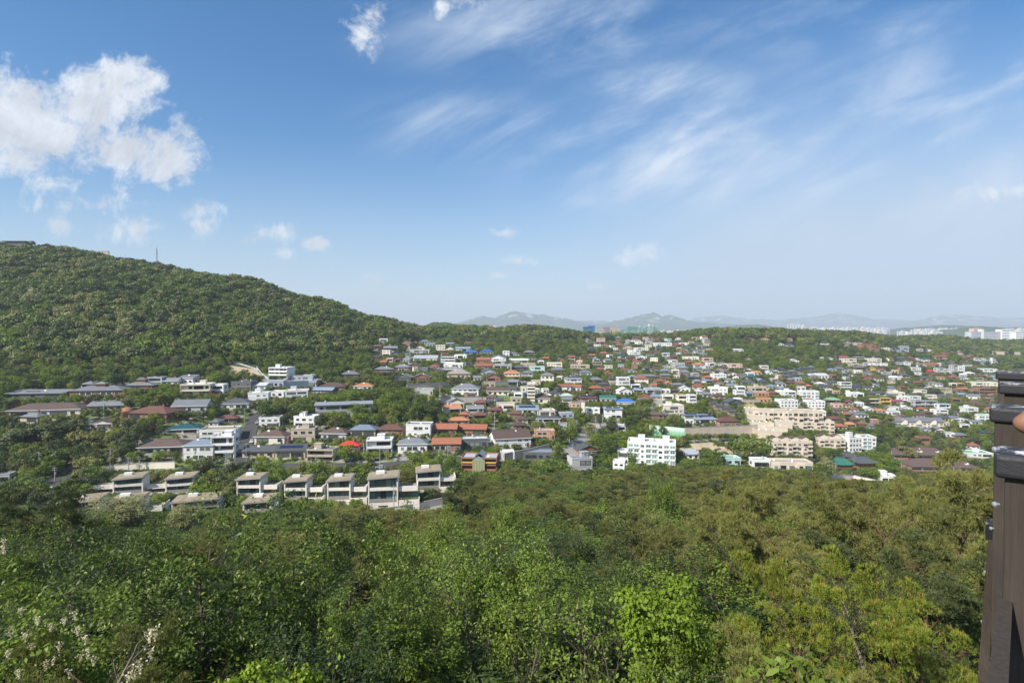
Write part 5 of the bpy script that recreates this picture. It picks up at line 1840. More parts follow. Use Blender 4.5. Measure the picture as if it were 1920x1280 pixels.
# --- house with yellow glass atrium
r_, W, D, hw, fl, fh = house(898, 893, 70, 42, 'F', 'b', 'sv', -4, 'b', 'brick house with silver roofs and a yellow-framed glass atrium', name='atrium_house', cat='house')
at = MB()
aw = 2.6
at.box(-aw, aw, -1.2, 1.5, 0, hw * .95)
at.poly([(-aw, -1.2, hw * .95), (aw, -1.2, hw * .95), (0, -1.2, hw * .95 + 2)])
a_ = at.build('atrium', 'glass_green', r_, loc=(0, -D / 2, 0))
fb = MB()
for i in range(5):
    fb.box(-aw + i * aw / 2 - .09, -aw + i * aw / 2 + .09, -1.32, -1.2, 0, hw * .95)
for i in range(9):
    fb.box(-aw - .1, aw + .1, -1.34, -1.33 + .12, i * hw * .95 / 8 - .08, i * hw * .95 / 8 + .08)
fb.build('atrium_frame', 'yellow', a_)
roof_mesh('X', aw * 2, 9, 2.1, 'x', .3, .15).build('atrium_roof', 'glass', r_, loc=(0, 1.5, hw * .95 + .3))
for s in (-1, 1):
    MB().box(-W * .16, W * .16, -.9, -.2, 0, .5).build('yellow_lintel', 'yellow', r_, loc=(s * W * .32, -D / 2, hw * .78))

# four stepped row houses with sloping slate roofs
for k in range(4):
    house(1337 + k * 12, 764 + k * 5, 20, 10, 'S', 'k', 'dg', -26, '', 'grey slate-roofed row house, %s of the four stepping down the slope' % ['highest', 'second', 'third', 'lowest'][k], name='row_house', cat='row house', depth=16, group='four stepped row houses')

# ------------------------------------------------------------------ walls, hoardings, terraces
def long_wall(pts, hpx, mat, name, label, cat='wall', thick=.5, panels=0, pname='panel', below=2.5, y0=150, parts_mat=None, group=None):
    """a wall that follows the ground through picture columns; pts = [(px, base)], hpx height in picture pixels"""
    Ps = [hit(a, b_, y0) for a, b_ in pts]
    root = empty(name, Ps[0])
    for a, b_ in zip(Ps[:-1], Ps[1:]):
        h0 = hpx * a.y / F; h1 = hpx * b_.y / F
        if panels:
            for k in range(panels):
                p = a.lerp(b_, k / panels); q = a.lerp(b_, (k + 1) / panels); h = h0 + (h1 - h0) * (k + .5) / panels
                wall_piece(p, q.lerp(p, .04), h, h, thick, below, mat, pname, root, Ps[0], corr=True)
        else:
            wall_piece(a, b_, h0, h1, thick, below, mat, 'wall_section' if len(Ps) > 2 else 'face', root, Ps[0])
            wall_piece(a + Vector((0, 0, h0)), b_ + Vector((0, 0, h1)), .18, .18, thick + .2, .0, 'conc_dark' if mat != 'w' else 'g', 'coping', root, Ps[0])
    tag(root, label, cat, group)
    mid = Ps[len(Ps) // 2]
    HOUSES.append(dict(o=root, px=sum(p[0] for p in pts) / len(pts), base=sum(p[1] for p in pts) / len(pts), w=abs(pts[-1][0] - pts[0][0]), h=hpx, Y=mid.y, x=mid.x, y=mid.y, label=label, look=None, cat='x', W=(Ps[-1] - Ps[0]).length, D=1.5, yaw=math.atan2(Ps[-1].y - Ps[0].y, Ps[-1].x - Ps[0].x), name=name, wall=True))
    return root


def wall_piece(p, q, h0, h1, th, below, mat, nm, root, org, corr=False):
    d = (q - p); d.z = 0
    n = Vector((-d.y, d.x, 0)).normalized() * th / 2
    def P(v, z, s): return tuple(v + n * s + Vector((0, 0, z)) - org)
    b = MB()
    if corr:
        m_ = 6
        for i in range(m_):
            a = p.lerp(q, i / m_); c = p.lerp(q, (i + 1) / m_); off = n * (.5 if i % 2 else 0)
            b.hexa([tuple(a - n + off - org - Vector((0, 0, below))), tuple(c - n + off - org - Vector((0, 0, below))), tuple(c + n - org - Vector((0, 0, below))), tuple(a + n - org - Vector((0, 0, below)))],
                   [tuple(a - n + off - org + Vector((0, 0, h0))), tuple(c - n + off - org + Vector((0, 0, h0))), tuple(c + n - org + Vector((0, 0, h0))), tuple(a + n - org + Vector((0, 0, h0)))])
    else:
        b.hexa([P(p, -below, -1), P(q, -below, -1), P(q, -below, 1), P(p, -below, 1)], [P(p, h0, -1), P(q, h1, -1), P(q, h1, 1), P(p, h0, 1)])
    return b.build(nm, mat, root)


# pale green hoarding printed with a white ridge line over deepening green
m, g = newmat('hoarding')
_p = g.n('ShaderNodeTexCoord').outputs['Object']; _s = g.n('ShaderNodeSeparateXYZ'); g.t.links.new(_p, _s.inputs[0])
_pp = g.xyz(_s.outputs[0], 0.0, 0.0)
_wave = g.m('ADD', g.m('MULTIPLY', g.noise(_pp, .28, 3, .6), 3.0), 3.4)
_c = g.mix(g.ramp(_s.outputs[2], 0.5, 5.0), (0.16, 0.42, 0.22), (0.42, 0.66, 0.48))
_c = g.mix(g.ramp(g.m('SUBTRACT', _s.outputs[2], _wave), -.9, .5), _c, (0.66, 0.76, 0.70))
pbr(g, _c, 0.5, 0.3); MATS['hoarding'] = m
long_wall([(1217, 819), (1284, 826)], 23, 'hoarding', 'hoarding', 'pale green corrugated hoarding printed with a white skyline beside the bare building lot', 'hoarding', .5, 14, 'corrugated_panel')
long_wall([(1285, 819), (1420, 814)], 17, 'stonewall', 'retaining_wall', 'long tan retaining wall right of the pale green hoarding', below=3)
long_wall([(1285, 808), (1352, 804)], 5, 'concrete', 'garden_wall', 'grey garden wall standing on top of the tan retaining wall')
long_wall([(205, 886), (268, 881), (328, 878)], 12, 'c', 'retaining_wall', 'long cream retaining wall behind the two brown-roofed townhouses', below=3)
long_wall([(846, 757), (912, 757)], 13, 'c', 'retaining_wall', 'pale yellow retaining wall under the white villa with grey roof', below=3)
long_wall([(905, 724), (960, 722)], 7, 'c', 'retaining_wall', 'cream retaining wall below the orange-roofed cream house', below=3)
long_wall([(763, 732), (808, 729), (840, 727)], 11, 'stonewall', 'retaining_wall', 'tan stone retaining wall below the dark gabled houses', below=3)
long_wall([(945, 866), (985, 858), (1030, 848)], 15, 'stonewall', 'retaining_wall', 'brown stone retaining wall under the long white brown-roofed villa', below=3)
long_wall([(1392, 755), (1426, 755)], 6, 'stonewall', 'retaining_wall', 'low tan wall left of the small orange building', below=2)
long_wall([(1556, 897), (1600, 902), (1650, 912)], 11, 'concrete', 'boundary_wall', 'long pale boundary wall in front of the temple', below=3)
long_wall([(704, 968), (760, 962), (830, 948)], 14, 'concrete', 'retaining_wall', 'stained concrete street wall below the largest townhouse', below=3)
long_wall([(1660, 742), (1700, 743)], 4, 'c', 'garden_wall', 'thin pale garden wall in front of the grey sloping roof')
long_wall([(1852, 664), (1917, 666)], 6, 'stonewall', 'embankment_wall', 'pale stone embankment below the white hospital', below=4)
long_wall([(820, 694), (868, 694)], 4, 'w', 'garden_wall', 'white garden wall below the white frame-fronted villa')
long_wall([(1100, 800), (1127, 803)], 8, 'concrete', 'garden_wall', 'short grey garden wall along the lane with parked cars')
# construction screens on the hillside
m, g = newmat('screen')
_p = g.n('ShaderNodeTexCoord').outputs['Object']
pbr(g, g.mix(g.noise(_p, 1.5, 4), (0.38, 0.41, 0.44), (0.52, 0.55, 0.58)), 0.45, 0.4); MATS['screen'] = m
long_wall([(427, 681), (452, 684), (484, 694)], 2.5, 'screen', 'site_fence', 'silver site fence running along the upper edge of the cleared slope', 'fence', .2, 8, 'fence_panel')
long_wall([(481, 690), (490, 702), (508, 716)], 3.5, 'screen', 'site_fence', 'silver site fence dropping steeply to the white villa', 'fence', .2, 8, 'fence_panel')
long_wall([(533, 728), (594, 726)], 13, 'screen', 'site_fence', 'tall silver corrugated screen left of the grey flat-roofed pavilion', 'fence', .3, 18, 'fence_panel')

# concrete chimney-like pylon
P = hit(1093, 778)
pb_ = empty('concrete_pylon', P); MB().box(-1.2, 1.2, -1, 1, -2, 25 * P.y / F).build('shaft', 'concrete', pb_); MB().box(-1.35, 1.35, -1.15, 1.15, 0, .4).build('cap', 'conc_dark', pb_, loc=(0, 0, 25 * P.y / F))
tag(pb_, 'tall grey concrete pylon below the red-brown roofed house', 'pylon')
P = hit(1166, 807)

# sand-coloured stepped terraces of the estate
def terrace(px, base, w, h, yaw, label, d=12):
    P = hit(px, base); W = w * P.y / F; yw = math.radians(yaw)
    root = empty('stepped_terrace', (P.x - math.sin(yw) * d / 2, P.y + math.cos(yw) * d / 2, P.z), yw)
    H_ = h * P.y / F
    MB().box(-W / 2, W / 2, -d / 2, d / 2, -4, H_).build('base', 'a', root)
    MB().box(-W / 2 + .3, W / 2 - .3, -d / 2 + .3, d / 2 - .3, 0, .06).build('paving', 'stonewall', root, loc=(0, 0, H_))
    pb = MB()
    pb.box(-W / 2 - .01, W / 2 + .01, -d / 2 - .01, -d / 2 + .3, 0.07, .9); pb.box(-W / 2 - .01, -W / 2 + .3, -d / 2 + .3, d / 2, 0.07, .9); pb.box(W / 2 - .3, W / 2 + .01, -d / 2 + .3, d / 2, 0.07, .9)
    pb.build('parapet', 'a', root, loc=(0, 0, H_))
    for k in range(3): link('air_conditioner', UNIT, root, (W * (-.3 + .3 * k), d * .2, H_ + .07))
    tag(root, label, 'terrace', 'stepped roof terraces of the sand-coloured estate')
    HOUSES.append(dict(o=root, px=px, base=base, w=w, h=h, Y=P.y, x=P.x, y=P.y, label=label, look=None, cat='x', W=W, D=d, yaw=yw, name='stepped_terrace'))


for k, (a, b_, w, h) in enumerate(((1409, 775, 26, 8), (1418, 790, 34, 10), (1430, 806, 40, 11), (1443, 823, 44, 12), (1458, 812, 36, 10), (1470, 800, 30, 8))):
    terrace(a, b_, w, h, -10, 'sand-coloured stepped terrace deck, %s' % ['highest of the left flight', 'second from the top of the left flight', 'third from the top of the left flight', 'lowest, beside the wooded mound', 'middle of the right flight', 'upper right, under the penthouse gables'][k])

# ------------------------------------------------------------------ draped ground patches and lanes
PATCH = []


def patch(name, quad, mat, n=10, lift=.25, kind='structure'):
    c = [hit(*q) for q in quad]
    V = []; Q = []
    for j in range(n + 1):
        for i in range(n + 1):
            u, v = i / n, j / n
            p = (c[0] * (1 - u) + c[1] * u) * (1 - v) + (c[3] * (1 - u) + c[2] * u) * v
            V.append((p.x, p.y, float(HZ(p.x, p.y)) + lift))
    for j in range(n):
        for i in range(n):
            a = j * (n + 1) + i
            Q.append((a, a + 1, a + n + 2, a + n + 1))
    o = link(name, mesh_np(name, V, [Q], [mat])); tag(o, kind=kind)
    PATCH.append([(p.x, p.y) for p in c])
    return o


LANES = []


def lane(name, pts, width, mat, lift=.3, y0=150):
    Ps = [hit(a, b_, y0) for a, b_ in pts]
    XY = []
    for a, b_ in zip(Ps[:-1], Ps[1:]):
        n = max(1, int((b_ - a).length / 3))
        for i in range(n): XY.append(a.lerp(b_, i / n))
    XY.append(Ps[-1])
    V = []; Q = []
    for i, p in enumerate(XY):
        d = (XY[min(i + 1, len(XY) - 1)] - XY[max(i - 1, 0)]); d.z = 0; d.normalize(); nrm = Vector((-d.y, d.x, 0)) * width / 2
        for s in (-1, 1):
            q = p + nrm * s; V.append((q.x, q.y, float(HZ(q.x, q.y)) + lift))
    for i in range(len(XY) - 1):
        Q.append((2 * i + 1, 2 * i, 2 * i + 2, 2 * i + 3))
    tag(link(name, mesh_np(name, V, [Q], [mat])), kind='structure')
    LANES.append(([(p.x, p.y) for p in XY], width))


patch('bare_lot', [(1232, 862), (1440, 866), (1425, 826), (1290, 832)], 'dirt', 16)
patch('cleared_slope', [(425, 715), (498, 716), (482, 694), (432, 686)], 'dirt', 8)
patch('parking_lot', [(60, 942), (150, 930), (165, 893), (95, 897)], 'asphalt', 8)
patch('dry_lawn', [(772, 751), (812, 751), (810, 742), (776, 742)], 'drylawn', 4)
patch('dry_lawn', [(1394, 768), (1440, 766), (1436, 757), (1396, 758)], 'drylawn', 4)
patch('lawn', [(925, 752), (962, 752), (960, 742), (928, 742)], 'lawn', 4)
patch('lawn', [(960, 768), (1040, 766), (1030, 758), (964, 760)], 'lawn', 4)
patch('forecourt', [(690, 900), (745, 897), (750, 866), (694, 868)], 'pavement', 4)
lane('street', [(60, 930), (110, 902), (170, 890), (215, 884)], 9, 'asphalt')
lane('street', [(330, 885), (440, 880), (560, 878), (700, 876), (820, 868), (870, 862)], 8, 'asphalt')
lane('lane', [(438, 884), (452, 862), (462, 832), (472, 800), (480, 775)], 7, 'asphalt')
lane('lane', [(700, 972), (760, 966), (840, 950)], 7, 'pavement')
lane('lane', [(812, 772), (835, 756), (846, 744)], 9, 'asphalt')
lane('lane', [(928, 816), (942, 806), (952, 796)], 6, 'asphalt')
lane('street', [(1046, 862), (1075, 846), (1098, 826), (1112, 806), (1140, 796), (1172, 791)], 10, 'pavement')
lane('lane', [(1222, 775), (1236, 762), (1240, 748)], 6, 'pavement')
lane('lane', [(775, 690), (764, 676), (762, 664)], 5, 'pavement')
lane('lane', [(1540, 735), (1526, 722), (1518, 712)], 5, 'pavement')
lane('lane', [(1700, 905), (1690, 880), (1672, 868)], 4, 'pavement')
lane('lane', [(1280, 706), (1262, 690), (1258, 680)], 5, 'pavement')
lane('lane', [(1500, 778), (1490, 762), (1494, 752)], 5, 'pavement')
# crosswalk bars where the street bends
P0, P1 = hit(188, 892), hit(214, 886)
for k in range(8):
    p = P0.lerp(P1, k / 7.5); q = p + Vector((.9, .2, 0))
    dv = Vector((-.6, 4.5, 0))
    V = [(v.x, v.y, float(HZ(v.x, v.y)) + .42) for v in (p, q, q + dv, p + dv)]
    tag(link('road_marking', mesh_np('road_marking', V, [[(0, 1, 2, 3)]], ['white_paint'])), kind='structure')
P0, P1 = hit(96, 928), hit(150, 920)
for k in range(9):
    p = P0.lerp(P1, k / 9.0); q = p + Vector((.18, 0, 0)); dv = Vector((2, 6, 0))
    V = [(v.x, v.y, float(HZ(v.x, v.y)) + .40) for v in (p, q, q + dv, p + dv)]
    tag(link('road_marking', mesh_np('road_marking', V, [[(0, 1, 2, 3)]], ['white_paint'])), kind='structure')

# ------------------------------------------------------------------ street furniture and cars
WIRES = []


def pole(px, base, hpx, label, lamp=False, y0=150):
    P = hit(px, base, y0); h = max(7.0, min(15, hpx * P.y / F))
    root = empty('utility_pole', P)
    MB().tube((0, 0, -1), (0, 0, h), .22, .13, 8).build('shaft', 'pole', root)
    if lamp:
        MB().tube((0, 0, h), (1.6, -.3, h + .3), .06, .05, 5).build('arm', 'metal', root); MB().box(1.4, 2.1, -.5, -.1, h + .22, h + .36).build('lamp_head', 'frame_white', root)
    else:
        for k in range(2):
            MB().box(-1.1, 1.1, -.08, .08, -.08, .08).build('crossarm', 'metal', root, loc=(0, 0, h - .6 - .9 * k))
        MB().lathe([(.28, 0), (.28, .9), (.1, 1.0)], n=8).build('transformer', 'metal', root, loc=(.45, 0, h - 3.4))
    tag(root, label, 'utility pole' if not lamp else 'street lamp', 'poles along the lanes')
    return P + Vector((0, 0, h - .5))


polelist = [(74, 893, 46, 'tall utility pole at the lower left beside the car park wood'), (103, 906, 28, 'utility pole with slanted arm at the car park edge'), (195, 782, 32, 'slim pole left of the domed brick house'),
            (261, 884, 27, 'utility pole with white transformer in front of the cream wall'), (241, 886, 22, 'shorter pole just left of the white-transformer pole'), (441, 866, 40, 'utility pole at the corner of the white cubic villa'),
            (423, 878, 24, 'pole in front of the white cubic villa'), (689, 694, 14, 'thin pole at the wood edge left of the upper dark-roofed houses'), (740, 688, 14, 'pole between two grey-roofed brick houses'),
            (762, 686, 20, 'pole with a bracket beside the pale lane'), (682, 858, 17, 'pole in front of the white two-storey flat-roofed villa'), (823, 870, 22, 'slim pole right of the silver-roofed atrium house garden'),
            (1084, 888, 42, 'tall pole with transformers beside the brick gabled house'), (1095, 888, 44, 'tallest pole right next to the brick gabled house'), (1081, 812, 26, 'pole among trees above the lane with parked cars'),
            (1117, 804, 24, 'pole left of the parked cars on the lane'), (1130, 802, 26, 'pole right of the parked cars on the lane'), (1196, 784, 22, 'pole with white box below the blue-roofed house'), (1223, 772, 14, 'thin pole left of the cream stepped villa'),
            (1208, 782, 16, 'short pole between the blue roof and the brown hipped roof'), (1250, 746, 14, 'pole at the top of the narrow lane'), (690, 846, 0, ''), (1159, 712, 14, 'pole left of the white tower house'), (1148, 716, 13, 'pole above the red-roofed brick house'),
            (1658, 738, 12, 'pole with a white head left of the grey sloping roof'), (1730, 900, 22, 'pole in front of the nearer brown-roofed residence'), (1788, 895, 16, 'short pole among the pines before the brown roofs'), (1857, 846, 20, 'pole right of the green-roofed white building'),
            (455, 724, 18, 'pole rising from the cleared slope'), (97, 722, 16, 'thin pole at the foot of the hill above the grey flat roof'), (187, 712, 12, 'short pole above the lantern-roofed brick house'), (626, 760, 14, 'pole behind the long silver roof'),
            (1566, 892, 26, 'flagpole-like mast beside the green-roofed temple hall')]
tops = {}
for (a, b_, h, lb) in polelist:
    if lb: tops[a] = pole(a, b_, h, lb)
WN = {(74, 103): 'the tall lower-left pole and the car park pole', (261, 241): 'the two poles before the cream wall', (1084, 1117): 'the brick gabled house and the lane cars', (1117, 1130): 'the pair of poles by the lane cars', (1130, 1196): 'the lane cars and the pole below the blue roof', (441, 423): 'the two poles at the white cubic villa', (740, 762): 'the upper brick houses and the pale lane', (1208, 1223): 'the two thin poles by the cream stepped villa', (103, 261): 'the car park pole and the cream wall'}
for a, b_ in ((74, 103), (261, 241), (1084, 1117), (1117, 1130), (1130, 1196), (441, 423), (740, 762), (1208, 1223), (103, 261)):
    p, q = tops[a], tops[b_]
    mb = MB()
    for off in (-.8, .8):
        prev = None
        for i in range(9):
            t = i / 8; v = p.lerp(q, t) + Vector((off, 0, -1.2 * 4 * t * (1 - t)))
            if prev is not None: mb.tube(prev - p, v - p, .035, .035, 3, False)
            prev = v
    o = mb.build('overhead_wires', 'wire', None, loc=p)
    tag(o, 'overhead wires sagging between ' + WN[(a, b_)], 'wires', 'overhead wires')


def car_meshes(mat):
    body = MB()
    prof = [(-2.2, .35), (-2.2, .85), (-1.3, .98), (-.7, 1.0), (1.9, 1.0), (2.15, .8), (2.2, .35)]
    n = len(prof)
    body.v = [(x, -.85, z) for x, z in prof] + [(x, .85, z) for x, z in prof]
    body.f = [tuple(range(n)), tuple(range(2 * n - 1, n - 1, -1))] + [(i, i + n, (i + 1) % n + n, (i + 1) % n) for i in range(n)]
    cab = MB().hexa([(-1.1, -.8, .98), (1.8, -.8, .98), (1.8, .8, .98), (-1.1, .8, .98)], [(-.4, -.65, 1.42), (1.3, -.65, 1.42), (1.3, .65, 1.42), (-.4, .65, 1.42)])
    rf = MB().box(-.42, 1.32, -.66, .66, 1.42, 1.47)
    wh = MB().tube((0, -.1, 0), (0, .1, 0), .33, .33, 12)
    return body.mesh('body', mat), cab.mesh('glasshouse', 'glass'), rf.mesh('car_roof', mat), wh.mesh('wheel', 'tyre')


CARM = {k: car_meshes(k) for k in ('car_white', 'car_black', 'car_silver', 'car_red')}


def car(px, base, rz, mat, label, y0=150):
    P = hit(px, base, y0)
    root = empty('parked_car', P + Vector((0, 0, .32)), math.radians(rz))
    b_, c_, r_, w_ = CARM[mat]
    link('body', b_, root); link('cabin', c_, root); link('car_roof', r_, root)
    for x in (-1.35, 1.35):
        for y in (-.8, .8): link('wheel', w_, root, (x, y, .33))
    tag(root, label, 'car', 'cars parked along the lanes')


for a in ((1173, 793, 15, 'car_white', 'white car driving at the top end of the pale lane'), (1146, 797, 20, 'car_silver', 'silver car parked beneath the white slanted villa'), (1136, 802, 30, 'car_white', 'white car parked nearest the lane poles'),
          (1125, 809, 40, 'car_black', 'black car parked at the bend of the pale lane'), (1138, 812, -20, 'car_black', 'black car facing the white garage box'), (1147, 808, 10, 'car_silver', 'silver car beside the white garage box'),
          (63, 908, 20, 'car_white', 'white car at the far end of the car park'), (72, 905, 20, 'car_silver', 'silver car second from the end of the car park'), (140, 922, 60, 'car_white', 'white car by the car park wall'),
          (408, 942, 10, 'car_black', 'dark car on the forecourt beside the low sloping roof'), (1612, 906, -10, 'car_black', 'black car behind the pale temple wall'), (1632, 910, -10, 'car_white', 'white car behind the pale temple wall'),
          (1640, 893, 0, 'car_black', 'black car under the temple trees'), (1600, 903, -10, 'car_red', 'red car behind the pale temple wall')):
    car(*a)
XR = random.Random(4)
XTRA = []
for (xy, w) in LANES:
    for j in range(2, len(xy) - 1, 9):
        a, b_ = xy[j], xy[min(j + 1, len(xy) - 1)]
        d = Vector((b_[0] - a[0], b_[1] - a[1], 0)); d.normalize(); n_ = Vector((-d.y, d.x, 0)) * (w / 2 + .4)
        for s_ in ((1,) if XR.random() < .6 else (-1,)):
            q = Vector((a[0], a[1], 0)) + n_ * s_; q.z = float(HZ(q.x, q.y)); h = XR.uniform(8, 10.5)
            root = empty('utility_pole', q)
            MB().tube((0, 0, -1), (0, 0, h), .2, .12, 7).build('shaft', 'pole', root)
            MB().box(-1.1, 1.1, -.08, .08, -.08, .08).build('crossarm', 'metal', root, loc=(0, 0, h - .6))
            if XR.random() < .5: MB().lathe([(.26, 0), (.26, .9), (.1, 1.0)], n=8).build('transformer', 'metal', root, loc=(.4, 0, h - 3))
            tag(root, None, 'utility pole', 'poles along the lanes'); px_c, py_c = topx(q.x, q.y, q.z + h / 2)
            XTRA.append((root, 'slim concrete pole', px_c, py_c, q.y))
        if XR.random() < .55 and w > 5:
            q = Vector((a[0], a[1], 0)) - n_ * .62; q.z = float(HZ(q.x, q.y)) + .32
            mt = XR.choice(['car_white', 'car_white', 'car_silver', 'car_black'])
            root = empty('parked_car', q, math.atan2(d.y, d.x))
            cb, cc_, cr, cw = CARM[mt]
            link('body', cb, root); link('cabin', cc_, root); link('car_roof', cr, root)
            for x in (-1.35, 1.35):
                for y in (-.8, .8): link('wheel', cw, root, (x, y, .33))
            tag(root, None, 'car', 'cars parked along the lanes'); px_c, py_c = topx(q.x, q.y, q.z)
            XTRA.append((root, mt[4:] + ' parked car', px_c, py_c, q.y))
# parasols by the temple
for (a, b_, mt, lb) in ((1663, 886, 'r_bg', 'blue and white parasol on the yard below the temple'), (1670, 894, 'r_re', 'red parasol on the yard below the temple')):
    P = hit(a, b_); root = empty('parasol', P)
    MB().tube((0, 0, 0), (0, 0, 2.5), .05, .05, 6).build('stand', 'metal', root)
    MB().lathe([(2.6, 2.0), (1.4, 2.5), (.1, 2.9)], n=8).build('canopy', mt, root); tag(root, lb, 'parasol')

# ------------------------------------------------------------------ the hill's crest: mast, lookout building, wall
def on_ridge(px, lo=520, hi=1000):
    u = (px - 960) / F
    Y = np.arange(lo, hi, 4.0); Z = HZ(u * Y, Y)
    k = int(np.argmax(Z / Y)); return Vector((u * Y[k], Y[k], Z[k]))


P = on_ridge(296); root = empty('radio_mast', P + Vector((0, 0, 4))); h = 26
m_ = MB()
for s in ((1, 1), (1, -1), (-1, 1), (-1, -1)): m_.tube((s[0] * 1.1, s[1] * 1.1, 0), (s[0] * .25, s[1] * .25, h), .16, .1, 5)
m_.build('legs', 'metal', root)
m_ = MB()
for i in range(9):
    z = i * h / 9; r = 1.1 - .85 * i / 9; r2 = 1.1 - .85 * (i + 1) / 9
    m_.tube((-r, -r, z), (r2, -r2, z + h / 9), .07, .07, 4); m_.tube((r, -r, z), (-r2, -r2, z + h / 9), .07, .07, 4); m_.tube((-r, r, z), (r2, r2, z + h / 9), .07, .07, 4)
m_.build('bracing', 'metal', root)
MB().box(-1.3, 1.3, -1.3, 1.3, h * .72, h * .72 + .3).box(-1.1, 1.1, -1.1, 1.1, h * .88, h * .88 + .3).build('platform', 'metal', root)
MB().tube((0, 0, h), (0, 0, h + 5), .1, .04, 5).build('antenna', 'metal', root)
tag(root, 'slim lattice radio mast standing on the crest of the wooded hill', 'radio mast')
P = on_ridge(40); root = empty('summit_building', P + Vector((0, 0, 10)))
MB().box(-14, 12, -6, 6, -12, 3).build('wall', 'd', root); MB().box(-17, 15, -8, 8, 3, 3.8).build('roof', 'black', root)
MB().lathe([(4.2, 0), (4.2, 1.6), (3.6, 3.2), (2.2, 4.4), (.2, 4.8)], n=16).build('dome', 'd', root, loc=(16, 0, .6))
for i in range(7): window(root, -12 + i * 3.6, -6.01, 1.2, 3.1, 1.8, 0, False)
for i in range(9): MB().box(-.06, .06, -.06, .06, 3.8, 5.0).build('railing_post', 'metal', root, loc=(-16 + i * 3.4, -7.6, 0))
tag(root, 'dark flat-roofed lookout building with a dome on the hill summit', 'building')
P = on_ridge(172); root = empty('crest_wall', P + Vector((0, 0, 8)))
MB().box(-22, 26, -1, 1, -10, 2.2).build('wall', 't', root); MB().box(-22.3, 26.3, -1.3, 1.3, 2.2, 2.6).build('coping', 'conc_dark', root)
tag(root, 'long ochre wall with dark coping along the hill crest', 'wall')
P = on_ridge(236); root = empty('crest_station', P + Vector((0, 0, 8.5)))
MB().box(-10, 10, -4, 4, -10, 1.6).build('wall', 'd', root); MB().box(-10.5, 10.5, -4.5, 4.5, 1.6, 2.1).build('roof', 'r_dg', root)
for x in (-5, 1): MB().tube((x, 0, 2), (x, 0, 7.5), .12, .08, 5).build('antenna', 'metal', root); MB().box(x - 1.2, x + 1.2, -.1, .1, 5.6, 5.8).build('antenna_arm', 'metal', root)
tag(root, 'low dark building with two antennas on the crest left of the radio mast', 'building')

# ------------------------------------------------------------------ trees
TR = np.random.default_rng(3)
HX = np.array([h['x'] for h in HOUSES]); HY = np.array([h['y'] for h in HOUSES])
HPX = np.array([h['px'] for h in HOUSES]); HB = np.array([h['base'] for h in HOUSES]); HW = np.array([h['w'] for h in HOUSES]); HH = np.array([h['h'] for h in HOUSES]); HYY = np.array([h['Y'] for h in HOUSES])
CX = HX.copy(); CY = HY.copy()
for i, h in enumerate(HOUSES):
    if not h.get('wall'):
        CX[i] += -math.sin(h['yaw']) * h['D'] / 2; CY[i] += math.cos(h['yaw']) * h['D'] / 2
HWD = np.array([h['W'] / 2 for h in HOUSES]); HDD = np.array([h['D'] / 2 for h in HOUSES]); HYW = np.array([h['yaw'] for h in HOUSES])


def in_house(x, y, mg):
    dx = x - CX; dy = y - CY
    lx = dx * np.cos(HYW) + dy * np.sin(HYW); ly = -dx * np.sin(HYW) + dy * np.cos(HYW)
    return bool(np.any((np.abs(lx) < HWD + mg) & (np.abs(ly) < HDD + mg)))


LSEG = [(np.array(a), np.array(b_), w) for (xy, w) in LANES for a, b_ in zip(xy[:-1:2], xy[2::2] + [xy[-1]])]
LA = np.array([s[0] for s in LSEG]); LB = np.array([s[1] for s in LSEG]); LW = np.array([s[2] for s in LSEG])


def on_lane(x, y, mg):
    p = np.array([x, y]); ab = LB - LA; t = np.clip(((p - LA) * ab).sum(1) / np.maximum((ab ** 2).sum(1), 1e-6), 0, 1)
    d = np.hypot(*(LA + ab * t[:, None] - p).T)
    return bool(np.any(d < LW / 2 + mg))


def in_patch(x, y):
    for q in PATCH:
        s = [((q[(i + 1) % 4][0] - q[i][0]) * (y - q[i][1]) - (q[(i + 1) % 4][1] - q[i][1]) * (x - q[i][0])) for i in range(4)]
        if all(v > 0 for v in s) or all(v < 0 for v in s): return True
    return False


def fit(x, y, z, h, r, keep=.26):
    """lower a tree that would hide the front of a building behind it; returns the allowed height or 0"""
    px, pb = topx(x, y, z); rp = r * F / y
    m = (np.abs(HPX - px) < HW * .5 + rp * .7) & (HYY > y - 1)
    if not m.any(): return h
    lim = float(np.max((HB - HH * keep)[m & (HB - HH * 1.0 < pb)], initial=-1e9))
    top = pb - h * F / y
    if top >= lim: return h
    return max(0.0, (pb - lim) * y / F)


INDIV = []      # (screen size, kind, proto, x, y, z, h, r)
# wooded mounds and groups to fill regardless of the random choice: (px, base, r px, kind)
ZP = [(0, 260, 770, 900, .78), (1640, 1740, 795, 845, .7), (560, 760, 740, 800, .12), (880, 1090, 730, 790, .6), (640, 880, 700, 735, .55), (1150, 1290, 660, 712, .15), (1360, 1440, 812, 868, .05), (1600, 1700, 690, 735, .75),
      (1690, 1850, 700, 760, .6), (430, 860, 845, 895, .03), (1270, 1420, 745, 800, .5)]


def town_kind(px, py, x, y):
    p = .30 + .25 * math.sin(x * .02 + 1) * math.sin(y * .017)
    for (a, b_, c, d, q) in ZP:
        if a < px < b_ and c < py < d: p = q
    u = TR.random()
    if u < p: return 'town_pine' if TR.random() < .6 else 'town_pinedark'
    v = TR.random()
    if 430 < px < 870 and 845 < py < 900: return 'town_yellow' if v < .45 else 'town_bright'
    if v < .42: return 'town_leaf'
    if v < .68: return 'town_dark'
    if v < .88: return 'town_bright'
    if v < .93: return 'town_yellow'
    if v < .965: return 'town_red'
    return 'town_pale'


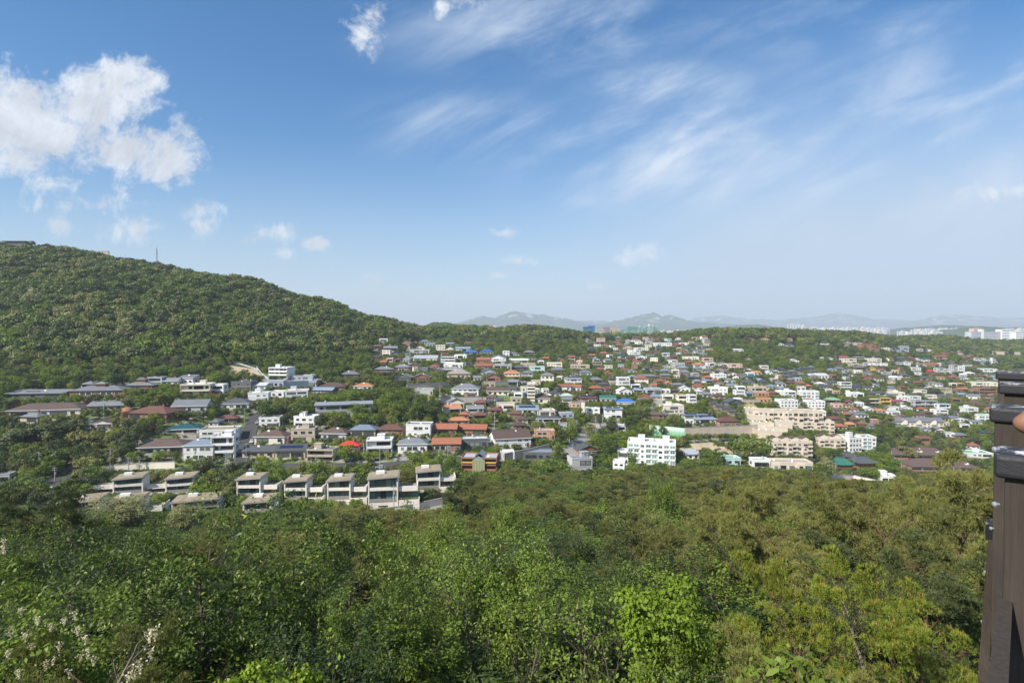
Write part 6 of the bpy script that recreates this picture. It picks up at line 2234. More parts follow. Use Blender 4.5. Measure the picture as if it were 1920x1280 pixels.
TOWN = []
y = 196.0
while y < 1010:
    sp = 5.0 + (y - 196) * .0035
    x = -1.02 * y
    while x < .98 * y:
        xx = x + TR.uniform(-.42, .42) * sp; yy = y + TR.uniform(-.42, .42) * sp
        x += sp
        z = float(HZ(xx, yy)); px, pb = topx(xx, yy, z)
        if pb < 640 or px < -30 or px > 1900: continue
        # the hill and ridge woods are separate masses
        wood = hillwood(px, pb, yy, z) if False else None
        if yy > 380 and z > -26 and px < 700: continue
        if yy > 640 and not (px < 1000 and pb > 640) and z > -30 and px > 1450: continue
        kind = town_kind(px, pb, xx, yy)
        h = TR.uniform(5.5, 10.5) if 'dark' in kind or kind == 'town_leaf' else TR.uniform(4.5, 8.5)
        if kind in ('town_red', 'town_yellow'): h = TR.uniform(3.5, 6)
        r = h * TR.uniform(.38, .5)
        if in_house(xx, yy, .5 + r * .35) or in_patch(xx, yy) or on_lane(xx, yy, .4 + r * .25): continue
        h2 = fit(xx, yy, z, h, r)
        if h2 < 1.2: continue
        if h2 < 3.2:
            kind = 'town_shrub'; r = max(h2 * .7, 1.0)
        elif h2 < h: r *= max(.55, h2 / h)
        TOWN.append((kind, xx, yy, z, h2, r, px, pb))
    y += sp
print('town trees', len(TOWN))

# the largest broadleaved and pine crowns in view are things; smaller ones are one mass
NP = {k: sum(1 for q in PROTO if q.startswith(k) and q[len(k):].isdigit()) for k in ('town_leaf', 'town_dark', 'town_bright', 'town_yellow', 'town_red', 'town_pale', 'town_pine', 'town_pinedark', 'town_shrub', 'far_leaf', 'far_pine', 'far_dark', 'far_pale', 'far_bright', 'far_pinedark')}
TOWN.sort(key=lambda t: -t[4] * t[5] / t[2] ** 2)
KN = {'town_leaf': ('broadleaf_tree', 'leafy green tree'), 'town_dark': ('broadleaf_tree', 'dark green leafy tree'), 'town_bright': ('broadleaf_tree', 'fresh bright green tree'), 'town_yellow': ('broadleaf_tree', 'yellow-green young tree'), 'town_red': ('maple_tree', 'dark red maple'),
      'town_pale': ('acacia_tree', 'pale blossoming tree'), 'town_pine': ('pine_tree', 'olive green pine'), 'town_pinedark': ('pine_tree', 'dark flat-topped pine'), 'town_shrub': ('garden_shrub', 'low clipped garden shrub')}


def side_of(px, pb, L):
    dx = px - L['px']; dy = pb - (L['base'])
    if abs(dx) > L['w'] * .5 and abs(dx) > abs(dy) * .8: return 'left of' if dx < 0 else 'right of'
    return 'in front of' if dy > 0 else 'behind'


ZONES = [('among the long-roofed villas below the wooded hill', 0, 430, 600, 800), ('in the dark wood left of the cream wall', 0, 260, 800, 1000), ('around the brown-roofed townhouses', 150, 440, 800, 1000), ('along the street above the upright townhouses', 430, 880, 845, 900),
         ('between the upright townhouses', 430, 880, 900, 1000), ('in the green grove around the long silver roof', 430, 830, 735, 812), ('among the hipped villas of the middle rows', 430, 830, 812, 845), ('among the gabled houses under the hill', 560, 880, 640, 735),
         ('among the orange roofs of the middle slope', 830, 1010, 735, 850), ('in the gardens around the white villa with grey roof', 830, 1100, 640, 735), ('in the pine gardens above the dark flat roof', 1010, 1110, 735, 850), ('beside the lane with parked cars', 1080, 1240, 735, 850),
         ('below the brick gabled house', 860, 1130, 850, 960), ('around the bare building lot', 1130, 1450, 800, 960), ('around the cream stepped villas', 1200, 1400, 725, 800), ('on the mid slope under the ridge', 1100, 1500, 640, 725), ('by the sand-coloured terraces', 1390, 1590, 725, 960),
         ('around the temple', 1540, 1690, 800, 960), ('around the brown-roofed residences', 1600, 1900, 800, 960), ('on the far right-hand slope', 1480, 1920, 600, 800)]


def zone_of(px, pb):
    for z_ in ZONES:
        if z_[1] <= px < z_[2] and z_[3] <= pb < z_[4]: return z_[0]
    return 'in the middle of the valley town'


count = {}
masses = {}
TLAB = list(XTRA)
LIMIT = {'broadleaf_tree': 170, 'pine_tree': 130, 'maple_tree': 30, 'acacia_tree': 20, 'garden_shrub': 60}
for (kind, x, y, z, h, r, px, pb) in TOWN:
    nm, lab = KN[kind]; i = int(TR.integers(0, NP[kind])); proto = kind + str(i)
    if count.get(nm, 0) < LIMIT[nm]:
        count[nm] = count.get(nm, 0) + 1
        o_ = tree(nm, proto, x, y, h, r, '%s %s' % (lab, zone_of(px, pb)), '%s %s' % ({'broadleaf_tree': 'leafy trees', 'pine_tree': 'pines', 'maple_tree': 'red maples', 'acacia_tree': 'pale blossoming trees', 'garden_shrub': 'garden shrubs'}[nm] + (' of the brightest green' if kind == 'town_bright' else ' of a dark green' if 'dark' in kind else ' of a yellow green' if kind == 'town_yellow' else ''), zone_of(px, pb)), float(TR.uniform(0, 6.28)), z)
        TLAB.append((o_, lab, px, pb - h * F / y * .5, y))
    else:
        masses.setdefault(kind, {}).setdefault(proto, []).append((x, y, z, h, r))


def do_scatter(name, dct, sink=.1):
    groups = []
    for proto, rows in dct.items():
        a = np.array(rows, dtype=float); p = PROTO[proto]
        pts = a[:, :3].copy(); pts[:, 2] -= sink
        sc = np.stack([a[:, 4] / p['R'], a[:, 4] / p['R'], a[:, 3] / p['H']], axis=1)
        groups.append((p['joined'], pts, sc, TR.uniform(0, 6.28, len(a))))
    return scatter(name, groups)


MN = {'town_leaf': 'leafy_town_trees', 'town_dark': 'dark_town_trees', 'town_bright': 'bright_town_trees', 'town_yellow': 'young_town_trees', 'town_red': 'red_maple_mass', 'town_pale': 'blossoming_town_trees', 'town_pine': 'town_pines', 'town_pinedark': 'dark_town_pines', 'town_shrub': 'garden_undergrowth'}
for k, d in masses.items():
    do_scatter(MN[k], d)
# ground cover: low shrubs hugging walls and lanes
und = []
y = 200.0
while y < 900:
    sp = 3.4 + (y - 200) * .009
    x = -1.0 * y
    while x < .95 * y:
        xx = x + TR.uniform(-.5, .5) * sp; yy = y + TR.uniform(-.5, .5) * sp; x += sp
        z = float(HZ(xx, yy)); px, pb = topx(xx, yy, z)
        if pb < 645 or px < -20 or px > 1890 or TR.random() < .25: continue
        if in_house(xx, yy, .5) or in_patch(xx, yy) or on_lane(xx, yy, .3): continue
        h = TR.uniform(.8, 2.0); h = fit(xx, yy, z, h, h, .12)
        if h < .6: continue
        und.append((xx, yy, z, h, h * .9))
    y += sp
do_scatter('undergrowth', {'town_shrub0': und})
# weeds on the bare lot
lot = []
q = [hit(*a) for a in ((1232, 862), (1440, 866), (1425, 826), (1290, 832))]
for _ in range(420):
    u, v = TR.random(), TR.random(); p = (q[0] * (1 - u) + q[1] * u) * (1 - v) + (q[3] * (1 - u) + q[2] * u) * v
    if math.sin(p.x * .21) * math.sin(p.y * .17 + 1) < .0: continue
    if in_house(p.x, p.y, 1): continue
    h = TR.uniform(.6, 2.2); lot.append((p.x, p.y, float(HZ(p.x, p.y)), h, h * .7))
do_scatter('weeds', {'town_shrub0': lot})
# wooded mound beside the sand-coloured terraces, and other picked-out trees
for (px, base, wpx, hpx, proto, nm, lab) in (
        (1392, 862, 40, 42, 'town_leaf0', 'broadleaf_tree', 'dense green tree, largest on the mound left of the four-storey sand-coloured terrace'), (1412, 858, 36, 36, 'town_leaf1', 'broadleaf_tree', 'dense green tree on the mound behind the largest one'),
        (1376, 858, 32, 36, 'town_dark0', 'broadleaf_tree', 'darker tree at the left edge of the green mound'), (1438, 862, 26, 46, 'town_leaf2', 'broadleaf_tree', 'tall narrow green tree at the corner of the four-storey sand-coloured terrace'),
        (1322, 862, 26, 22, 'town_dark1', 'broadleaf_tree', 'dark round tree standing alone on the bare lot'), (740, 770, 46, 40, 'town_leaf2', 'broadleaf_tree', 'big rounded bright tree right of the long silver roof'), (790, 792, 54, 40, 'town_dark2', 'broadleaf_tree', 'dark green rounded tree left of the orange roofs'),
        (816, 775, 36, 26, 'town_dark0', 'broadleaf_tree', 'dark tree above the dark rounded one by the orange roofs'), (672, 785, 40, 28, 'town_leaf1', 'broadleaf_tree', 'leafy tree touching the right end of the long silver roof'), (626, 800, 38, 30, 'town_bright1', 'broadleaf_tree', 'bright tree in front of the long silver roof'),
        (560, 790, 44, 34, 'town_dark1', 'broadleaf_tree', 'dark tree left of the long silver roof'), (500, 792, 46, 40, 'town_dark2', 'broadleaf_tree', 'large dark tree beside the narrow asphalt lane'), (648, 868, 34, 38, 'town_bright0', 'broadleaf_tree', 'bright tree hiding the left side of the bright red roof'),
        (160, 902, 52, 44, 'town_pine0', 'pine_tree', 'umbrella pine standing over the bend of the street'), (399, 936, 62, 48, 'town_pine1', 'pine_tree', 'big olive pine between the brown-roofed townhouses and the upright ones'), (436, 922, 40, 36, 'town_pine2', 'pine_tree', 'pine touching the leftmost upright townhouse'),
        (90, 885, 60, 42, 'town_dark0', 'broadleaf_tree', 'dense dark tree left of the cream wall above the car park'), (50, 890, 60, 40, 'town_dark1', 'broadleaf_tree', 'dark tree left of the tall utility pole'), (138, 876, 54, 40, 'town_dark2', 'broadleaf_tree', 'dark tree behind the umbrella pine'),
        (60, 840, 84, 40, 'town_pinedark0', 'pine_tree', 'wide dark pine at the left edge below the grey pyramid roof'), (120, 835, 80, 44, 'town_pinedark1', 'pine_tree', 'wide dark pine in the middle of the left pine wood'), (20, 850, 70, 40, 'town_pinedark2', 'pine_tree', 'dark pine cut by the left edge of the view'), (165, 850, 60, 44, 'town_pine2', 'pine_tree', 'pine at the right side of the left pine wood'),
        (218, 832, 30, 30, 'town_yellow0', 'broadleaf_tree', 'small golden-green tree right of the cream gabled house'), (290, 795, 24, 22, 'town_bright0', 'broadleaf_tree', 'bright round tree in front of the domed brick house'), (242, 770, 22, 14, 'town_bright1', 'broadleaf_tree', 'bright tree behind the domed brick house'),
        (398, 748, 18, 16, 'town_red0', 'maple_tree', 'dark red maple right of the white villa with the brown stair tower'), (548, 842, 28, 18, 'town_red0', 'maple_tree', 'orange-red maple between the hipped cream villa and the solar roof'),
        (1040, 905, 70, 44, 'town_leaf0', 'broadleaf_tree', 'large green tree left of the grey concrete building'), (985, 905, 70, 40, 'town_dark1', 'broadleaf_tree', 'large dark tree below the dark flat roof'), (1140, 868, 44, 46, 'town_dark0', 'broadleaf_tree', 'tall dark tree left of the white apartment block'),
        (1185, 884, 22, 38, 'town_leaf1', 'broadleaf_tree', 'narrow green tree in front of the white apartment block'), (1105, 822, 30, 30, 'town_pale0', 'acacia_tree', 'pale blossoming tree above the brick gabled house'), (1070, 830, 34, 34, 'town_leaf2', 'broadleaf_tree', 'green tree right of the orange round house'),
        (905, 884, 0, 0, '', '', ''), (846, 900, 40, 40, 'town_dark2', 'broadleaf_tree', 'dark tree between the last townhouse and the atrium house'), (1500, 840, 0, 0, '', '', ''), (1551, 896, 36, 40, 'town_pale0', 'acacia_tree', 'pale bare-looking tree left of the temple'),
        (1700, 862, 40, 26, 'town_pine1', 'pine_tree', 'pine left of the brown-roofed residences'), (1650, 880, 34, 24, 'town_bright2', 'broadleaf_tree', 'bright tree right of the temple'), (1740, 905, 34, 20, 'town_red0', 'maple_tree', 'dark red maple before the nearer brown-roofed residence')):
    if not wpx: continue
    P = hit(px, base); s = P.y / F
    tree(nm, proto, P.x, P.y, hpx * s * 1.0, wpx * s / 2, lab, {'broadleaf_tree': 'large leafy trees of the valley', 'pine_tree': 'large pines of the valley', 'maple_tree': 'red maples', 'acacia_tree': 'pale blossoming trees'}[nm], px * .7, P.z)

# --- wooded hill and ridges
hill = {}
y = 330.0
while y < 1640:
    sp = 6.0 + (y - 330) * .0042
    x = -1.05 * y
    while x < 1.0 * y:
        xx = x + TR.uniform(-.45, .45) * sp; yy = y + TR.uniform(-.45, .45) * sp; x += sp
        z = float(HZ(xx, yy)); px, pb = topx(xx, yy, z)
        if px < -40 or px > 1960: continue
        if yy < 1010 and not ((yy > 380 and z > -26 and px < 700) or (yy > 640 and z > -30 and px > 1450 and not (px < 1000 and pb > 640))):
            if pb >= 640: continue
        if yy < 1010 and in_house(xx, yy, 1.5): continue
        if yy < 560 and (in_patch(xx, yy) or on_lane(xx, yy, 2)): continue
        n = 1.3 * math.sin(xx * .019 + 2) * math.sin(yy * .021 + xx * .008) + .7 * math.sin(xx * .05) * math.sin(yy * .043)
        u = TR.random()
        pale = .0
        if px < 260 and 560 < pb < 740: pale = .5 if math.sin(px * .045) * math.sin(pb * .07) > .1 else .06
        elif px < 760: pale = .02
        else: pale = .015
        if u < pale: k = 'far_pale'
        elif u < .34 + .22 * n: k = 'far_pine' if TR.random() < .6 else 'far_pinedark'
        elif u < .62: k = 'far_leaf'
        elif u < .84: k = 'far_dark'
        else: k = 'far_bright'
        h = 6.5 + 8 * TR.random() ** 1.6 + .8 * (yy > 900); r = TR.uniform(.42, .60) * h * (1.1 if k != 'far_pine' else 1.0)
        h2 = fit(xx, yy, z, h, r, .1) if pb > 632 else h
        if h2 < 2: continue
        if h2 < h: r *= max(.4, h2 / h)
        hill.setdefault(k, {}).setdefault(k + str(int(TR.integers(0, NP[k]))), []).append((xx, yy, z, h2, r))
    y += sp * .93
HN = {'far_leaf': 'oak_woods', 'far_dark': 'dark_oak_woods', 'far_bright': 'fresh_green_woods', 'far_pine': 'pine_woods', 'far_pinedark': 'dark_pine_woods', 'far_pale': 'blossoming_woods'}
for k, d in hill.items():
    print(k, sum(len(v) for v in d.values()))
    do_scatter(HN[k], d, .6)

# --- nearest trees, picked out one by one: px, top py, distance, width px, proto
HERO = [
    (395, 962, 25, 420, 'near_chestnut', 'broadleaf_tree', 'big drooping-leaved tree filling the lower left, its top just under the townhouses'),
    (640, 985, 30, 300, 'near_open', 'broadleaf_tree', 'open-branched dark-limbed tree right of the big drooping-leaved one'),
    (960, 985, 25, 330, 'near_zelkova', 'broadleaf_tree', 'slender many-stemmed tree with bare pale stems in the bottom centre'),
    (765, 1120, 22, 220, 'near_green', 'broadleaf_tree', 'dense green tree at the left foot of the many-stemmed tree'),
    (1085, 1060, 31, 190, 'near_green', 'broadleaf_tree', 'green tree pressed against the right side of the many-stemmed tree'),
    (1240, 1085, 15.5, 200, 'near_bright', 'broadleaf_tree', 'small glossy bright green tree at the left of the sunlit pine'),
    (1330, 1195, 14, 150, 'near_green', 'broadleaf_tree', 'dim leafy tree under the glossy bright green one'),
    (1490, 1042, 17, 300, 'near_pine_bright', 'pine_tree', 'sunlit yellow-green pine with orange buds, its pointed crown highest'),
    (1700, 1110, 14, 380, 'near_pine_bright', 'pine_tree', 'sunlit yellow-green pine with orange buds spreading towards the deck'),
    (1440, 1195, 12, 190, 'near_pine', 'pine_tree', 'shaded pine boughs at the bottom left of the sunlit pine'),
    (1800, 868, 36, 300, 'near_pine', 'pine_tree', 'tall olive pine beside the deck posts reaching above the wood'),
    (1700, 935, 30, 300, 'near_pine', 'pine_tree', 'olive pine with long bare limbs in front of the tall pine'),
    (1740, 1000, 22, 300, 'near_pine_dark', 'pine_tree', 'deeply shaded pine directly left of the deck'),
    (1600, 905, 48, 260, 'near_pine', 'pine_tree', 'broad olive pine left of the tall pine'),
    (1400, 900, 62, 200, 'near_pine', 'pine_tree', 'broad flat pine below the four-storey sand-coloured terrace'),
    (1480, 960, 40, 230, 'near_pine', 'pine_tree', 'olive pine with reddish trunk showing below its crown'),
    (1345, 965, 44, 190, 'near_pine', 'pine_tree', 'olive pine left of the red-trunked one'),
    (60, 905, 62, 170, 'near_pine_dark', 'pine_tree', 'dark brown-green pine at the left edge beneath the car park'),
    (120, 925, 56, 110, 'near_pine_dark', 'pine_tree', 'dark pine with sweeping boughs right of the left-edge pine'),
    (20, 985, 40, 150, 'near_green', 'broadleaf_tree', 'dark leafy tree under the left-edge pine'),
    (175, 985, 38, 160, 'near_oak', 'broadleaf_tree', 'dark green round tree between the left pines and the big drooping-leaved tree'),
    (280, 960, 42, 130, 'near_green', 'broadleaf_tree', 'mid green tree directly below the pale blossoming tree'),
    (60, 1090, 13, 300, 'near_green', 'acacia_tree', 'acacia hung with cream blossom in the bottom left corner'),
    (230, 1180, 12, 240, 'near_pine', 'pine_tree', 'shaded thin pine between the acacia and the big drooping-leaved tree'),
    (810, 955, 50, 130, 'near_green', 'broadleaf_tree', 'bright green rounded tree in a gap of the olive pines'),
    (955, 932, 72, 90, 'wood_leaf_mid', 'broadleaf_tree', 'small fresh green tree among pines above the many-stemmed tree'),
    (1195, 985, 38, 150, 'near_oak', 'broadleaf_tree', 'dark green rounded tree right of the many-stemmed tree'),
    (1170, 1060, 24, 170, 'near_oak', 'broadleaf_tree', 'shaded green tree behind the glossy bright green one'),
    (1245, 888, 92, 90, 'wood_leaf_mid', 'broadleaf_tree', 'fresh green tree crowning the pines below the white apartment block'),
    (1545, 900, 100, 90, 'wood_leaf_deep', 'broadleaf_tree', 'dark green tree in the pines below the temple'),
    (505, 1243, 8.5, 190, 'near_bright', 'broadleaf_tree', 'bright-leaved sapling top at the bottom edge below the big tree'),
    (1160, 1215, 9, 170, 'near_green', 'broadleaf_tree', 'leafy shrub top at the bottom edge left of centre right'),
    (225, 922, 150, 120, 'wood_leaf_pale', 'acacia_tree', 'pale cream-green blossoming tree in front of the low planted roofs'),
    (345, 938, 140, 70, 'wood_leaf_pale', 'acacia_tree', 'smaller pale tree right of the big pale blossoming tree'),
    (860, 893, 130, 80, 'wood_pine1', 'pine_tree', 'dark flat-topped pine just below the last townhouse'),
    (850, 1020, 34, 200, 'near_zelkova', 'broadleaf_tree', 'yellow-green slender tree behind the many-stemmed tree'),
    (700, 1080, 22, 230, 'near_open', 'broadleaf_tree', 'shaded drooping-leaved tree below the open-branched one'),
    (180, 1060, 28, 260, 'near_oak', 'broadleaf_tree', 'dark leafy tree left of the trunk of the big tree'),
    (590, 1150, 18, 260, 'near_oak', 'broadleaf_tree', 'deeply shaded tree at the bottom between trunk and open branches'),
]
HP = []
for i, (px, top, Y, w, proto, nm, lab) in enumerate(HERO):
    d = ray(px, top); x = d[0] * Y; zt = d[2] * Y
    z = float(HZ(x, Y)); h = zt - z; r = w / 2 * Y / F
    if lab.startswith('leafy shrub'): lab = 'leafy shrub top at the bottom edge beside the dim tree'
    h = max(h, r * 1.3)
    z = zt - h
    tree(nm, proto, x, Y, h, r, lab, 'nearest trees on the slope below the lookout', i * 1.7, z)
    HP.append((px, top, Y, w))


# dead limbs standing bare out of the canopy
def snag(px, top, Y, h, seed, lean):
    rng = np.random.default_rng(seed)
    segs, _ = grow(rng, h, h * .32, 1, .055, 2, (6, 3), .25, .9, .2)
    V, Q = limb_mesh(segs)
    d = ray(px, top); P = Vector((d[0] * Y, Y, d[2] * Y - h * .93))
    o = link('dead_limb', mesh_np('dead_limb', V, [Q], ['bark_pale'], smooth=True), None, P, (lean[0], lean[1], seed))
    return o


for i, (px, top, Y, h, ln, lb) in enumerate(((1535, 915, 62, 7, (.1, .5), 'bare pale limb leaning above the pines below the temple'), (1475, 905, 75, 6, (0, .2), 'thin upright bare limb left of the leaning one'), (1660, 985, 30, 4.5, (.2, .9), 'long bare limb across the shaded pines near the deck'),
                                          (1610, 1072, 16.5, 2.6, (.1, 1.2), 'forked bare branch lying over the sunlit pine'), (1052, 1010, 26, 4.5, (.0, .25), 'bare twigs at the top right of the many-stemmed tree'), (935, 1010, 26, 4.5, (0, -.2), 'bare twigs at the top left of the many-stemmed tree'),
                                          (600, 990, 27, 4.5, (0, -.35), 'dark bare fork in the open-branched tree'), (700, 1040, 24, 4.5, (0, .6), 'bare side limb right of the open-branched tree'), (220, 1130, 11.5, 1.8, (0, .4), 'grey dead twigs right of the acacia'), (1090, 1130, 22, 3.5, (0, .3), 'dead stem in the gap right of the many-stemmed tree'))):
    tag(snag(px, top, Y, h, 300 + i, ln), lb, 'dead branch')


def nth(k):
    return '%d%s' % (k, 'th' if 10 < k % 100 < 14 else {1: 'st', 2: 'nd', 3: 'rd'}.get(k % 10, 'th'))


# cream racemes of the acacia
def racemes():
    rng = np.random.default_rng(9)
    spots = [(40, 1150), (70, 1165), (95, 1180), (20, 1190), (120, 1170), (140, 1155), (160, 1200), (150, 1235), (110, 1215), (60, 1215), (15, 1230), (85, 1250), (35, 1265), (130, 1262), (175, 1240), (5, 1020), (8, 1035), (48, 1195), (100, 1240), (145, 1185), (165, 1225), (262, 1250), (280, 1195), (283, 1225), (250, 1262), (290, 1190), (240, 1275)]
    spots.sort(key=lambda q: (q[0] >= 200, q[0]))
    k = 0
    for (px, py) in spots:
        k += 1
        Y = 9.5 if px < 200 else 7.0
        d = ray(px, py); P = np.array([d[0] * Y, Y, d[2] * Y])
        n = 60
        t = rng.uniform(0, 1, n); L = rng.uniform(.10, .20)
        C = np.stack([rng.normal(0, .03, n) * (1.2 - t), rng.normal(0, .03, n) * (1.2 - t), -t * L + .1], axis=1)
        V = leaves(rng, C, rng.normal(0, 1, (n, 3)), .026, .8, 1.0)
        o = link('blossom_raceme', mesh_np('blossom_raceme', V, [quads(n)], ['blossom']), None, tuple(P)) 
        tag(o, 'cream acacia blossom low in the left corner, %s from the left edge' % nth(k) if px < 200 else 'cream acacia blossom on the twig beside the big tree, %s from the left' % nth(k - 21), 'blossom', 'acacia blossoms low left' if px < 200 else 'acacia blossoms on the single twig')


racemes()


def twig(px0, py0, Y, pts, label, mat='leaf_bright', n=26, ls=.09):
    """leafy shoot rising from below"""
    rng = np.random.default_rng(int(px0))
    d = ray(px0, py0); P0_ = Vector((d[0] * Y, Y, d[2] * Y))
    root = empty('leafy_shoot', P0_)
    s = MB(); V = []
    for (dx, dz) in pts:
        prev = Vector((0, 0, 0)); L = 5
        for i in range(L):
            t = (i + 1) / L; q = Vector((dx * t, rng.uniform(-.05, .05), dz * t - .1 * t * t)); s.tube(prev, q, .012 * (1 - t * .6), .012 * (1 - (t + .2) * .6), 5, False)
            C = np.array([tuple(q)] * 5) + rng.normal(0, .06, (5, 3)); V.append(leaves(rng, C, np.tile([0, -.3, 1.0], (5, 1)), ls, .48, .5, .4)); prev = q
    s.build('stem', 'bark', root)
    V = np.vstack(V)
    link('foliage', mesh_np('foliage', V, [quads(len(V) // 4)], [mat]), root)
    tag(root, label, 'shoot')


twig(1490, 1290, 5.0, [(.12, .45), (-.05, .35), (.28, .3), (-.25, .25), (.4, .12)], 'leafy shoot with large leaves rising at the bottom edge before the sunlit pine', 'leaf_mid')
twig(1430, 1300, 5.0, [(-.12, .3), (.1, .42)], 'second leafy shoot with fewer leaves left of the tall shoot', 'leaf_mid')

# the rest of the wood on the slope below the lookout
WOOD = []
y = 27.0
while y < 235:
    sp = 7.2 - min(y, 70) * .02 + max(0, y - 70) * .014
    x = -1.0 * y - 4
    while x < 1.0 * y + 4:
        xx = x + TR.uniform(-.42, .42) * sp; yy = y + TR.uniform(-.42, .42) * sp; x += sp
        z = float(HZ(xx, yy)); px, pb = topx(xx, yy, z)
        if px < -120 or px > 2050 or yy > 190 and (in_house(xx, yy, 3) or on_lane(xx, yy, 2.5)): continue
        pine = .40 if px < 300 else (.50 if px < 640 else (.68 if px < 900 else (.55 if px < 1150 else .88)))
        if yy < 40 and px < 1150: pine *= .4
        if TR.random() < pine: k = ['wood_pine0', 'wood_pine2', 'wood_pine1'][int(TR.choice(3, p=[.42, .42, .16]))]; h = TR.uniform(8.5, 12)
        else: k = ['wood_leaf_oak', 'wood_leaf_mid', 'wood_leaf_deep'][int(TR.choice(3, p=[.3, .2, .5] if px < 700 else [.4, .35, .25]))]; h = TR.uniform(7, 12.5)
        if yy < 62 and k.startswith('wood_pine'): k = 'near_pine' if k != 'wood_pine1' else 'near_pine_dark'
        elif yy < 62: k = {'wood_leaf_oak': 'near_open', 'wood_leaf_mid': 'near_green', 'wood_leaf_deep': 'near_oak'}[k]
        if yy < 62 and px < 1180 and TR.random() < .8: k = 'near_oak' if k != 'near_pine' else 'near_pine_dark'
        r = h * TR.uniform(.38, .52)
        cap = 1120 if yy < 45 else (1010 if yy < 70 else (930 if yy < 120 else 860))
        if px > 1150: cap -= 25 if yy > 60 else 70
        if px < 700 and yy >= 70: cap = 955
        h = min(h, z and (d_ := ray(px, cap))[2] * yy - z)
        h = fit(xx, yy, z, h, r, .12 if px < 900 else .2)
        if h < 2.5: continue
        bad = False
        for (hx, ht, hy, hw_) in HP:
            if yy < hy - 1 and abs(px - hx) < hw_ * .45 + r * F / yy * .5:
                tp = pb - h * F / yy
                if tp < ht + 60: bad = True; break
            if abs(yy - hy) < 3 and abs(px - hx) < hw_ * .3: bad = True; break
        if bad: continue
        WOOD.append((k, xx, yy, z, h, r, px, pb - h * F / yy))
    y += sp * .92
print('wood trees', len(WOOD))
WOOD.sort(key=lambda t: t[2])
wm = {}
c_ = {'p': 0, 'b': 0}
for (k, x, y, z, h, r, px, tp) in WOOD:
    pn = 'pine' in k; q = 'p' if pn else 'b'
    if c_[q] < 125:
        c_[q] += 1
        band = 'at the bottom of the slope wood' if tp > 1040 else ('halfway up the slope wood' if tp > 960 else 'near the upper rim of the slope wood')
        sec = 'below the townhouses' if px < 700 else ('below the dark flat roof' if px < 1120 else ('below the white apartment block' if px < 1400 else 'beside the lookout deck and the temple view'))
        col_ = 'dark' if 'dark' in k else ('olive green' if pn else ('fresh green' if ('mid' in k or 'green' in k) else 'deep green'))
        o_ = tree('pine_tree' if pn else 'broadleaf_tree', k, x, y, h, r, '%s %s %s' % (col_, 'pine' if pn else 'leafy tree', band), '%s %s, %s, %s' % (col_, 'pines' if pn else 'leafy trees', band, sec), float(TR.uniform(0, 6.28)), z)
        TLAB.append((o_, '%s %s' % (col_, 'pine' if pn else 'leafy tree'), px, tp, y))
    else:
        wm.setdefault('pine_wood' if pn else 'oak_wood', {}).setdefault(k, []).append((x, y, z, h, r))
for k, d in wm.items():
    do_scatter({'pine_wood': 'slope_pine_woods', 'oak_wood': 'slope_oak_woods'}[k], d)
# brush under the near wood
br_ = []
for _ in range(2600):
    yy = TR.uniform(10, 200) ; xx = TR.uniform(-1.05, 1.05) * yy
    z = float(HZ(xx, yy)); h = TR.uniform(1.5, 3.5)
    if yy > 180 and (in_house(xx, yy, 2) or on_lane(xx, yy, 2)): continue
    br_.append((xx, yy, z, h, h * .9))
do_scatter('slope_undergrowth', {'dark_shrub0': br_})

# ------------------------------------------------------------------ the distance: city, far hills
CITY = []


def tower(px, top, Y, wpx, mat, label, group, base=-115.0, name='apartment_tower', bands=True):
    d = ray(px, top); x = d[0] * Y; zt = d[2] * Y; W = wpx * Y / F
    root = empty(name, (x, Y, base)); h = zt - base
    MB().box(-W / 2, W / 2, 0, min(W, 22), 0, h).build('wall', mat, root)
    if bands:
        b = MB(); n = max(3, int(h / 9))
        for k in range(n):
            z = h * (k + .35) / n
            b.box(-W * .44, W * .44, -.3, 0, z, z + h / n * .4)
        b.build('window_bands', 'cityglass', root)
    MB().box(-W * .2, W * .2, 4, 12, h, h + 5).build('roof_house', mat, root)
    tag(root, label, 'apartment tower', group)


plain('cityglass', (0.24, 0.27, 0.31), 0.5)
R2 = random.Random(8)


def cluster(x0, x1, n, top, var, Y, wp, label, group, mats=('city', 'city', 'c')):
    for i in range(n):
        px = x0 + (x1 - x0) * (i + .5) / n + R2.uniform(-.4, .4) * (x1 - x0) / n
        tower(px, top + R2.uniform(-var, var), Y * R2.uniform(.94, 1.06), wp * R2.uniform(.7, 1.2), R2.choice(mats), '%s, %s from its left end' % (label, nth(i + 1)), group)


cluster(893, 972, 20, 613, 2.0, 3000, 3.6, 'white tower in the row left of the blue glass block', 'white towers left of the blue glass block')
cluster(1196, 1240, 8, 613, 3.5, 2600, 5, 'white tower seen through the golf net behind the ridge', 'white towers behind the golf net')
cluster(1238, 1300, 14, 621, 1.5, 3200, 4, 'small white tower at the foot of the double-peaked mountain', 'white towers at the foot of the double-peaked mountain')
cluster(1120, 1200, 12, 620, 1.4, 3400, 5, 'low pale block in the city gap by the golf net', 'low pale blocks in the city gap')
cluster(1478, 1508, 8, 610, 2, 4200, 3.6, 'tall pale tower standing above the hazy city band', 'tall hazy towers on the right')
cluster(1508, 1668, 44, 615.5, 2.0, 4400, 3.6, 'hazy white tower in the long city band', 'long band of hazy white towers')
cluster(1540, 1660, 26, 620, 2.0, 3900, 4.5, 'hazy white block in front of the long city band', 'front row of the long city band')
cluster(1682, 1768, 26, 622, 3.0, 3500, 3.5, 'pale tower in the crowd left of the white hospital', 'towers left of the white hospital')
cluster(1716, 1796, 18, 616.5, 1.5, 5000, 3.6, 'tiny pale block on the flank of the dark blue hill', 'blocks on the flank of the dark blue hill')
cluster(1880, 1930, 10, 617, 2, 4200, 4, 'pale tower right of the white hospital', 'towers right of the white hospital')

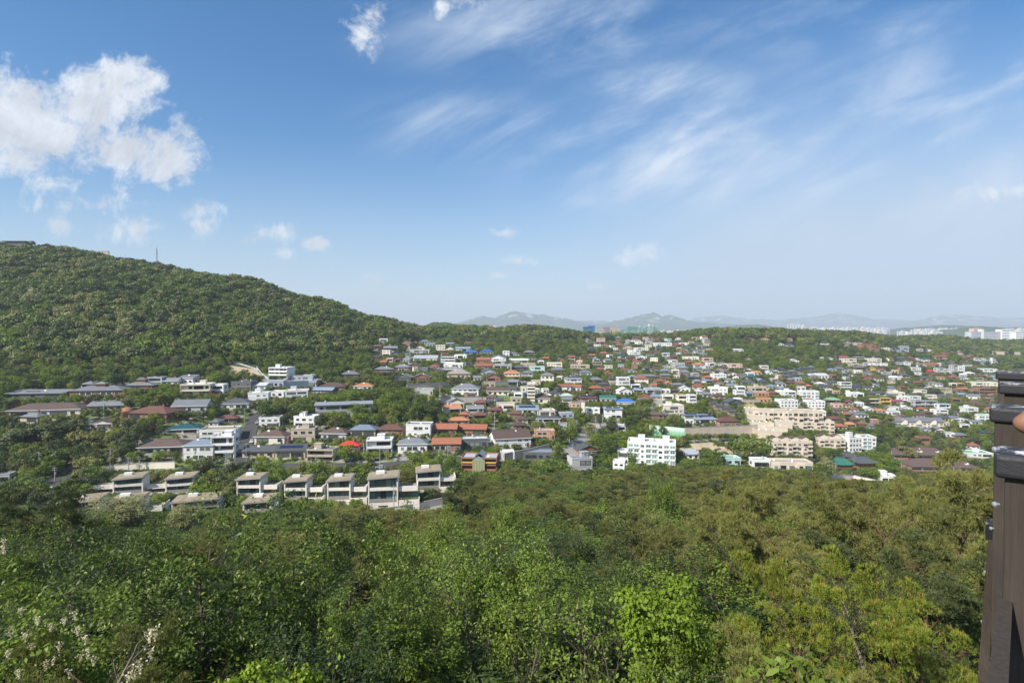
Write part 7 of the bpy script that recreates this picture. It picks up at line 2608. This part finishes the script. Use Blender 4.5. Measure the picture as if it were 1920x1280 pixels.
# white hospital-like block with long window ribbons
def slab(px0, px1, top, bot, Y, mat, name, label, nb, cat='building', d=24, glass='cityglass'):
    a = ray(px0, top); b_ = ray(px1, top); zb = ray(px0, bot)[2] * Y; x0, x1, zt = a[0] * Y, b_[0] * Y, a[2] * Y
    root = empty(name, ((x0 + x1) / 2, Y, zb)); W = x1 - x0; h = zt - zb
    MB().box(-W / 2, W / 2, 0, d, -45, h).build('wall', mat, root)
    for k in range(nb):
        z = h * (k + .4) / nb
        MB().box(-W * .485, W * .485, -.35, 0, z, z + h / nb * .38).build('window_band', glass, root)
    MB().box(-W / 2 - .4, W / 2 + .4, -.4, d + .4, h, h + .8).build('parapet', mat, root)
    tag(root, label, cat); return root, W, h


r1, W1, h1 = slab(1821, 1880, 622, 636, 1750, 'city', 'hospital', 'long white building with dark window ribbons on the right skyline', 5)
MB().box(-6, 2, -1, 12, 0, h1 + 8).build('stair_tower', 'w', r1, loc=(-W1 * .12, 0, 0))
slab(1879, 1893, 618, 637, 1745, 'w', 'hospital_wing', 'taller white tower end joined to the long ribbon-windowed building', 4)
slab(1905, 1919, 622, 637, 1760, 'w', 'office_block', 'white square block right of the ribbon-windowed building', 4)
slab(1806, 1821, 631, 637, 1740, 'w', 'annex', 'low white annex left of the ribbon-windowed building', 2)
slab(1826, 1832, 616, 628, 2200, 'p', 'office_tower', 'brownish tower behind the ribbon-windowed building, left of the pair', 4)
slab(1834, 1841, 615, 628, 2200, 'p', 'office_tower', 'brownish tower behind the ribbon-windowed building, right of the pair', 4)
slab(1893, 1902, 624, 637, 1900, 'c', 'office_block', 'pale block squeezed between the white wing and the square block', 4)
bg_, Wb, hb = slab(1094, 1110, 613, 630, 1500, 'glass_blue', 'office_building', 'dark blue glass office block on the ridge', 5, 'office building', 20, 'glass')
MB().box(2, Wb * .5 + 8, 1, 18, 0, hb + 4).build('taller_wing', 'glass_blue', bg_)
slab(1133, 1143, 613, 624, 1900, 'b', 'office_building', 'brown brick block right of the blue glass office', 3)
slab(1148, 1160, 616, 624, 1900, 'y', 'office_building', 'ochre block beside the golf net', 2)
slab(1118, 1134, 619, 626, 1850, 'p', 'office_building', 'low reddish block between the blue glass office and the brown one', 2)
# golf driving range: poles with green netting
m, g = newmat('net')
b = g.n('ShaderNodeBsdfDiffuse'); b.inputs[0].default_value = (.03, .2, .13, 1); t = g.n('ShaderNodeBsdfTransparent'); mx = g.n('ShaderNodeMixShader'); mx.inputs[0].default_value = .32
g.t.links.new(t.outputs[0], mx.inputs[1]); g.t.links.new(b.outputs[0], mx.inputs[2]); o = g.n('ShaderNodeOutputMaterial'); g.t.links.new(mx.outputs[0], o.inputs[0]); MATS['net'] = m
plain('net_pole', (0.03, 0.22, 0.15), 0.6)
Yn = 1480
d0 = ray(1140, 628); root = empty('golf_net', (d0[0] * Yn, Yn, d0[2] * Yn))
spec = [(1130, 622), (1142, 621), (1154, 620), (1166, 618), (1177, 611), (1190, 612), (1201, 613), (1213, 612), (1225, 611), (1237, 612)]
for i, (a, tp) in enumerate(spec):
    q = ray(a, tp); xx = (q[0] - d0[0]) * Yn; zt = (q[2] - d0[2]) * Yn
    MB().tube((xx, 0, -25), (xx, 0, zt), .5, .4, 6).build('net_pole', 'net_pole', root)
    if i:
        MB().box(px_ + .5, xx - .5, -.05, .05, -25, min(zp_, zt)).build('net_panel', 'net', root)
    px_, zp_ = xx, zt
tag(root, 'green netting of a golf driving range on tall poles above the ridge', 'golf net')


# far mountains: ridge outlines given as picture points, built at their distance with flanks and spurs
m, g = newmat('mountain')
_p = g.n('ShaderNodeNewGeometry'); _s = g.n('ShaderNodeSeparateXYZ'); g.t.links.new(_p.outputs['Position'], _s.inputs[0])
_n = g.noise(_p.outputs['Position'], .004, 6, .65); _n2 = g.noise(_p.outputs['Position'], .012, 5, .6)
_rk = g.m('MULTIPLY', g.ramp(_n, .53, .62), g.ramp(_s.outputs[2], 60, 330))
pbr(g, g.mix(_rk, g.mix(_n2, (.03, .055, .02), (.055, .085, .03)), (.42, .39, .36)), .95, .1, _n2, 20.0); MATS['mountain'] = m
m, g = newmat('far_wood')
_p = g.n('ShaderNodeNewGeometry').outputs['Position']; _n2 = g.noise(_p, .05, 6, .65)
pbr(g, g.mix(_n2, (.02, .04, .012), (.07, .105, .03)), .95, .1, _n2, 3.0); MATS['far_wood'] = m


def mountain(name, pts, Y, depth, mat, seed, rough=1.0, base=-115.0):
    rng = np.random.default_rng(seed)
    xs = np.array([p[0] for p in pts], float); ys = np.array([p[1] for p in pts], float)
    n = 260; m_ = 26
    P_ = np.linspace(xs[0], xs[-1], n); T = np.interp(P_, xs, ys)
    u = (P_ - 960) / F
    zt = np.array([ray(a, b_)[2] for a, b_ in zip(P_, T)]) * Y
    jit = np.zeros(n)
    for k in range(1, 7): jit += np.sin(np.linspace(0, 40 * k, n) + rng.uniform(0, 6)) / k ** 1.1
    fine = np.convolve(rng.normal(0, 1, n + 4), [.2, .6, .2, 0, 0], 'same')[2:n + 2]
    zt = zt + (jit * .45 + fine * .9 * (mat == 'mountain') * np.clip((612 - T) / 14, 0, 1)) * rough * Y / F
    V = []
    for j in range(-m_, m_ + 1):
        f = abs(j) / m_; yy = Y + j / m_ * depth
        prof = (1 - f) ** 1.15
        sp_n = np.zeros(n)
        for k in range(1, 5): sp_n += np.sin(np.linspace(0, 26 * k, n) + rng.uniform(-.25, .25) + k * 2 + j * .12 * k) / k
        z = base + (zt - base) * prof * (1 + .10 * sp_n * math.sin(math.pi * min(1, f * 1.6)) * (f < .9))
        V.append(np.stack([u * Y * (1 + 0 * z), np.full(n, yy), z], axis=1))
    V = np.vstack(V); idx = np.arange(len(V)).reshape(2 * m_ + 1, n)
    Q = np.stack([idx[:-1, :-1].ravel(), idx[:-1, 1:].ravel(), idx[1:, 1:].ravel(), idx[1:, :-1].ravel()], axis=1)
    tag(link(name, mesh_np(name, V, [Q], [mat], smooth=True)), kind='structure')


mountain('mountain', [(790, 618), (850, 607), (868, 602), (885, 597), (905, 592), (925, 595), (945, 590), (958, 584), (968, 583), (985, 586), (1002, 589), (1010, 591), (1020, 588), (1032, 592), (1055, 597), (1080, 601), (1110, 606), (1160, 616)], 12500, 2400, 'mountain', 1, 1.0)
mountain('mountain', [(1080, 618), (1130, 608), (1160, 600), (1190, 593), (1205, 590), (1214, 588), (1224, 585), (1232, 588), (1240, 592), (1255, 590), (1265, 593), (1280, 598), (1305, 603), (1350, 606), (1420, 611), (1480, 618)], 11800, 2200, 'mountain', 2, 1.0)
mountain('mountain', [(1040, 612), (1070, 603), (1100, 600), (1140, 602), (1180, 612)], 16500, 1800, 'mountain', 3, .5)
mountain('mountain', [(1240, 612), (1310, 594), (1350, 591), (1400, 597), (1450, 600), (1500, 596), (1545, 590), (1572, 586), (1600, 591), (1640, 598), (1700, 600), (1760, 612)], 18500, 2200, 'mountain', 4, .6)
mountain('mountain', [(1640, 612), (1700, 603), (1740, 596), (1770, 591), (1795, 589), (1830, 592), (1880, 596), (1960, 594), (2080, 602), (2200, 612)], 16500, 2000, 'mountain', 5, .6)
mountain('far_hill', [(770, 622), (795, 610), (812, 604), (835, 604), (860, 608), (890, 608), (912, 617), (930, 625)], 1500, 260, 'far_wood', 6, .8)
mountain('far_hill', [(1640, 622), (1690, 615), (1740, 611), (1790, 609), (1830, 612), (1870, 614), (1960, 612), (2100, 620)], 6200, 900, 'far_wood', 7, .6)
mountain('far_hill', [(1700, 626), (1750, 620), (1800, 615), (1840, 611), (1870, 613), (1920, 619), (1980, 618), (2100, 624)], 4600, 500, 'far_wood', 8, .6)
mountain('far_hill', [(1340, 622), (1380, 610), (1420, 608), (1460, 614), (1510, 622)], 6500, 600, 'far_wood', 9, .4)

# ------------------------------------------------------------------ the lookout deck and its post fence
fence = empty('deck_fence', (1.8, 2.1, -1.6))
O = Vector((1.8, 2.1, -1.6))
dirv = Vector((.655, .755, 0)); nrm = Vector((-.755, .655, 0))      # along the fence; outwards (left)


def post(xl, y, ztop, w=.2, wide=None, e=.04):
    """post whose near left edge is at (xl, y), squared up with the fence line; a black worn cap on top"""
    W_ = wide or w
    c0 = Vector((xl, y, 0)) - O; c0.z = 0
    ax = -nrm
    h0 = -4.2 - O.z; h1 = ztop - .085 - O.z
    def Q(u, v, z): return tuple(c0 + ax * u + dirv * v + Vector((0, 0, z)))
    n = 2 if wide else 1
    for k in range(n):
        ww = (W_ - 2 * e) / n
        x0 = e + ww * k + .003; x1 = x0 + ww - .009
        b = MB().hexa([Q(x0, e, h0), Q(x1, e, h0), Q(x1, w - e, h0), Q(x0, w - e, h0)], [Q(x0, e, h1), Q(x1, e, h1), Q(x1, w - e, h1), Q(x0, w - e, h1)])
        o = b.build('post', 'timber', fence)
        md = o.modifiers.new('edges', 'BEVEL'); md.width = .008; md.segments = 2
    b = MB().hexa([Q(0, 0, h1 - .01), Q(W_, 0, h1 - .01), Q(W_, w, h1 - .01), Q(0, w, h1 - .01)], [Q(0, 0, ztop - O.z), Q(W_, 0, ztop - O.z), Q(W_, w, ztop - O.z), Q(0, w, ztop - O.z)])
    o = b.build('post_cap', 'cap', fence)
    md = o.modifiers.new('edges', 'BEVEL'); md.width = .02; md.segments = 3


post(1.853, 2.18, -.475, .24, .42, .03); post(2.943, 3.5, -.475, .24, .44, .022); post(4.322, 5.05, -.475, .24, .44); post(5.53, 6.5, -.475, .24, .62, .02)
# lower brace post bolted outside the second post, leaning outwards
A_ = [ray(px, py) for px, py in ((1852, 1012), (1868, 1012), (1832, 1290), (1852, 1290))]
T0, T1, B0, B1 = (Vector(d) * y_ for d, y_ in zip(A_, (3.7, 3.7, 3.4, 3.4)))
k_ = dirv * .12
MB().hexa([tuple(v - O) for v in (B0, B1, B1 + k_, B0 + k_)], [tuple(v - O) for v in (T0, T1, T1 + k_, T0 + k_)]).build('brace', 'timber', fence)
MB().hexa([tuple(v - O) for v in (T0 - nrm * -.012, T1, T1 + k_, T0 + k_ - nrm * -.012)], [tuple(v - O + Vector((0, 0, .1))) for v in (T0 - nrm * -.012, T1, T1 + k_, T0 + k_ - nrm * -.012)]).build('brace_cap', 'cap', fence)
# outer rails and fascia of the deck, with bolts
for (z0, z1, off) in ((-1.95, -1.62, -.02), (-1.18, -1.04, -.06), (-2.7, -2.45, -.02)):
    a = Vector((1.35, 1.62, 0)); b2 = Vector((7.2, 8.1, 0))
    a = a + nrm * off; b2 = b2 + nrm * off
    b = MB(); t = nrm * .045
    def P_(v, z): return tuple(v + Vector((0, 0, z)) - O)
    b.hexa([P_(a, z0), P_(b2, z0), P_(b2 + t, z0), P_(a + t, z0)], [P_(a, z1), P_(b2, z1), P_(b2 + t, z1), P_(a + t, z1)])
    b.build('rail', 'timber', fence)
BOLT = MB().lathe([(.006, 0), (.006, .012), (.011, .013), (.011, .02), (.005, .024)], n=8).mesh('bolt', 'metal')
for (px, py, Y) in ((1873, 945, 2.2), (1863, 990, 3.5), (1852, 1072, 3.68), (1842, 1260, 3.45), (1873, 842, 2.2), (1847, 1165, 3.55)):
    d = ray(px, py); link('bolt', BOLT, fence, (d[0] * Y - O.x, Y - O.y, d[2] * Y - O.z), (0, -math.pi / 2, 0))
tag(fence, 'weathered wooden post fence with worn black caps at the right edge', 'fence')
deck = empty('lookout_deck', (3.0, 2.0, -1.6))
for k in range(26):
    # boards run along the fence, on the visitors' side
    off = -.12 - k * .15
    a = Vector((1.2, 1.2, 0)) - dirv * 3.2 + nrm * (off + .0); b2 = a + dirv * 11.5
    b = MB(); t = nrm * -.138; z0, z1 = -1.64, -1.6
    D0 = Vector((3.0, 2.0, -1.6))
    def P_(v, z): return tuple(v + Vector((0, 0, z)) - D0)
    b.hexa([P_(a, z0), P_(a + t, z0), P_(b2 + t, z0), P_(b2, z0)][::1], [P_(a, z1), P_(a + t, z1), P_(b2 + t, z1), P_(b2, z1)])
    b.build('plank', 'timber', deck)
tag(deck, 'wooden lookout deck of long planks behind the post fence', 'deck')


# ------------------------------------------------------------------ visitor leaning on the fence, only the elbow in view
def person():
    J = {  # metres, world
        'pelvis': (2.95, 2.35, -.68), 'spine': (2.93, 2.40, -.44), 'chest': (2.88, 2.46, -.20), 'neck': (2.86, 2.50, .0), 'head0': (2.86, 2.52, .08),
        'shL': (2.70, 2.40, -.06), 'elL': (2.215, 2.47, -.425), 'foL': (2.45, 2.62, -.375), 'wrL': (2.60, 2.70, -.365),
        'shR': (3.04, 2.62, -.06), 'elR': (3.10, 2.72, -.34), 'foR': (2.96, 2.86, -.37), 'wrR': (2.86, 2.90, -.365),
        'hipL': (2.86, 2.28, -.74), 'knL': (2.86, 2.32, -1.15), 'anL': (2.88, 2.24, -1.52), 'toL': (2.82, 2.42, -1.56),
        'hipR': (3.04, 2.40, -.74), 'knR': (3.06, 2.44, -1.15), 'anR': (3.08, 2.34, -1.52), 'toR': (3.02, 2.52, -1.56)}
    R = dict(pelvis=.15, spine=.135, chest=.15, neck=.062, head0=.06, shL=.075, elL=.046, foL=.046, wrL=.030, shR=.075, elR=.045, foR=.043, wrR=.030,
             hipL=.10, knL=.065, anL=.045, toL=.04, hipR=.10, knR=.065, anR=.045, toR=.04)
    E = [('pelvis', 'spine'), ('spine', 'chest'), ('chest', 'neck'), ('neck', 'head0'), ('chest', 'shL'), ('shL', 'elL'), ('elL', 'foL'), ('foL', 'wrL'), ('chest', 'shR'), ('shR', 'elR'), ('elR', 'foR'), ('foR', 'wrR'),
         ('pelvis', 'hipL'), ('hipL', 'knL'), ('knL', 'anL'), ('anL', 'toL'), ('pelvis', 'hipR'), ('hipR', 'knR'), ('knR', 'anR'), ('anR', 'toR')]
    base = Vector((2.95, 2.35, -1.6))
    root = empty('person', base)
    def skin(names, edges, scale, nm, mat, pts=None, rad=None, rootn=None, sub=2):
        me = bpy.data.meshes.new(nm); P = pts or J; r = rad or R
        me.from_pydata([tuple(Vector(P[n]) - base) for n in names], [(names.index(a), names.index(b)) for a, b in edges], [])
        me.materials.append(MATS[mat])
        o = link(nm, me, root)
        md = o.modifiers.new('skin', 'SKIN'); sm = o.modifiers.new('smooth', 'SUBSURF'); sm.levels = sub; sm.render_levels = sub
        for i, n in enumerate(names):
            q = r[n] * scale; me.skin_vertices[0].data[i].radius = (q, q)
            me.skin_vertices[0].data[i].use_root = (n == (rootn or names[0]))
        for p in me.polygons: p.use_smooth = True
        md.use_smooth_shade = True
        return o
    names = list(J)
    skin(names, E, 1.0, 'body', 'skin', rootn='pelvis')
    tn = ['pelvis', 'spine', 'chest', 'shL', 'shR', 'aL', 'aR']
    P2 = dict(J); P2['aL'] = tuple(Vector(J['shL']).lerp(Vector(J['elL']), .35)); P2['aR'] = tuple(Vector(J['shR']).lerp(Vector(J['elR']), .5)); R2_ = dict(R, aL=.062, aR=.062)
    skin(tn, [('pelvis', 'spine'), ('spine', 'chest'), ('chest', 'shL'), ('chest', 'shR'), ('shL', 'aL'), ('shR', 'aR')], 1.16, 'shirt', 'cloth_top', P2, R2_)
    ln = ['pelvis', 'hipL', 'knL', 'anL', 'hipR', 'knR', 'anR']
    skin(ln, [('pelvis', 'hipL'), ('hipL', 'knL'), ('knL', 'anL'), ('pelvis', 'hipR'), ('hipR', 'knR'), ('knR', 'anR')], 1.18, 'trousers', 'cloth_pants')
    # head with face
    hc = Vector((2.855, 2.56, .19)) - base; fwd = Vector((-.5, .86, 0)).normalized()
    prof = [(.02, -.125), (.045, -.115), (.062, -.085), (.072, -.04), (.078, .01), (.078, .05), (.066, .09), (.04, .115), (.008, .125)]
    hd = MB().lathe(prof, n=20); me_ = hd.build('head', 'skin', root, True, loc=hc)
    me_.scale = (1, 1.18, 1); me_.rotation_euler = (0, 0, math.atan2(-fwd.x, fwd.y))
    hr = MB().lathe([(.083, -.03), (.088, .02), (.086, .06), (.072, .10), (.045, .13), (.008, .14)], n=20).build('hair', 'hair', me_, True, loc=(0, -.018, .004))
    MB().lathe([(.002, -.02), (.013, -.012), (.009, .01), (.002, .024)], n=8).build('nose', 'skin', me_, True, loc=(0, .082, -.015))
    MB().box(-.022, .022, -.004, .004, -.005, .005).build('mouth', 'lips', me_, loc=(0, .076, -.058))
    for s in (-1, 1):
        MB().lathe([(.002, -.008), (.009, 0), (.002, .008)], n=8).build('eye', 'eye', me_, True, loc=(s * .029, .071, .014))
        MB().lathe([(.004, -.028), (.012, 0), (.005, .028)], n=8).build('ear', 'skin', me_, True, loc=(s * .08, 0, 0))
    # hands with five fingers resting on the rail
    for side in ('L', 'R'):
        w = Vector(J['wr' + side]); f = (w - Vector(J['fo' + side])).normalized(); up = Vector((0, 0, 1)); sd = f.cross(up).normalized()
        pts = {'w': w, 'p': w + f * .055}; rad = {'w': .027, 'p': .032}; names_ = ['w', 'p']; ed = [('w', 'p')]
        for i, L in enumerate((.070, .078, .072, .056)):
            k = (i - 1.5) * .021
            a = w + f * .085 + sd * k; b = a + f * L * .45 - up * .006; c = b + f * L * .3 - up * .018; d = c + f * L * .2 - up * .02
            for nm, v, r_ in (('a%d' % i, a, .0105), ('b%d' % i, b, .0095), ('c%d' % i, c, .0088), ('d%d' % i, d, .0075)):
                pts[nm] = v; rad[nm] = r_; names_.append(nm)
            ed += [('p', 'a%d' % i), ('a%d' % i, 'b%d' % i), ('b%d' % i, 'c%d' % i), ('c%d' % i, 'd%d' % i)]
        a = w + f * .03 + sd * .034; b = a + f * .03 + sd * .02; c = b + f * .03 + sd * .004
        for nm, v, r_ in (('ta', a, .0125), ('tb', b, .011), ('tc', c, .009)): pts[nm] = v; rad[nm] = r_; names_.append(nm)
        ed += [('w', 'ta'), ('ta', 'tb'), ('tb', 'tc')]
        skin(names_, ed, 1.0, 'hand', 'skin', {k: tuple(v) for k, v in pts.items()}, rad, 'w', 1)
    for s in 'LR':
        a = Vector(J['an' + s]) - base
        MB().hexa([(a.x - .045, a.y - .06, 0.0), (a.x + .045, a.y - .06, 0.0), (a.x + .05, a.y + .2, 0.0), (a.x - .05, a.y + .2, 0.0)], [(a.x - .04, a.y - .055, .09), (a.x + .04, a.y - .055, .09), (a.x + .04, a.y + .16, .05), (a.x - .04, a.y + .16, .05)]).build('shoe', 'black', root)
    tag(root, 'bare elbow of a person leaning on the post caps at the right edge', 'person')


person()

# ------------------------------------------------------------------ labels for the villas: look first, then the nearest landmark
LAND = [(h['px'], h['base'] - h['h'] / 2, lab, h) for lab, key in (
    ('long silver flat roof', (645, 781)), ('domed brick house', (275, 790)), ('teal hipped roof', (342, 815)), ('bright red roof', (654, 850)), ('white villa over the pale yellow wall', (872, 741)),
    ('long white brown-roofed villa', (962, 840)), ('twin bright blue roofs', (912, 665)), ('blue-roofed villa', (1175, 761)), ('green gabled roof', (1140, 755)), ('white box-like tower house', (1170, 727)),
    ('cream stepped villa', (1264, 782)), ('black gabled hall', (1379, 763)), ('grey-roofed narrow-windowed brick gable', (1104, 856)), ('big folded white roof', (1535, 710)), ('blue-topped white house', (1772, 771)),
    ('small green-topped house', (1564, 756)), ('white block on the far slope', (1190, 668)), ('pink flat house by the ridge', (1127, 643)), ('blue-grey school-like block', (1686, 661)), ('yellow-fronted low building', (1766, 789)),
    ('orange hipped roof mid slope', (1311, 689)), ('long green-topped flats', (1846, 727)), ('red cluster of stacked roofs', (1806, 736)), ('white dark-roofed house on the wooded ridge', (1547, 648)), ('long white flat building', (1243, 651)),
    ('orange low building', (1435, 755)), ('dark lantern-roofed brick house', (180, 744)), ('white villa below the site fence', (521, 710)), ('silver-roofed atrium house', (898, 893)), ('dark violet-grey tower house', (1790, 702)),
    ('yellow-balconied grey house', (890, 842)), ('brick tower by the brown roofs', (1735, 838)), ('narrow stacked-balcony tower', (996, 757)), ('red-roofed brick house on far right', (1744, 700)), ('cream house with orange skirt roof', (960, 710)),
    ('white apartment block with green glazing', (1221, 882)), ('long sand-coloured terrace', (1478, 793)), ('temple green roof', (1579, 886)), ('red-roofed pair of ridge houses', (1408, 638)), ('brown stepped brick houses by the ridge', (1625, 654)))
    for h in HOUSES if abs(h['px'] - key[0]) < .6 and abs(h['base'] - key[1]) < .6]
print('landmarks', len(LAND))
ORD = ['', 'second ', 'third ', 'fourth ', 'fifth ', 'sixth ', 'seventh ', 'eighth ', 'ninth ', 'tenth ', 'eleventh ', 'twelfth ', 'thirteenth ', 'fourteenth ']
todo = {}
for h in HOUSES:
    if h['label']:
        tag(h['o'], ' '.join(h['label'].split()[:16])); continue
    px, py = h['px'], h['base'] - h['h'] / 2
    L = min((l for l in LAND if l[3] is not h), key=lambda l: math.hypot(l[0] - px, (l[1] - py) * 1.6))
    d = math.hypot(L[0] - px, (L[1] - py) * 1.6)
    side = side_of(px, h['base'], dict(px=L[0], w=L[3]['w'], base=L[3]['base']))
    sz = 'long ' if h['w'] / h['h'] > 3.6 else ('small ' if h['w'] < 13 else '')
    todo.setdefault((sz + h['look'], side, L[2]), []).append((d, h))
for (look, side, lm), rows in todo.items():
    rows.sort(key=lambda r: r[0])
    for i, (d, h) in enumerate(rows):
        if len(rows) > 1:
            s = ('nearest ' if i == 0 else ORD[i] + 'nearest ') + look + ' ' + side + ' the ' + lm
        else: s = look + ' ' + side + ' the ' + lm
        tag(h['o'], ' '.join(s.split()[:16]))
# trees: kind and colour, then the thing next to which they stand
LT = [(l[0], l[1], l[2], l[3]['w'], l[3]['base']) for l in LAND]
for (px, py, nm_) in ((395, 1120, 'big drooping-leaved tree'), (960, 1120, 'slender many-stemmed tree'), (1240, 1150, 'glossy bright green tree'), (1560, 1150, 'sunlit orange-budded pine'), (1800, 960, 'tall pine by the deck'), (60, 960, 'left-edge dark pine'),
                      (225, 950, 'big pale blossoming tree'), (955, 965, 'small fresh green tree among pines'), (860, 920, 'flat-topped pine by the last townhouse'), (737, 950, 'largest townhouse'), (568, 945, 'lawn-terraced townhouse'), (1640, 905, 'temple boundary wall'), (640, 1050, 'open-branched tree')):
    LT.append((px, py, nm_, 60, py + 20))
rows_ = {}
for (o, look, px, py, d) in TLAB:
    L = min(LT, key=lambda l: math.hypot(l[0] - px, (l[1] - py) * 1.5))
    side = side_of(px, py, dict(px=L[0], w=L[3], base=L[1]))
    rows_.setdefault((look, side, L[2]), []).append((math.hypot(L[0] - px, (L[1] - py) * 1.5), o))
for (look, side, lm), rw in rows_.items():
    rw.sort(key=lambda r: r[0])
    for i, (d, o) in enumerate(rw):
        pre = '' if len(rw) == 1 else ('nearest ' if i == 0 else (ORD[i] + 'nearest ' if i < len(ORD) else nth(i + 1) + ' nearest '))
        tag(o, ' '.join((pre + look + ' ' + side + ' the ' + lm).split()[:16]))

# ------------------------------------------------------------------ haze
hz = MB().box(-24000, 24000, -200, 22000, -116.5, 760).mesh('haze', 'w')
hz.materials.clear()
hm = bpy.data.materials.new('haze'); hm.use_nodes = True; hm.node_tree.nodes.clear()
vn = hm.node_tree.nodes.new('ShaderNodeVolumePrincipled'); vo = hm.node_tree.nodes.new('ShaderNodeOutputMaterial')
vn.inputs['Color'].default_value = (0.78, 0.89, 1.0, 1); vn.inputs['Density'].default_value = 9.5e-5
vn.inputs['Anisotropy'].default_value = 0.0
hm.node_tree.links.new(vn.outputs[0], vo.inputs['Volume'])
hz.materials.append(hm)
ho = link('haze', hz); tag(ho, kind='stuff')
print('objects', len(SC.objects), 'tris', sum(len(p.vertices) - 2 for m_ in bpy.data.meshes if m_.users for p in m_.polygons) if False else len(bpy.data.meshes))
